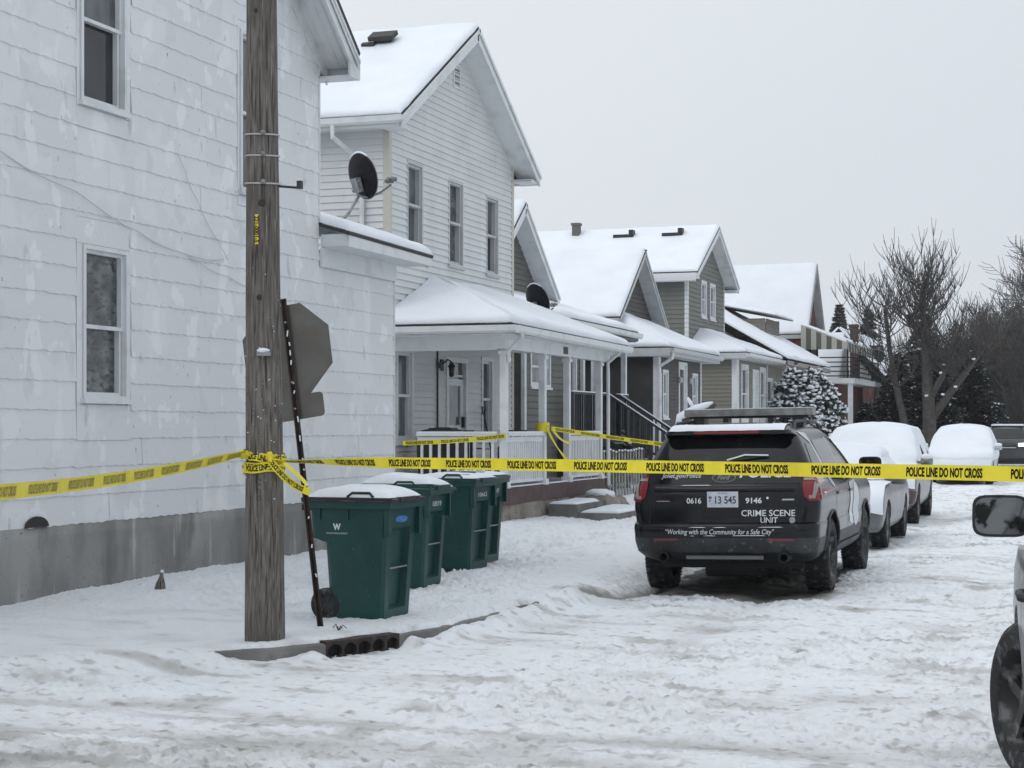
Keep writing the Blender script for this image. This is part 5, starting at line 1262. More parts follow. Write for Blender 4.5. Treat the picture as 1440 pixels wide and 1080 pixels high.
# ================================================================== picket fence, stump, log
def fence_and_bits():
    WEATH = mat('flaking_white_pickets', (.34, .34, .32), .8, (.10, .09, .08), 9, .5, .68, (1, 1, .4))
    X = -10.05; t = thing('picket_fence', 'weathered white picket fence with flaking paint beside the porch steps', 'fence', (X, 37, gz(X, 37)))
    for yy in (33.7, 36.2, 38.7):
        p = MB(); p.box(X - .12, X - .02, yy - .05, yy + .05, 0, 1.25); p.build('fence_post', mat('brown_post', (.07, .055, .045), .8), t)
    for z in (.45, .95):
        r = MB(); r.box(X - .06, X - .02, 33.7, 38.7, z, z + .07); r.build('rail', WEATH, t)
    k = 0; y = 33.85; rg = random.Random(2)
    while y < 38.6:
        p = MB(); h = 1.15 + rg.uniform(-.03, .03); a = rg.uniform(-.012, .012)
        p.prism([(X - .015, y - .035, .15), (X - .015, y + .035, .15), (X - .015, y + .035 + a, h), (X - .015, y + a, h + .09), (X - .015, y - .035 + a, h)], (.022, 0, 0)); o = p.build('picket', WEATH, t)
        q = MB(); q.blob((X, y + a, h + .085), (.03, .035, .025), 4, 7, .15); q.build('picket_snow', SNOW, o)
        y += .24; k += 1
    # little stump by the foundation
    x, y = -8.72, 14.9; z = gz(x, y)
    s = MB(); rows = []
    for zz, r in ((-.05, .07), (.02, .055), (.05, .05), (.085, .035), (.12, .022), (.15, .018), (.17, .004)):
        rows.append([(x + r * math.cos(2 * math.pi * q / 9) * (1 + .3 * math.sin(q * 5)) + zz * .12, y + r * math.sin(2 * math.pi * q / 9), z + zz) for q in range(9)])
    s.grid(rows, True); o = s.build('broken_stake', WOODPOLE, None, smooth=True); tag(o, 'small broken grey stake poking out of the snow near the stucco foundation', 'stake')
    s = MB(); s.blob((x + .02, y, z + .165), (.02, .02, .02), 4, 8, .1); s.build('stake_snow', SNOW, o)
    # dead stems in the snow by the pole
    b = MB(); x, y = -5.75, 12.55; z = gz(x, y)
    for a, l in ((0, .06), (1.2, .05), (2.6, .07), (4, .04)): b.tube([(x, y, z - .01), (x + l * .5 * math.cos(a), y + .02, z + l * .6), (x + l * math.cos(a), y + .03, z + .01)], .004, 5)
    tag(b.build('dead_weed', mat('dry_stem', (.05, .04, .03), .8)), 'bent dry weed sticking out of the snow beside the storm drain', 'weed')
    # snow-laden broken branch standing past the police vehicle
    BK = mat('grey_bark', (.055, .048, .042), .85, (.09, .08, .07), 9, .4, .7)
    B = Vector((-6.35, 27.0, 0)); t = thing('broken_tree', 'short broken tree trunk laden with snow behind the police vehicle', 'tree', B)
    pts = [(-6.38, 27, 0), (-6.42, 27, 1.0), (-6.45, 27, 1.72), (-6.40, 27, 1.87), (-6.2, 27, 1.98), (-5.95, 26.97, 2.05), (-5.86, 26.95, 2.10)]
    m = MB(); m.tube(pts, [.1, .09, .075, .075, .07, .06, .03], 10); m.build('trunk', BK, t, smooth=True)
    m = MB(); m.tube([(-6.17, 27, 1.98), (-6.25, 26.98, 2.12), (-6.3, 26.98, 2.2)], [.035, .03, .022], 7); m.tube([(-5.98, 26.95, 2.03), (-5.98, 26.9, 1.88)], .03, 6)
    m.tube([(-6.45, 27, 1.7), (-6.36, 26.9, 1.6), (-6.25, 26.9, 1.62)], .03, 6); m.build('branch', BK, t, smooth=True)
    m = MB(); m.tube([(-6.46, 26.97, 1.72), (-6.43, 26.97, 1.90), (-6.2, 26.97, 2.02), (-5.98, 26.95, 2.09), (-5.9, 26.94, 2.13)], [.06, .07, .07, .055, .02], 10); m.tube([(-6.2, 26.96, 2.03), (-6.27, 26.96, 2.14), (-6.31, 26.96, 2.21)], [.03, .032, .02], 8); m.build('snow', SNOW, t, smooth=True)
    # spilt lumps of slush
fence_and_bits()

# ================================================================== vehicles
PBLACK = mat('black_car_paint', (.004, .0043, .007), .2, coat=.12, spec=.32, bump=.0, col2=(.009, .009, .011), nscale=2.2, nlo=.45, nhi=.8, extra=[((.045, .047, .05), 22, .66, .74, (1, 1, .35))])
PBDIRT = mat('salt_dirty_black', (.014, .015, .016), .5, (.038, .040, .042), 6, .38, .7, (1, 1, .5), extra=[((.14, .145, .15), 26, .6, .72, (1, 1, .5))])
PSILV = mat('dirty_silver_paint', (.12, .125, .13), .35, (.22, .23, .24), 3, .35, .7, coat=.2, extra=[((.12, .115, .11), 5, .5, .7, (1, 1, .4))])
PMAROON = mat('maroon_bumper', (.055, .018, .020), .4, (.09, .06, .06), 5, .4, .7, coat=.3)
PDARK = mat('dark_grey_paint', (.018, .02, .023), .3, (.04, .042, .045), 4, .4, .7, coat=.4)
PWHITE = mat('dull_white_paint', (.42, .44, .46), .4, (.52, .54, .56), 4, .4, .7)
CGLASS = mat('car_glass', (.004, .005, .006), .05, (.012, .014, .015), 3, .4, .7, spec=.4)
REDL = mat('red_lens', (.20, .004, .007), .15, coat=.3, spec=.4)
GREYL = mat('grey_lens', (.24, .20, .19), .2, coat=.6)
CHROME = mat('chrome', (.5, .5, .5), .12, metal=1)
LAMP = mat('lit_headlamp', (1, .96, .9), .3, emit=2.2)
CLAMP = mat('clear_headlamp', (.35, .37, .38), .15, coat=.6)
SALT = mat('snow_crusted_rim', (.25, .26, .27), .7, (.05, .05, .05), 9, .45, .6)

def contour(lv):
    """closed plan outline of a body at one level: hw, yr, yf, rr, rf, rb(rear bulge), fb(front bulge)"""
    z, hw, yr, yf, rr, rf, rb, fb = lv
    P = []
    def seg(a, b, n):
        for k in range(n): P.append((a[0] + (b[0] - a[0]) * k / n, a[1] + (b[1] - a[1]) * k / n))
    def arc(cx, cy, r, a0, a1, n):
        for k in range(n): a = R(a0 + (a1 - a0) * k / n); P.append((cx + r * math.cos(a), cy + r * math.sin(a)))
    seg((-hw + rr, yr), (hw - rr, yr), 22); arc(hw - rr, yr + rr, rr, -90, 0, 9); seg((hw, yr + rr), (hw, yf - rf), 46)
    arc(hw - rf, yf - rf, rf, 0, 90, 9); seg((hw - rf, yf), (-hw + rf, yf), 22); arc(-hw + rf, yf - rf, rf, 90, 180, 9); seg((-hw, yf - rf), (-hw, yr + rr), 46); arc(-hw + rr, yr + rr, rr, 180, 270, 9)
    out = []; ym = (yr + yf) / 2
    for x, y in P:
        q = (x / hw) ** 2
        wr = max(0, 1 - (y - yr) / .8); wf = max(0, 1 - (yf - y) / .8)
        xs = x * (1 - .035 * abs((y - ym) / (yf - yr) * 2) ** 3)
        out.append((xs, y + rb * q * wr * wr - fb * q * wf * wf, z))
    return out
def interp_levels(L_, step=.04):
    out = []
    for a, b in zip(L_[:-1], L_[1:]):
        n = max(1, int(abs(b[0] - a[0]) / step))
        for k in range(n): t = k / n; out.append(tuple(p + (q - p) * t for p, q in zip(a, b)))
    out.append(L_[-1]); return out
def body_mesh(levels):
    m = MB(); rows = [contour(l) for l in levels]; m.grid(rows, True); n = len(rows[0]); m.add(rows[0], [tuple(range(n - 1, -1, -1))]); 
    # crown: close the roof with shrinking rings
    top = rows[-1]; cx = 0; cy = sum(p[1] for p in top) / n
    prev = top
    rr_ = []
    for k, s in enumerate((.8, .55, .25)):
        rr_.append([(p[0] * s, cy + (p[1] - cy) * s, p[2] + (1 - s * s) * .03) for p in top])
    m.grid([top] + rr_, True); m.add(rr_[-1], [tuple(range(n))]); return m
def merge(o, d=.0005):
    import bmesh
    bm = bmesh.new(); bm.from_mesh(o.data); bmesh.ops.remove_doubles(bm, verts=bm.verts, dist=d); bmesh.ops.recalc_face_normals(bm, faces=bm.faces); bm.to_mesh(o.data); bm.free()
def cut_arches(o, wheels, r, depth, hwid, parentM):
    for (y, zc) in wheels:
        for s in (-1, 1):
            c = MB(); c.lathe([(0, -.5), (r, -.5), (r, depth), (0, depth)], (s * hwid, y, zc), (-s, 0, 0), 40)
            k = c.build('cutter', BLACKP, None, local=True); merge(k); k.matrix_world = o.matrix_world if False else Matrix()
            k.parent = o.parent
            md = o.modifiers.new('b', 'BOOLEAN'); md.object = k; md.operation = 'DIFFERENCE'; md.solver = 'EXACT'
            bpy.context.view_layer.update(); dg = bpy.context.evaluated_depsgraph_get()
            me = bpy.data.meshes.new_from_object(o.evaluated_get(dg)); o.modifiers.clear(); o.data = me; bpy.data.objects.remove(k)
def smooth_auto(o, ang=30):
    o.data.polygons.foreach_set('use_smooth', [True] * len(o.data.polygons)); o.data.set_sharp_from_angle(angle=R(ang))
class Skin:
    def __init__(s, m): s.t = BVHTree.FromPolygons([Vector(v) for v in m.v], m.f)
    def hit(s, o, d):
        l, n, i, ds = s.t.ray_cast(Vector(o), Vector(d)); return l, n
    def patch(s, poly, side, off=.004, step=.05, extra=None):
        """poly: outline in the rear/front (x,z) or side (y,z) view; projected onto the body"""
        pts = []; n = len(poly)
        for i in range(n):
            a, b = poly[i], poly[(i + 1) % n]; k = max(1, int(math.hypot(b[0] - a[0], b[1] - a[1]) / step))
            for q in range(k): pts.append((a[0] + (b[0] - a[0]) * q / k, a[1] + (b[1] - a[1]) * q / k))
        ne = len(pts); fc = list(range(ne)); inner = []
        x0, x1 = min(p[0] for p in pts), max(p[0] for p in pts); z0, z1 = min(p[1] for p in pts), max(p[1] for p in pts)
        def inside(x, y):
            c = False
            for i in range(ne):
                a, b = pts[i], pts[(i + 1) % ne]
                if (a[1] > y) != (b[1] > y) and x < (b[0] - a[0]) * (y - a[1]) / (b[1] - a[1]) + a[0]: c = not c
            return c
        y = z0 + step
        while y < z1:
            x = x0 + step
            while x < x1:
                if inside(x, y) and min((x - p[0]) ** 2 + (y - p[1]) ** 2 for p in pts) > (step * .45) ** 2: inner.append((x, y))
                x += step
            y += step
        r = delaunay_2d_cdt([Vector(p) for p in pts + inner], [], [fc], 1, 1e-5)
        return s.project([tuple(v) for v in r[0]], r[2], side, off)
    def project(s, V, Fc, side, off=.004):
        out = []
        for a, b in V:
            if side == 'rear': l, n = s.hit((a, -3, b), (0, 1, 0))
            elif side == 'front': l, n = s.hit((a, 9, b), (0, -1, 0))
            elif side == 'right': l, n = s.hit((3, a, b), (-1, 0, 0))
            elif side == 'left': l, n = s.hit((-3, a, b), (1, 0, 0))
            if l is None: out.append(None); continue
            if {'rear': n.y > 0, 'front': n.y < 0, 'right': n.x < 0, 'left': n.x > 0}[side]: n = -n
            out.append(l + n * off)
        m = MB(); idx = {}
        vs = []
        for i, v in enumerate(out):
            if v is not None: idx[i] = len(vs); vs.append(v)
        m.add(vs, [tuple(idx[i] for i in f) for f in Fc if all(i in idx for i in f)]); return m
def mirrorx(m):
    k = MB(); k.v = [(-x, y, z) for x, y, z in m.v]; k.f = [f[::-1] for f in m.f]; k.m = list(m.m); return k

def car_wheel(t, x, y, r, w, rim=SALT, steer=0, spokes=5, snowy=True, dep=.03, tread=True):
    s = 1 if x > 0 else -1; M = Matrix.Translation((x, y, r)) @ Matrix.Rotation(steer, 4, 'Z')
    m = MB(); prof = [(r * .64, w / 2 - .01), (r * .68, w / 2 + .0), (r * .86, w / 2 + .008), (r * .95, w / 2 - .012), (r * .99, w / 2 - .035)]
    for k in range(5): q = w / 2 - .04 - (w - .08) * k / 4; prof += [(r, q), (r, q - .012), (r - .009, q - .014), (r - .009, q - .02)] if k < 4 else [(r, q)]
    prof += [(r * .95, -w / 2 + .012), (r * .86, -w / 2), (r * .64, -w / 2 + .01)]
    m.lathe([(a, b) for a, b in prof], (0, 0, 0), (s, 0, 0), 48)
    m.v = [tuple(M @ Vector(v)) for v in m.v]; wo = m.build('wheel', RUBBER, t, local=True, smooth='auto')
    # tread blocks
    m = MB(); 
    if not tread: m.bar((0, 0, 0), (.001, 0, 0), .001, .001)
    for k in range(60 if tread else 0):
        a = 2 * math.pi * k / 60; ca, sa = math.cos(a), math.sin(a)
        for q, o_ in ((-.36, 0), (0, .5), (.36, 0)):
            aa = a + o_ * 2 * math.pi / 60; p = Vector((q * w, math.cos(aa) * (r + .001), math.sin(aa) * (r + .001))); tdir = Vector((0, -math.sin(aa), math.cos(aa))); m.bar(p - Vector((w * .13, 0, 0)) + tdir * .006, p + Vector((w * .13, 0, 0)) - tdir * .006, .026, .006, up=(0, math.cos(aa), math.sin(aa)))
    m.v = [tuple(M @ Vector(v)) for v in m.v]; m.build('tread', RUBBER, wo, local=True)
    m = MB(); d = w / 2 - dep
    m.lathe([(0, d - .035), (r * .2, d - .035), (r * .24, d - .06), (r * .56, d - .07), (r * .62, d - .01), (r * .65, w / 2 - .004), (r * .66, w / 2 - .012), (r * .6, 0), (0, 0)], (0, 0, 0), (s, 0, 0), 40)
    for k in range(spokes):
        a = 2 * math.pi * k / spokes + .3; m.bar((s * (d - .03), 0, 0), (s * (d - .03), math.cos(a) * r * .6, math.sin(a) * r * .6), r * .16, .03, up=(1, 0, 0))
    m.lathe([(0, d - .005), (r * .13, d - .008), (r * .16, d - .04)], (0, 0, 0), (s, 0, 0), 16)
    m.v = [tuple(M @ Vector(v)) for v in m.v]; m.build('rim', rim, wo, local=True, smooth='auto')

def side_mirror(t, x, y, z, s, mtl, glass_back=True, snow=False, size=1, face=-1):
    """face -1: glass looks to -y (the driver sees backwards)"""
    m = MB(); w, h, d = .25 * size, .19 * size, .12 * size; rows = []
    for k in range(7):
        q = k / 6; sc = [1, 1.0, .97, .9, .75, .5, .12][k]; yy = -face * d * q
        ring = []
        for a in range(24):
            an = 2 * math.pi * a / 24; ca, sa = math.cos(an), math.sin(an); e = .45
            ring.append((x + s * (.06 + w / 2) + w / 2 * sc * math.copysign(abs(ca) ** e, ca), y + yy, z + h / 2 * sc * math.copysign(abs(sa) ** e, sa)))
        rows.append(ring)
    m.grid(rows, True); m.add(rows[-1], [tuple(range(24))]); rim_ = [(p[0], p[1] + face * .002, p[2]) for p in rows[0]]; c = (x + s * (.06 + w / 2), y, z)
    inn = [(c[0] + (p[0] - c[0]) * .90, p[1], c[2] + (p[2] - c[2]) * .88) for p in rows[0]]; inn2 = [(p[0], p[1] - face * .012, p[2]) for p in inn]; m.grid([rows[0], inn, inn2], True)
    m.bar((x - s * .03, y - face * .05, z - .03 * size), (x + s * .1, y - face * .05, z - .02), .06, .05); o = m.build('side_mirror', mtl, t, local=True, smooth='auto')
    m = MB(); m.add([(p[0], p[1] + face * .001 * -1, p[2]) for p in inn2], [tuple(range(24))]); m.build('mirror_glass', mat('mirror_glass', (.16, .165, .17), .04, (.02, .02, .02), 9, .50, .56, metal=.9), o, local=True)
    if snow:
        m = MB(); m.blob((x + s * (.06 + w / 2), y - face * d * .4, z + h * .45), (w * .5, d * .6, h * .35), 6, 12, .1); m.build('mirror_snow', SNOW, o, smooth=True, local=True)
    return o

# ------------------------------------------------------------------ the police vehicle
def police_suv():
    Lv = [ # z, hw, yr, yf, rr, rf, rb, fb
        (.34, .84, .46, 4.70, .10, .3, .03, .15), (.39, .92, .26, 4.88, .12, .3, .04, .2), (.46, .965, .07, 4.95, .16, .32, .06, .25), (.56, .985, .015, 4.98, .17, .32, .07, .25), (.70, .992, .0, 5.0, .17, .32, .07, .25),
        (.745, .988, .015, 4.99, .17, .32, .07, .25), (.765, .982, .075, 4.98, .16, .32, .07, .25), (.90, 1.0, .075, 4.95, .15, .3, .08, .25), (1.02, .995, .085, 4.88, .15, .3, .08, .25), (1.10, .975, .10, 4.72, .15, .28, .08, .25), (1.135, .962, .112, 4.5, .15, .25, .08, .2), (1.16, .95, .125, 4.05, .15, .25, .08, .2), (1.19, .935, .145, 3.85, .15, .25, .08, .2),
        (1.30, .885, .215, 3.66, .15, .25, .07, .2), (1.45, .815, .315, 3.38, .14, .25, .06, .2), (1.58, .75, .41, 3.12, .13, .25, .05, .2), (1.64, .715, .46, 2.95, .12, .25, .04, .2), (1.66, .70, .31, 2.85, .10, .25, .03, .2), (1.70, .67, .315, 2.7, .1, .25, .03, .15), (1.735, .62, .37, 2.5, .12, .25, .04, .1), (1.755, .5, .5, 2.3, .2, .25, .06, .1)]
    t = thing('police_suv', 'black police crime scene unit vehicle with a light bar, parked behind the yellow tape', 'police car', M=Matrix.Translation((-3.71, 17.42, .01)) @ Matrix.Rotation(R(.8), 4, 'Z') @ Matrix.Rotation(R(-1.0), 4, 'Y'))
    lv = interp_levels(Lv, .045); bm_ = body_mesh(lv); sk = Skin(bm_)
    # lower body carries salt dirt
    m = bm_; m.m = [0] * len(m.f)
    zs = [sum(m.v[i][2] for i in f) / len(f) for f in m.f]; m.m = [1 if z < .60 else 0 for z in zs]
    o = m.build('body', [PBLACK, PBDIRT], t, local=True); merge(o)
    RR = .385; cut_arches(o, [(1.05, RR), (3.93, RR)], .45, .34, 1.02, None); smooth_auto(o, 32)
    B = lambda mm, n, mt, par=o, sm=False: mm.build(n, mt, par, local=True, fixn=False, smooth=sm)
    # glass
    B(sk.patch([(-.80, 1.155), (.80, 1.155), (.775, 1.25), (.665, 1.56), (.60, 1.615), (-.60, 1.615), (-.665, 1.56), (-.775, 1.25)], 'rear', .004), 'rear_window', CGLASS, sm=True)
    B(sk.patch([(-.34, 1.668), (.34, 1.668), (.34, 1.692), (-.34, 1.692)], 'rear', .004), 'high_brake_light', REDL)
    def sides(poly, n, mt, off=.004, only=None):
        for s in (only or ('right', 'left')): B(sk.patch(poly, s, off), n, mt, sm=True)
    sides([(.42, 1.22), (1.02, 1.19), (1.06, 1.30), (.98, 1.55), (.70, 1.56)], 'rear_quarter_window', CGLASS)
    sides([(1.20, 1.17), (2.12, 1.15), (2.12, 1.60), (1.15, 1.585), (1.13, 1.5)], 'rear_door_window', CGLASS)
    sides([(2.19, 1.15), (3.42, 1.165), (3.40, 1.22), (2.98, 1.5), (2.80, 1.585), (2.19, 1.60)], 'front_door_window', CGLASS)
    # windscreen from the front
    B(sk.patch([(-.80, 1.22), (.80, 1.22), (.66, 1.6), (-.66, 1.6)], 'front', .004), 'windscreen', CGLASS, sm=True)
    B(sk.patch([(-.95, .55), (.95, .55), (.9, .92), (-.9, .92)], 'front', .005), 'grille', BLACKP); 
    for s in (-1, 1): B(sk.patch([(s * .62, .82), (s * .93, .84), (s * .93, .98), (s * .62, .96)], 'front', .008), 'headlight', CLAMP)
    # tail lights: red C shape with a grey inner hook
    for s, v in ((-1, 'left'), (1, 'right')):
        def q(pts): return [(s * a, b) for a, b in pts]
        tl = sk.patch(q([(.82, 1.02), (.87, .975), (.965, .98), (.985, 1.10), (.975, 1.225), (.795, 1.225), (.80, 1.12)]), 'rear', .012, .03)
        ob = B(tl, 'tail_light', REDL, sm=True)
        B(sk.patch([(.27, .975), (.30, .99), (.35, 1.13), (.36, 1.22), (.28, 1.23)], v, .016, .02), 'tail_light_wrap', REDL, ob, sm=True)
        B(sk.patch(q([(.805, 1.205), (.805, 1.175), (.90, 1.175), (.89, 1.03), (.86, 1.03), (.86, 1.0), (.915, 1.0), (.935, 1.10), (.94, 1.205)]), 'rear', .018, .02), 'lens_hook', GREYL, ob)
        B(sk.patch(q([(.46, .585), (.72, .575), (.72, .60), (.46, .607)]), 'rear', .006, .04), 'reflector', mat('dirty_reflector', (.16, .03, .04), .5))
        # exhaust
        e = MB(); e.lathe([(.035, -.2), (.05, -.2), (.05, .13), (.042, .13), (.038, -.1), (0, -.1)], (s * .62, .16, .41), (0, -1, 0), 18); B(e, 'exhaust', BLACKP, t)
        e = MB(); e.lathe([(.125, .0), (.125, .02), (.10, .03), (.095, -.04)], (s * .62, .03, .44), (0, -1, 0), 22)
        
    # tailgate shut lines, garnish, plate recess, handle
    GAP = mat('panel_gap', (.002, .002, .002), .7)
    for a, b, c, d in ((-.772, .70, -.762, 1.15), (.762, .70, .772, 1.15)): B(sk.patch([(a, b), (c, b), (c, d), (a, d)], 'rear', .003), 'shut_line', GAP)
    B(sk.patch([(-.79, .695), (.79, .695), (.79, .708), (-.79, .708)], 'rear', .003), 'shut_line', GAP)
    g = sk.patch([(-.36, .735), (.36, .735), (.36, .748), (-.36, .748)], 'rear', .010); 
    for x0, x1, z in ((-.45, -.12, 1.137), (-.1, .05, .712), (-.35, -.16, .712), (.36, .62, .714), (-.34, -.28, .628), (-.2, -.06, .63), (.1, .45, .632)):
        B(sk.patch([(x0, z), (x1, z), (x1 - .04, z + .006), (x0 + .05, z + .005)], 'rear', .007), 'snow_line', SNOW)
    r = MB(); 
    for k in range(8): pass
    cr = MB(); rows = []
    for k in range(17):
        x = -.72 + 1.44 * k / 16; l, n = sk.hit((x, -3, 1.09), (0, 1, 0)); y = l.y
        rows.append([(x, y + .01, 1.13), (x, y - .022, 1.12), (x, y - .026, 1.095), (x, y - .012, 1.075), (x, y + .01, 1.07)])
    cr.grid(rows); B(cr, 'tailgate_garnish', PBLACK, sm=True)
    B(sk.patch([(-.22, .80), (.22, .80), (.24, .90), (-.24, .90)], 'rear', .003), 'plate_recess', GAP)
    # bumper skid and step
    k_ = MB(); rows = []
    for q in range(13):
        x = -.40 + .80 * q / 12; l, n = sk.hit((x, -3, .43), (0, 1, 0)); rows.append([(x, .25, .375), (x, l.y - .03, .385), (x, l.y - .035, .42), (x, l.y + .01, .435)])
    k_.grid(rows); B(k_, 'skid_plate', mat('grey_skid', (.14, .145, .14), .5), t)
    us = MB(); us.box(-.75, .75, .5, 4.4, .27, .37); us.lathe([(0, -.8), (.035, -.8), (.035, .8), (0, .8)], (0, 1.05, .385), (1, 0, 0), 12); us.lathe([(0, -.16), (.12, -.1), (.12, .1), (0, .16)], (0, 1.05, .36), (0, 1, 0), 12); us.lathe([(0, -.3), (.1, -.28), (.1, .28), (0, .3)], (0, .6, .27), (1, 0, 0), 12); us.build('underside', mat('underbody', (.012, .012, .012), .8), t, local=True)
    # lettering
    def txt(s_, w, h, x, z, mt=WHITEM, bold=.02, shear=0, nm='lettering', side='rear', off=.006):
        V, Fc = text2d(s_, w, h, bold, shear); B(sk.project([(x + a, z + b) for a, b in V], Fc, side, off), nm, mt)
    txt('POLICE', .54, .10, .43, 1.262, bold=.025, shear=.2); txt('Joliet.gov/Police', .42, .062, -.45, 1.232, shear=.2, bold=.0)
    txt('0616', .155, .058, -.30, .985, bold=.02); txt('9146', .165, .060, .315, .985, bold=.03)
    txt('CRIME SCENE', .54, .064, .46, .858, bold=.012); txt('UNIT', .175, .060, .47, .785, bold=.012)
    txt('“Working with the Community for a Safe City”', 1.12, .068, -.03, .665, bold=.005, shear=.25)
    # oval badge
    el = [(.125 * math.cos(a), 1.215 + .05 * math.sin(a)) for a in [2 * math.pi * k / 32 for k in range(32)]]
    ei = [(.113 * math.cos(a), 1.215 + .041 * math.sin(a)) for a in [2 * math.pi * k / 32 for k in range(32)]]
    B(sk.patch(el, 'rear', .007, .03), 'badge', mat('badge_rim', (.12, .12, .13), .3)); B(sk.patch(ei, 'rear', .010, .03), 'badge_field', BLACKP)
    txt('Ford', .13, .045, 0, 1.215, mt=mat('badge_script', (.2, .2, .21), .3), shear=.3, off=.013)
    # number plate
    pl = MB(); l, n = sk.hit((0, -3, 1.0), (0, 1, 0)); y = l.y - .012; pl.box(-.16, .16, y, y + .01, .918, 1.078); po = pl.build('number_plate', mat('pale_plate', (.52, .55, .60), .5, (.44, .47, .52), 12, .5, .7), t, local=True)
    def flat(s_, w, h, x, z, mt, bold=.01):
        V, Fc = text2d(s_, w, h, bold); q_ = MB(); q_.add([(x + a, y - .002, z + b) for a, b in V], Fc); q_.build('plate_lettering', mt, po, local=True, fixn=False)
    NV = mat('plate_ink', (.02, .03, .07), .5)
    flat('13 545', .215, .078, .03, .993, NV, .02); flat('M', .028, .030, -.128, 1.018, NV); flat('P', .02, .028, -.128, .982, NV); flat('ILLINOIS', .10, .014, 0, 1.063, NV, 0)
    # emblem by UNIT, keyhole dots
    B(sk.patch([(.70 + .03 * math.cos(a), .785 + .035 * math.sin(a)) for a in [2 * math.pi * k / 12 for k in range(12)]], 'rear', .006, .03), 'emblem', mat('grey_emblem', (.3, .31, .32), .5))
    B(sk.patch([(.455 + .012 * math.cos(a), 1.01 + .012 * math.sin(a)) for a in [2 * math.pi * k / 10 for k in range(10)]], 'rear', .006, .03), 'snow_dot', SNOW)
    B(sk.patch([(.60, .985), (.72, .985), (.72, 1.0), (.60, 1.0)], 'rear', .006, .03), 'model_badge', CHROME); B(sk.patch([(-.70, .975), (-.56, .975), (-.56, .985), (-.70, .985)], 'rear', .006, .03), 'model_badge', GREYL)
    # livery on the flanks
    WL = mat('white_livery', (.50, .52, .54), .3, (.34, .35, .36), 5, .45, .7, coat=.5)
    for s in ('left', 'right'):
        B(sk.patch([(.60, 1.68), (1.02, 1.66), (1.12, 1.4), (1.16, 1.20), (1.30, 1.10), (1.32, 1.06), (1.1, 1.12), (1.05, 1.18), (.98, 1.56)], s, .005), 'livery', WL, sm=True)
        B(sk.patch([(2.13, 1.14), (2.18, 1.14), (2.18, 1.62), (2.13, 1.62)], s, .005), 'livery', WL, sm=True)
        B(sk.patch([(2.3, .66), (2.6, .62), (3.15, .66), (3.1, .9), (2.9, 1.12), (2.4, 1.10)], s, .005), 'livery', WL, sm=True)
        B(sk.patch([(2.85 + .27 * math.cos(a), .84 + .25 * math.sin(a)) for a in [2 * math.pi * k / 24 for k in range(24)]], s, .009, .06), 'door_emblem', mat('grey_emblem2', (.62, .64, .66), .5), sm=True)
        for yy in (1.28, 2.165, 3.22): B(sk.patch([(yy, .42), (yy + .012, .42), (yy + .012, 1.14), (yy, 1.14)], s, .006), 'shut_line', GAP)
        for yy in (1.40, 2.35): B(sk.patch([(yy, 1.0), (yy + .2, 1.0), (yy + .2, 1.03), (yy, 1.03)], s, .02), 'door_handle', PBLACK)
        B(sk.patch([(.48, 1.04), (.60, 1.04), (.60, 1.055), (.48, 1.055)], s, .01), 'snow_line', SNOW)
        B(sk.patch([(1.52, .36), (3.42, .36), (3.42, .47), (1.52, .47)], s, .018), 'rocker_panel', PBDIRT)
    # snow on the rear edge of the roof
    m = MB(); rows = []
    for k in range(25):
        x = -.60 + 1.2 * k / 24; e = min(1, (1 - abs(x / .6)) * 6); rows.append([(x, yy, 1.714 + dz + .014 * e * w_ + .004 * noise.noise(Vector((x * 9, yy * 9, 0)))) for yy, dz, w_ in ((.315, -.015, 0), (.33, -.005, 1), (.40, .022, .9), (.5, .042, .6), (.62, .052, .0))])
    m.grid(rows); m.build('roof_snow', SNOW, t, local=True, smooth=True)
    m = MB(); rows = []
    for k in range(25):
        x = -.5 + 1.0 * k / 24; rows.append([(x, yy, 1.765 + .015 * min(1, (1 - abs(x / .5)) * 5) * w_ ) for yy, w_ in ((.75, -.6), (.85, 0), (1.4, .6), (1.8, .4))])
    m.grid(rows); m.build('roof_snow', SNOW, t, local=True, smooth=True)
    # wiper
    m = MB(); w0, _ = sk.hit((-.03, -3, 1.375), (0, 1, 0)); w1, _ = sk.hit((.44, -3, 1.43), (0, 1, 0)); m.tube([w0 + Vector((0, -.02, 0)), w0.lerp(w1, .5) + Vector((0, -.035, .03)), w1 + Vector((0, -.02, .0))], .012, 6); wp = m.build('rear_wiper', BLACKP, t, local=True)
    m = MB(); m.tube([w0 + Vector((.05, -.03, .02)), w0.lerp(w1, .5) + Vector((0, -.045, .045)), w1 + Vector((0, -.03, .01))], .008, 6); m.build('wiper_snow', SNOW, wp, local=True)
    # aerial nub, light bar, rails
    lb = thing  # (the bar is bolted on: a part)
    m = MB(); y0, y1 = 1.52, 1.86; pts = []
    for (x, yw) in ((-.70, 1),): pass
    m.prism([(-.71, y0 + .04, 1.86), (-.66, y0, 1.86), (.66, y0, 1.86), (.71, y0 + .04, 1.86), (.71, y1 - .04, 1.86), (.66, y1, 1.86), (-.66, y1, 1.86), (-.71, y1 - .04, 1.86)], (0, 0, .075)); l_ = m.build('light_bar', mat('frosted_light_bar', (.16, .165, .155), .45, (.26, .27, .26), 10, .4, .7, (1, 1, 1)), t, local=True)
    m = MB(); m.box(-.68, .68, y0 + .03, y1 - .03, 1.936, 1.944); m.build('bar_snow', SNOW, l_, local=True)
    m = MB(); m.box(-.66, .66, y0 + .06, y1 - .06, 1.835, 1.86)
    for s in (-1, 1): m.box(s * .55 - .06, s * .55 + .06, y0 + .05, y1 - .05, 1.745, 1.84); m.box(s * .25 - .03, s * .25 + .03, y0 + .05, y1 - .1, 1.79, 1.84)
    m.build('bar_feet', BLACKP, l_, local=True)
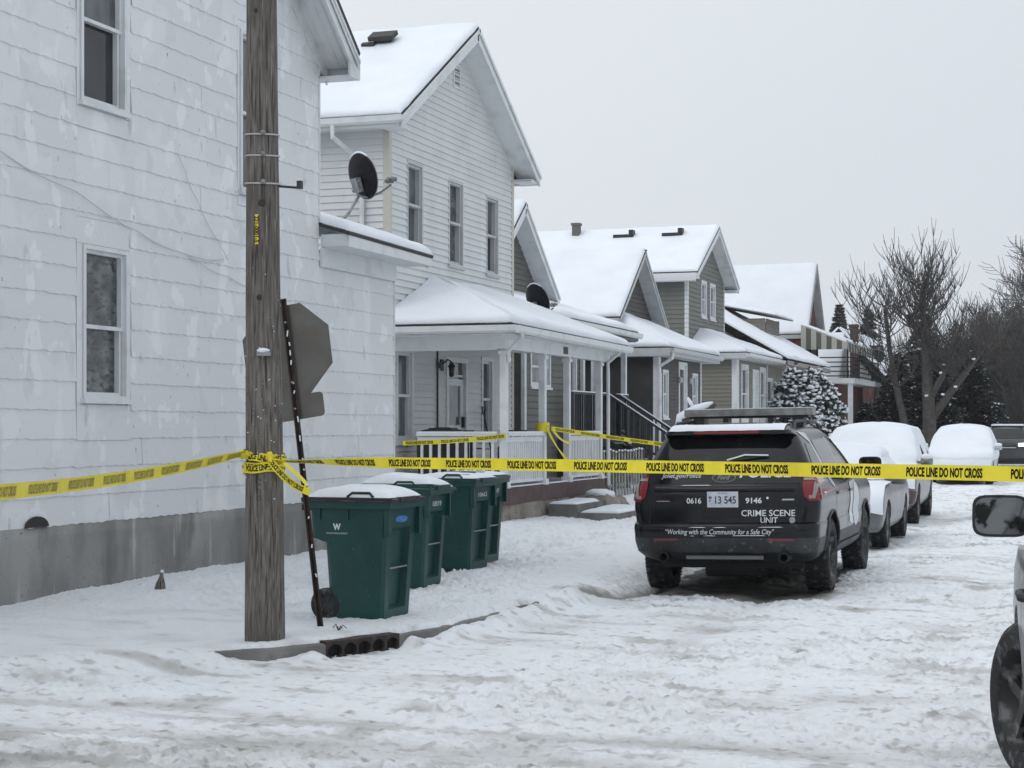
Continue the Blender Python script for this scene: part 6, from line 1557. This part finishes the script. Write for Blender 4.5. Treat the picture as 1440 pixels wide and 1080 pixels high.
    for s in (-1, 1):
        m = MB(); m.tube([(s * .64, .72, 1.70), (s * .63, .85, 1.785), (s * .63, 1.6, 1.80), (s * .63, 2.4, 1.77), (s * .64, 2.5, 1.70)], .016, 6); m.build('roof_rail', BLACKP, t, local=True)
    # licence lamp hump, wheels, mirrors, mud
    for s in (-1, 1):
        side_mirror(t, s * .93, 3.28, 1.27, s, BLACKP, size=1.05)
        for y in (1.05, 3.93): car_wheel(t, s * .845, y, RR, .25, rim=mat('black_steel_rim', (.02, .02, .02), .5, (.14, .145, .15), 9, .52, .64), spokes=5)
    # arch lips crusted with slush
    for s in (-1, 1):
        for y in (1.05, 3.93):
            a = MB(); pts = []
            for k in range(19):
                an = R(8 + 164 * k / 18); l, n = sk.hit((s * 3, y + .46 * math.cos(an), RR + .46 * math.sin(an)), (-s, 0, 0))
                if l: pts.append(l + Vector((s * .004, 0, 0)))
            a.tube(pts, .014, 6); a.build('arch_lip', PBDIRT, t, local=True)
            liner = MB(); rows = []
            for k in range(17): an = R(-10 + 200 * k / 16); rows.append([(s * x, y + .447 * math.cos(an), RR + .447 * math.sin(an)) for x in (.68, .93)])
            liner.grid(rows); liner.build('wheel_liner', mat('liner_black', (.01, .01, .01), .9), t, local=True)
    return t
police_suv()

# ------------------------------------------------------------------ snow covered cars facing the viewer (front at -y after turning)
def snowy_car(name, label, loc, rz, Lv, paint, z_snow, hood_snow, wheels, RRw, cat='car', snow_t=.07, lamp=CLAMP, side_windows=(), front_glass=None, grille=None, snowcov=True, headl=None, mirrors=None, mirror_snow=True, seed=1, lamps_lit=False, fog=None, plate=False, lower=None):
    t = thing(name, label, cat, loc, rz, group='cars parked along the kerb')
    lv = interp_levels(Lv, .05); m = body_mesh(lv); sk = Skin(m); o = m.build('body', paint, t, local=True); merge(o)
    cut_arches(o, [(y, RRw) for y in wheels], RRw + .06, .3, Lv[3][1] + .02, None); smooth_auto(o, 32)
    B = lambda mm, n, mt, par=o, sm=False: mm.build(n, mt, par, local=True, fixn=False, smooth=sm)
    for s in ('left', 'right'):
        for k, p in enumerate(side_windows): B(sk.patch(p, s, .004), 'side_window', CGLASS, sm=True)
    if front_glass: B(sk.patch(front_glass, 'front', .004), 'windscreen', CGLASS, sm=True)
    if grille: B(sk.patch(grille, 'front', .006), 'grille', BLACKP)
    if lower:
        B(sk.patch([(-.93, .37), (.93, .37), (.95, .60), (.6, .64), (-.6, .64), (-.95, .60)], 'front', .01), 'front_bumper', lower, sm=True); [B(sk.patch([(4.45, .38), (4.7, .38), (4.72, .6), (4.4, .6)], q_, .01), 'front_bumper', lower, sm=True) for q_ in ('left', 'right')]
    for p in (headl or []): 
        for s in (-1, 1): B(sk.patch([(s * a, b) for a, b in p], 'front', .012, .04), 'headlight', lamp, sm=True)
    for p in (fog or []):
        for s in (-1, 1): B(sk.patch([(s * a, b) for a, b in p], 'front', .012, .04), 'fog_light', CLAMP)
    if snowcov:
        # one thick blanket: the same outlines grown outwards
        sl = [l for l in interp_levels(Lv, .035) if l[0] >= z_snow]
        rows = []; n = 0; yfull = max(l[3] for l in Lv)
        for i, l in enumerate(sl):
            g = snow_t * min(1, .25 + i * .25); l2 = (l[0] + snow_t * .5 * min(1, (l[0] - z_snow) / .25 + .2), l[1] + g * (.55 if z_snow < .8 or l[0] > Lv[-1][0] - .14 else .12), l[2] - g * .7, l[3] + g, l[4] + .05, l[5] + .06, l[6], l[7]); row = []
            for x, y, z in contour(l2):
                # side flanks keep less snow below the window line
                k = noise.noise(Vector((x * 1.8 + seed * 7, y * 1.8, z * 1.8))) * .035 + noise.noise(Vector((x * 6 + seed, y * 6, z * 6))) * .010
                row.append((x * (1 + k), y + k * .6, z + k * .8))
            rows.append(row)
        m = MB(); m.grid(rows, True); top = rows[-1]; n = len(top); cy = sum(p[1] for p in top) / n; rr_ = [[(p[0] * s_, cy + (p[1] - cy) * s_, p[2] + (1 - s_ * s_) * .05) for p in top] for s_ in (.8, .5, .2)]
        m.grid([top] + rr_, True); m.add(rr_[-1], [tuple(range(n))]); so_ = m.build('snow_cover', SNOW, t, local=True, smooth=True)
    if hood_snow:
        m = sk.patch(hood_snow, 'front', .045, .06); B(m, 'front_snow', SNOW, t, sm=True)
    for s in (-1, 1):
        for y in wheels: car_wheel(t, s * (Lv[3][1] - .13), y, RRw, .215, spokes=7)
        if mirrors: side_mirror(t, s * mirrors[0], mirrors[1], mirrors[2], s, paint if paint is not PMAROON else PSILV, snow=mirror_snow, face=-1, size=.9)
    m = MB(); m.box(-Lv[3][1] + .22, Lv[3][1] - .22, .5, max(l[3] for l in Lv) - .5, .16, .32); m.build('underside', BLACKP, t, local=True)
    return t, sk, o
SEDAN = [(.24, .80, .2, 4.45, .1, .3, .05, .2), (.32, .86, .06, 4.6, .15, .3, .06, .25), (.45, .885, .0, 4.68, .18, .35, .08, .3), (.60, .895, .0, 4.68, .18, .35, .08, .3), (.74, .89, .03, 4.58, .18, .35, .08, .3), (.84, .875, .06, 4.3, .18, .3, .08, .28), (.92, .85, .10, 3.75, .18, .3, .08, .25), (.97, .83, .35, 3.45, .18, .25, .08, .22), (1.0, .80, .8, 3.35, .15, .25, .08, .2),
         (1.15, .72, 1.1, 3.05, .15, .25, .08, .2), (1.3, .64, 1.35, 2.75, .15, .25, .08, .15), (1.38, .58, 1.5, 2.55, .15, .25, .06, .12), (1.42, .45, 1.7, 2.35, .15, .2, .06, .1)]
snowy_car('snowy_sedan', 'low silver sedan buried in snow, parked nose to nose with the police vehicle', (-3.98, 29.35, 0), R(181), SEDAN, PSILV, .93, [(-.84, .50), (-.6, .56), (-.3, .50), (0, .57), (.3, .54), (.55, .60), (.70, .70), (.86, .74), (.84, .92), (-.84, .92)], (.95, 3.65), .32,
          side_windows=[[(1.3, 1.0), (2.1, 1.0), (2.1, 1.3), (1.6, 1.3)], [(2.18, 1.0), (3.1, 1.0), (2.7, 1.28), (2.18, 1.3)]], headl=[[(.45, .62), (.82, .66), (.84, .76), (.5, .73)]], grille=[(-.3, .4), (.3, .4), (.3, .52), (-.3, .52)], mirrors=(.80, 3.1, .98), seed=2)
VAN = [(.26, .84, .2, 4.75, .1, .3, .05, .2), (.36, .93, .05, 4.95, .15, .35, .06, .3), (.5, .96, .0, 5.02, .2, .4, .08, .35), (.66, .975, .0, 5.02, .2, .4, .08, .35), (.8, .975, .02, 4.95, .2, .4, .08, .35), (.92, .965, .03, 4.8, .2, .35, .08, .32), (1.02, .95, .05, 4.45, .2, .35, .08, .3), (1.08, .935, .07, 4.15, .2, .3, .08, .28),
       (1.25, .89, .12, 3.85, .2, .3, .08, .25), (1.45, .82, .2, 3.5, .2, .3, .08, .22), (1.6, .75, .3, 3.2, .2, .3, .08, .2), (1.70, .66, .45, 2.95, .2, .3, .06, .15), (1.75, .5, .7, 2.7, .2, .3, .06, .1)]
snowy_car('snowy_minivan', 'minivan buried in smooth snow with a dark red front bumper, behind the silver sedan', (-4.33, 36.3, 0), R(181.5), VAN, PSILV, .98, [(-.90, .64), (-.5, .70), (-.1, .62), (.3, .67), (.55, .64), (.72, .78), (.92, .82), (.9, 1.02), (-.9, 1.02)], (.95, 4.05), .34,
          side_windows=[[(.5, 1.12), (1.5, 1.12), (1.5, 1.55), (.7, 1.55)], [(1.6, 1.12), (2.6, 1.12), (2.6, 1.58), (1.6, 1.58)]], headl=[[(.55, .66), (.90, .70), (.90, .84), (.6, .80)]], fog=[[(.62, .42), (.80, .42), (.80, .50), (.62, .50)]], mirrors=(.90, 3.7, 1.12), seed=5, cat='minivan', lower=PMAROON)
# its front bumper is dark red
snowy_car('snow_heaped_suv', 'large vehicle heaped with snow from roof to bumper, just before the dark lit one', (-4.35, 58.6, 0), R(181), VAN, PWHITE, .70, [(-.88, .5), (.88, .5), (.92, .75), (-.92, .75)], (.95, 4.05), .35, mirrors=(.92, 3.7, 1.12), seed=9, cat='SUV')
SUVL = [(.32, .85, .2, 4.7, .1, .25, .05, .2), (.42, .94, .05, 4.9, .15, .3, .06, .2), (.6, .97, .0, 4.95, .18, .3, .06, .2), (.8, .98, .0, 4.95, .18, .3, .06, .2), (1.0, .975, .02, 4.92, .18, .28, .06, .18), (1.12, .96, .05, 4.8, .18, .25, .06, .15), (1.17, .94, .07, 3.9, .18, .25, .06, .15), (1.2, .92, .08, 3.75, .18, .25, .06, .15), (1.45, .85, .15, 3.45, .18, .25, .06, .15), (1.68, .77, .25, 3.15, .18, .25, .06, .15), (1.76, .70, .35, 3.0, .18, .25, .06, .1), (1.8, .55, .5, 2.8, .18, .25, .06, .1)]
def dark_suvs():
    t, sk, o = snowy_car('dark_suv', 'dark grey utility vehicle with a lit headlamp just past the snow heaped car', (-4.25, 81.5, 0), R(181), SUVL, PDARK, 9, None, (.9, 3.9), .37, snowcov=False, front_glass=[(-.80, 1.22), (.80, 1.22), (.68, 1.66), (-.68, 1.66)], grille=[(-.42, .78), (.42, .78), (.42, 1.06), (-.42, 1.06)], headl=[[(.52, .92), (.86, .92), (.86, 1.06), (.52, 1.04)]], lamp=LAMP, mirrors=(.93, 3.45, 1.2), mirror_snow=False, side_windows=[[(.5, 1.25), (1.5, 1.25), (1.5, 1.6), (.7, 1.6)], [(1.6, 1.25), (2.4, 1.25), (2.4, 1.62), (1.6, 1.62)]], cat='SUV')
    m = MB(); snow_quad(m, [(-.68, 3.0, 1.80), (.68, 3.0, 1.80), (.68, .5, 1.80), (-.68, .5, 1.80)], .06, .2, edge=.1); m.v = [tuple(v) for v in m.v]; m.build('roof_snow', SNOW, t, local=True, smooth=True)
    B = lambda mm, n, mt: mm.build(n, mt, o, local=True, fixn=False)
    B(sk.patch([(-.42, .84), (.42, .84), (.42, .88), (-.42, .88)], 'front', .012), 'grille_bar', CHROME); B(sk.patch([(.45, .54), (.70, .54), (.70, .59), (.45, .59)], 'front', .012), 'fog_light', CLAMP)
    t, sk, o = snowy_car('black_suv', 'black vehicle with snow on its bonnet, the last one up the street', (-3.55, 93.5, 0), R(181), SUVL, PDARK, 9, None, (.9, 3.9), .37, snowcov=False, front_glass=[(-.80, 1.22), (.80, 1.22), (.68, 1.66), (-.68, 1.66)], grille=[(-.42, .78), (.42, .78), (.42, 1.06), (-.42, 1.06)], headl=[[(.52, .92), (.86, .92), (.86, 1.06), (.52, 1.04)]], mirrors=(.93, 3.45, 1.2), mirror_snow=False, cat='SUV')
    m = MB(); snow_quad(m, [(-.68, 3.0, 1.80), (.68, 3.0, 1.80), (.68, .5, 1.80), (-.68, .5, 1.80)], .08, .2, edge=.1); snow_quad(m, [(-.8, 4.7, 1.13), (.8, 4.7, 1.13), (.8, 3.9, 1.18), (-.8, 3.9, 1.18)], .06, .2, edge=.1); m.build('roof_snow', SNOW, t, local=True, smooth=True)
dark_suvs()

# ------------------------------------------------------------------ near vehicle cut by the right edge
def near_suv():
    P_ = mat('salt_streaked_paint', (.05, .052, .054), .35, (.18, .185, .19), 5, .42, .66, (1, 1, .35), coat=.4, extra=[((.45, .46, .47), 17, .55, .68, (1.5, 1.5, .3))])
    # left flank passes (lateral 2.47, depth 8.7) heading to picture x = 1300
    th = math.atan((1300 - 720) / 2450) ; hd = HEAD - th           # heading, ccw from +Y
    f = Vector((-math.sin(hd), math.cos(hd), 0)); r = Vector((math.cos(hd), math.sin(hd), 0))
    P0 = RT * 2.50 + FW * 8.7                                      # point on the left flank at the front axle
    org = P0 + r * .99 - f * 3.93                                  # rear centre
    t = thing('salt_stained_suv', 'large salt streaked vehicle close by, only its door mirror and turned front wheel in view', 'SUV', (org.x, org.y, 0), hd)
    lv = interp_levels(SUVL, .05); m = body_mesh(lv); sk = Skin(m); o = m.build('body', P_, t, local=True); merge(o)
    cut_arches(o, [(.95, .39), (3.93, .39)], .47, .4, 1.0, None); smooth_auto(o, 32)
    B = lambda mm, n, mt, par=o, sm=False: mm.build(n, mt, par, local=True, fixn=False, smooth=sm)
    for s in ('left', 'right'):
        for p in ([(.5, 1.24), (1.5, 1.22), (1.5, 1.62), (.7, 1.62)], [(1.6, 1.22), (2.4, 1.21), (2.4, 1.65), (1.6, 1.65)], [(2.5, 1.21), (3.5, 1.21), (3.15, 1.5), (2.95, 1.62), (2.5, 1.65)]): B(sk.patch(p, s, .005), 'side_window', CGLASS, sm=True)
        for yy in (1.55, 2.45, 3.35): B(sk.patch([(yy, .5), (yy + .012, .5), (yy + .012, 1.2), (yy, 1.2)], s, .005), 'shut_line', BLACKP)
        for yy in (1.65, 2.55):
            h = MB(); q = -1 if s == 'left' else 1; h.tube([(q * .97, yy, 1.02), (q * 1.02, yy + .03, 1.025), (q * 1.02, yy + .17, 1.03), (q * .97, yy + .2, 1.03)], .02, 8); h.build('door_handle', BLACKP, t, local=True)
    B(sk.patch([(-.80, 1.22), (.80, 1.22), (.68, 1.66), (-.68, 1.66)], 'front', .004), 'windscreen', CGLASS, sm=True)
    B(sk.patch([(-.78, 1.22), (.78, 1.22), (.66, 1.62), (-.66, 1.62)], 'rear', .004), 'rear_window', CGLASS, sm=True)
    for s in (-1, 1):
        B(sk.patch([(s * .55, .85), (s * .9, .87), (s * .9, 1.02), (s * .55, 1.0)], 'front', .01), 'headlight', CLAMP)
        B(sk.patch([(s * .74, .9), (s * .94, .9), (s * .94, 1.15), (s * .74, 1.15)], 'rear', .01), 'tail_light', REDL)
        car_wheel(t, s * .855, .95, .39, .25, spokes=5); car_wheel(t, s * .86, 3.93, .39, .25, steer=R(18), spokes=5, rim=mat('black_steel_rim', (.02, .02, .02)), tread=False)
    for s in (-1, 1):
        side_mirror(t, s * .89, 3.18, 1.34, s, BLACKP, size=1.02, face=-1)
    m = MB(); m.box(-.75, .75, .5, 4.3, .2, .33); m.build('underside', BLACKP, t, local=True)
near_suv()
# ================================================================== vegetation
BARK = mat('dark_bark', (.050, .045, .042), .9, (.085, .078, .073), 6, .4, .7)
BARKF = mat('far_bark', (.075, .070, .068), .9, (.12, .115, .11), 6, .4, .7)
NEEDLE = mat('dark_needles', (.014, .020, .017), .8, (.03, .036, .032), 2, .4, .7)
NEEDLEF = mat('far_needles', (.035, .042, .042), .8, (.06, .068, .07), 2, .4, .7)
LEAFD = mat('evergreen_leaf', (.018, .028, .020), .55, (.03, .045, .03), 4, .4, .7)

def twig_tree(root, base, h, spread, seed, stems, mat_=BARK, upright=.5, levels=3, trunk_r=.22, kids=(9, 8, 6), snow=0, minr=.008, sides=5, gravity=0):
    rg = random.Random(seed); tr = MB(); cr = MB(); sn = MB(); B = Vector(base)
    def branch(p, d, L_, r, lev, mb):
        n = 5 if lev < 2 else 4; pts = [p]; rad = [r]; q = p.copy(); dd = d.copy()
        for k in range(n):
            dd = (dd + Vector((rg.uniform(-1, 1), rg.uniform(-1, 1), rg.uniform(-.6, .9))) * .16 + Vector((0, 0, upright * .22 - gravity * .1))).normalized()
            q = q + dd * (L_ / n); pts.append(q.copy()); rad.append(max(r * (1 - .78 * (k + 1) / n), minr))
        mb.tube(pts, rad, sides if lev < 2 else 3, cap=False)
        if lev >= levels: return
        nk = kids[min(lev, len(kids) - 1)]
        for k in range(nk):
            s = rg.uniform(.22, 1); i = min(int(s * n), n - 1); f = s * n - i; pp = pts[i].lerp(pts[i + 1], f); a = rg.uniform(0, 2 * math.pi)
            dm = (pts[i + 1] - pts[i]).normalized(); o = dm.orthogonal().normalized(); o2 = dm.cross(o); sd_ = o * math.cos(a) + o2 * math.sin(a)
            nd = (dm * rg.uniform(.45, .8) + sd_ * rg.uniform(.55, .95) * spread).normalized()
            branch(pp, nd, L_ * rg.uniform(.38, .62) * (1.15 - .4 * s), max(rad[i] * .5, minr), lev + 1, cr)
            if snow and lev == 0 and rg.random() < snow: sn.blob(pp + Vector((0, 0, rad[i] * .9)), (.13, .13, .08), 4, 7, .2)
    for (dx, dy, lean, hs) in stems:
        branch(B + Vector((dx, dy, 0)), Vector((lean[0], lean[1], 1)).normalized(), h * hs, trunk_r * (.6 + .4 * hs), 0, tr)
    to = tr.build('trunk', mat_, root, smooth=True, fixn=False); cr.build('crown', mat_, root, fixn=False)
    if sn.v: sn.build('snow', SNOW, root, smooth=True)

def pollard(base, seed):
    """big old street tree cut back to stubs, with long upswept shoots"""
    t = thing('bare_pollard_tree', 'tall bare cut back tree with upswept shoots, standing right of the far roofs', 'tree', base)
    rg = random.Random(seed); tr = MB(); cr = MB(); sn = MB(); B = Vector(base)
    limbs = [([(0, 0, -.1), (.05, 0, 2.2), (-.1, 0, 4.8), (-.25, 0, 7.2), (-.2, 0, 7.9)], (.34, .29, .20, .13, .09)),
             ([(-.75, 0, -.1), (-.95, .1, 1.6), (-1.35, .1, 3.4), (-1.65, 0, 5.2), (-1.85, 0, 7.0)], (.20, .18, .14, .10, .07)),
             ([(.05, 0, 2.0), (.9, .2, 3.2), (1.7, .2, 4.3), (2.4, .1, 5.3)], (.22, .16, .13, .10)),
             ([(.0, 0, 2.8), (.6, -.2, 3.9), (1.0, -.2, 5.2)], (.16, .13, .10)),
             ([(-.15, 0, 4.8), (-.4, .2, 5.6), (-.9, .3, 6.6)], (.14, .12, .09))]
    for pts, rad in limbs:
        P = [B + Vector(p) for p in pts]; tr.tube(P, rad, 9)
        L_ = len(P); n = 46 if L_ > 4 else 30
        for k in range(n):
            s = rg.uniform(.42, 1) if L_ > 4 else rg.uniform(.45, 1); s = s ** .8; x = s * (L_ - 1); i = min(int(x), L_ - 2); p = P[i].lerp(P[i + 1], x - i); a = rg.uniform(0, 2 * math.pi)
            d = Vector((math.cos(a), math.sin(a), rg.uniform(-.05, .5))).normalized(); L2 = rg.uniform(1.6, 3.2); q = p.copy(); pts2 = [q.copy()]; rr = [rg.uniform(.018, .034)]; m = 7
            if L_ > 4 and pts[-1][0] < -1 : d = (d + Vector((-.5, 0, -.1))).normalized(); L2 *= 1.1
            for j in range(m):
                d = (d + Vector((rg.uniform(-.1, .1), rg.uniform(-.1, .1), .20 + rg.uniform(-.06, .06)))).normalized(); q = q + d * (L2 / m); pts2.append(q.copy()); rr.append(max(rr[0] * (1 - .8 * (j + 1) / m), .011))
            cr.tube(pts2, rr, 4, cap=False)
            for j in range(9):
                ii = rg.randint(1, m - 1); dd = (d * .4 + Vector((rg.uniform(-1, 1), rg.uniform(-1, 1), rg.uniform(.1, .9)))).normalized(); qq = pts2[ii].copy(); pp = [qq.copy()]
                for _ in range(3): dd = (dd + Vector((0, 0, .25))).normalized(); qq = qq + dd * rg.uniform(.15, .42); pp.append(qq.copy())
                cr.tube(pp, [.016, .013, .010, .008], 3, cap=False)
        for k in range(3):
            i = rg.randint(0, L_ - 2); p = P[i].lerp(P[i + 1], rg.random()); 
            if p.z > 1: sn.blob(p + Vector((rg.uniform(-.2, .2), -.22, .1)), (.09, .07, .05), 4, 8, .35)
    tr.build('trunk', BARK, t, smooth=True); cr.build('crown', BARK, t, fixn=False); sn.build('snow', SNOW, t, smooth=True)
pollard((-7.35, 76.5, 0), 4)

def conifer(name, label, base, h, r, seed, mat_=NEEDLE, snow=.35, group=None, dens=1.0, trunk=BARK):
    t = thing(name, label, 'tree', base, group=group); rg = random.Random(seed); B = Vector(base)
    m = MB(); m.tube([B, B + Vector((0, 0, h * .95))], [h * .02, .02], 6); m.build('trunk', trunk, t)
    cr = MB(); sn = MB(); z = h * .06
    while z < h * .98:
        k = z / h; rad = r * (1 - k) ** .85; nb = int((9 + 8 * (1 - k)) * dens)
        for q in range(nb):
            a = rg.uniform(0, 2 * math.pi); L_ = rad * rg.uniform(.65, 1.15); ca, sa = math.cos(a), math.sin(a); d = Vector((ca, sa, -.28 + .5 * k)); side = Vector((-sa, ca, 0)); p0 = B + Vector((0, 0, z + rg.uniform(-.3, .3) * (1 - k)))
            ns = max(3, int(L_ / .16))
            for s in range(ns):
                u = (s + 1) / ns; c = p0 + d * L_ * u + Vector((0, 0, -.12 * L_ * u * u)); wd_ = (.16 + .22 * L_ * (1 - u)) * rg.uniform(.6, 1.2)
                for sg in (-1, 1):
                    tip = c + side * sg * wd_ + Vector((ca, sa, 0)) * .16 + Vector((0, 0, rg.uniform(-.14, .02))); b0 = c + Vector((ca, sa, 0)) * -.07; b1 = c + Vector((ca, sa, 0)) * .10 + Vector((0, 0, rg.uniform(-.03, .03)))
                    cr.add([b0, tip, b1], [(0, 1, 2)]); cr.add([b0 - Vector((0, 0, .03)), tip - Vector((ca * .1, sa * .1, .09)), b1 - Vector((0, 0, .05))], [(0, 1, 2)])
                    if rg.random() < snow and u > .3:
                        o = Vector((0, 0, .025)); sn.add([b0 + o, tip.lerp(c, .25) + o, b1 + o * 1.4], [(0, 1, 2)])
        z += h * .024 / dens ** .5
    cr.build('crown', mat_, t, fixn=False)
    if sn.v: sn.build('snow', SNOW, t, fixn=False)
conifer('spruce', 'dark snow dusted spruce behind the tall cut back tree', (-9.4, 83.5, 0), 5.3, 2.2, 1, snow=.25, group='dark spruces behind the parked cars')
conifer('spruce', 'low dark spruce at the right of the brick bungalow, left of the others', (-10.6, 81.5, 0), 2.9, 1.2, 2, snow=.3, group='dark spruces behind the parked cars')
conifer('spruce', 'tallest dark spruce showing between the trunks of the cut back tree', (-8.3, 84.5, 0), 7.3, 2.6, 3, snow=.18, group='dark spruces behind the parked cars')
conifer('spruce', 'broad dark spruce just right of the cut back tree trunk', (-6.2, 86, 0), 5.5, 2.6, 6, snow=.18, group='dark spruces behind the parked cars')
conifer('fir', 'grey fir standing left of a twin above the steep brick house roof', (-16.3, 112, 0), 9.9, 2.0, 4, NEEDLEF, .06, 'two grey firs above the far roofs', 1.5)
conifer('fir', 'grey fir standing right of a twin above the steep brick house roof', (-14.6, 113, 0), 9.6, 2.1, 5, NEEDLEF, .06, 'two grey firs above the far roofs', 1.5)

def far_wood():
    rg = random.Random(21)
    spots = [(-4.6, 92, 8.2), (-3.2, 97, 8.5), (-6.9, 97, 7.5), (-5.4, 103, 9.0), (-2.2, 104, 9.5), (-8.2, 106, 8.0), (-3.6, 110, 10.0), (-6.6, 113, 9.0), (-1.2, 112, 9.8), (-10.2, 112, 8.2), (-4.9, 119, 9.9), (-2.0, 121, 11.0), (-8.3, 121, 9.4), (-11.8, 124, 9.2), (-3.9, 88, 7.0), (-4.2, 94, 7.8), (-5.9, 100, 8.6), (-2.9, 100, 9.2), (-4.1, 106, 9.4), (-7.4, 101, 7.6), (-2.9, 116, 10.2), (-5.6, 108, 9.0)]
    words = ['slender', 'thick stemmed', 'forked', 'crooked', 'wide crowned', 'thin']
    for i, (x, y, h) in enumerate(spots):
        t = thing('bare_tree', None or '%s bare tree, number %d' % (words[i % 6], i), 'tree', (x, y, 0), group='bare trees in the wood behind the parked cars')
        t['label'] = 'dark leafless tree standing among the wood behind the parked cars'
        stems = [(0, 0, (rg.uniform(-.1, .1), 0), 1.0)] + ([(.2, 0, (rg.uniform(.1, .3) * rg.choice((-1, 1)), 0), .85)] if i % 2 else [])
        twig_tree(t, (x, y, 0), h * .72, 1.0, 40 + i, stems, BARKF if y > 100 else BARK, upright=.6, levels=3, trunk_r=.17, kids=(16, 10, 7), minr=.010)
    t = thing('bare_tree', 'tall pale bare tree with snowy twigs, its crown cut by the right edge of view', 'tree', (-2.5, 95, 0))
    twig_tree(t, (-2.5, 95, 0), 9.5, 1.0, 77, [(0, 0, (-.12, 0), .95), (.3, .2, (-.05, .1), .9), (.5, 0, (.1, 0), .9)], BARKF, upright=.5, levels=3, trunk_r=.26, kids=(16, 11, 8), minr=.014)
    # undergrowth at the foot of the wood: nobody could count it
    m = MB()
    for k in range(5200):
        y = rg.uniform(86, 124); x = rg.uniform(-13, 2.5) + (y - 86) * .02; h = rg.uniform(.5, 3.4) * (1 if rg.random() < .7 else 1.5); z0 = 0
        p = Vector((x, y, z0)); d = Vector((rg.uniform(-.5, .5), rg.uniform(-.4, .4), 1)).normalized(); pts = [p + d * h * .15]
        q = pts[0]
        for _ in range(3): d = (d + Vector((rg.uniform(-.4, .4), rg.uniform(-.3, .3), rg.uniform(-.2, .3)))).normalized(); q = q + d * h / 3; pts.append(q)
        m.tube(pts, [.03, .024, .016, .01], 3, cap=False)
    tag(m.build('undergrowth', mat('tangled_brush', (.035, .032, .032), .9, (.16, .16, .165), 3.5, .62, .72), None, fixn=False), 'tangled dark brush at the foot of the wood', 'undergrowth', kind='stuff')
    m = MB()
    for k in range(60):
        y = 126 + rg.uniform(0, 16); x = -26 + k * .62; h = rg.uniform(5.5, 9)
        m.tube([(x, y, 0), (x + rg.uniform(-.5, .5), y, h * .5), (x + rg.uniform(-1, 1), y, h)], [.2, .13, .03], 4, cap=False)
        for j in range(70):
            z = h * rg.uniform(.15, 1); a = rg.uniform(0, 6.28); L_ = rg.uniform(.6, 2.0) * (1.2 - z / h); m.tube([(x, y, z), (x + math.cos(a) * L_ * .6, y + math.sin(a) * L_ * .4, z + L_ * .35), (x + math.cos(a) * L_, y + math.sin(a) * L_, z + L_ * .9)], [.04, .03, .02], 3, cap=False)
    tag(m.build('far_wood', BARKF, None, fixn=False), 'grey leafless far wood closing the end of the street', 'wood', kind='stuff')
far_wood()

def snowy_shrub():
    base = (-10.15, 61.3, 0); t = thing('snowy_shrub', 'big rounded evergreen shrub dappled with snow beside the sage green house', 'shrub', base); rg = random.Random(9)
    lf = MB(); sn = MB(); B = Vector(base); 
    m = MB()
    for k in range(7): a = rg.uniform(0, 6.28); m.tube([B, B + Vector((math.cos(a) * .6, math.sin(a) * .6, 2.2))], [.06, .02], 5)
    m.build('stems', BARK, t)
    for k in range(1500):
        a = rg.uniform(0, 2 * math.pi); u = rg.uniform(-.25, 1); cs = math.sqrt(1 - max(u, 0) ** 2) if u > 0 else 1 - .25 * abs(u)
        f = rg.uniform(.78, 1.05) * (1 + .10 * math.sin(3 * a + 4 * u)); c = B + Vector((math.cos(a) * cs * 1.3 * f, math.sin(a) * cs * 1.3 * f, 1.35 + u * 2.35 * f if u > 0 else 1.35 + u * 4))
        for j in range(7):
            d = Vector((rg.uniform(-1, 1), rg.uniform(-1, 1), rg.uniform(-.8, .6))).normalized() * rg.uniform(.09, .17); s_ = d.orthogonal().normalized() * .05
            lf.add([c, c + d * .5 + s_, c + d, c + d * .5 - s_], [(0, 1, 2, 3)])
        if rg.random() < .8: sn.blob(c + Vector((math.cos(a), math.sin(a), 1)) * .05 + Vector((0, 0, rg.uniform(-.05, .05))), (rg.uniform(.03, .12), rg.uniform(.03, .12), rg.uniform(.03, .07)), 3, 6, .5)
    lf.build('foliage', LEAFD, t, fixn=False); sn.build('snow', SNOW, t, smooth=True, fixn=False)
snowy_shrub()
tb = twig_tree

# ------------------------------------------------------------------ snowy haze in the air
def haze():
    m = MB(); m.box(-140, 120, -30, 260, -1.5, 40); o = m.build('haze', mat('haze_blank', (1, 1, 1)), None)
    h = bpy.data.materials.new('haze_air'); h.use_nodes = True; nt = h.node_tree; nt.nodes.remove(nt.nodes['Principled BSDF'])
    v = nt.nodes.new('ShaderNodeVolumePrincipled'); v.inputs['Color'].default_value = (.93, .95, .97, 1); v.inputs['Density'].default_value = .00045; v.inputs['Anisotropy'].default_value = .2
    nt.links.new(v.outputs[0], nt.nodes['Material Output'].inputs['Volume']); o.data.materials.clear(); o.data.materials.append(h)
    tag(o, kind='stuff'); o['label'] = 'pale snowy haze hanging over the whole street'; o['category'] = 'haze'
haze()
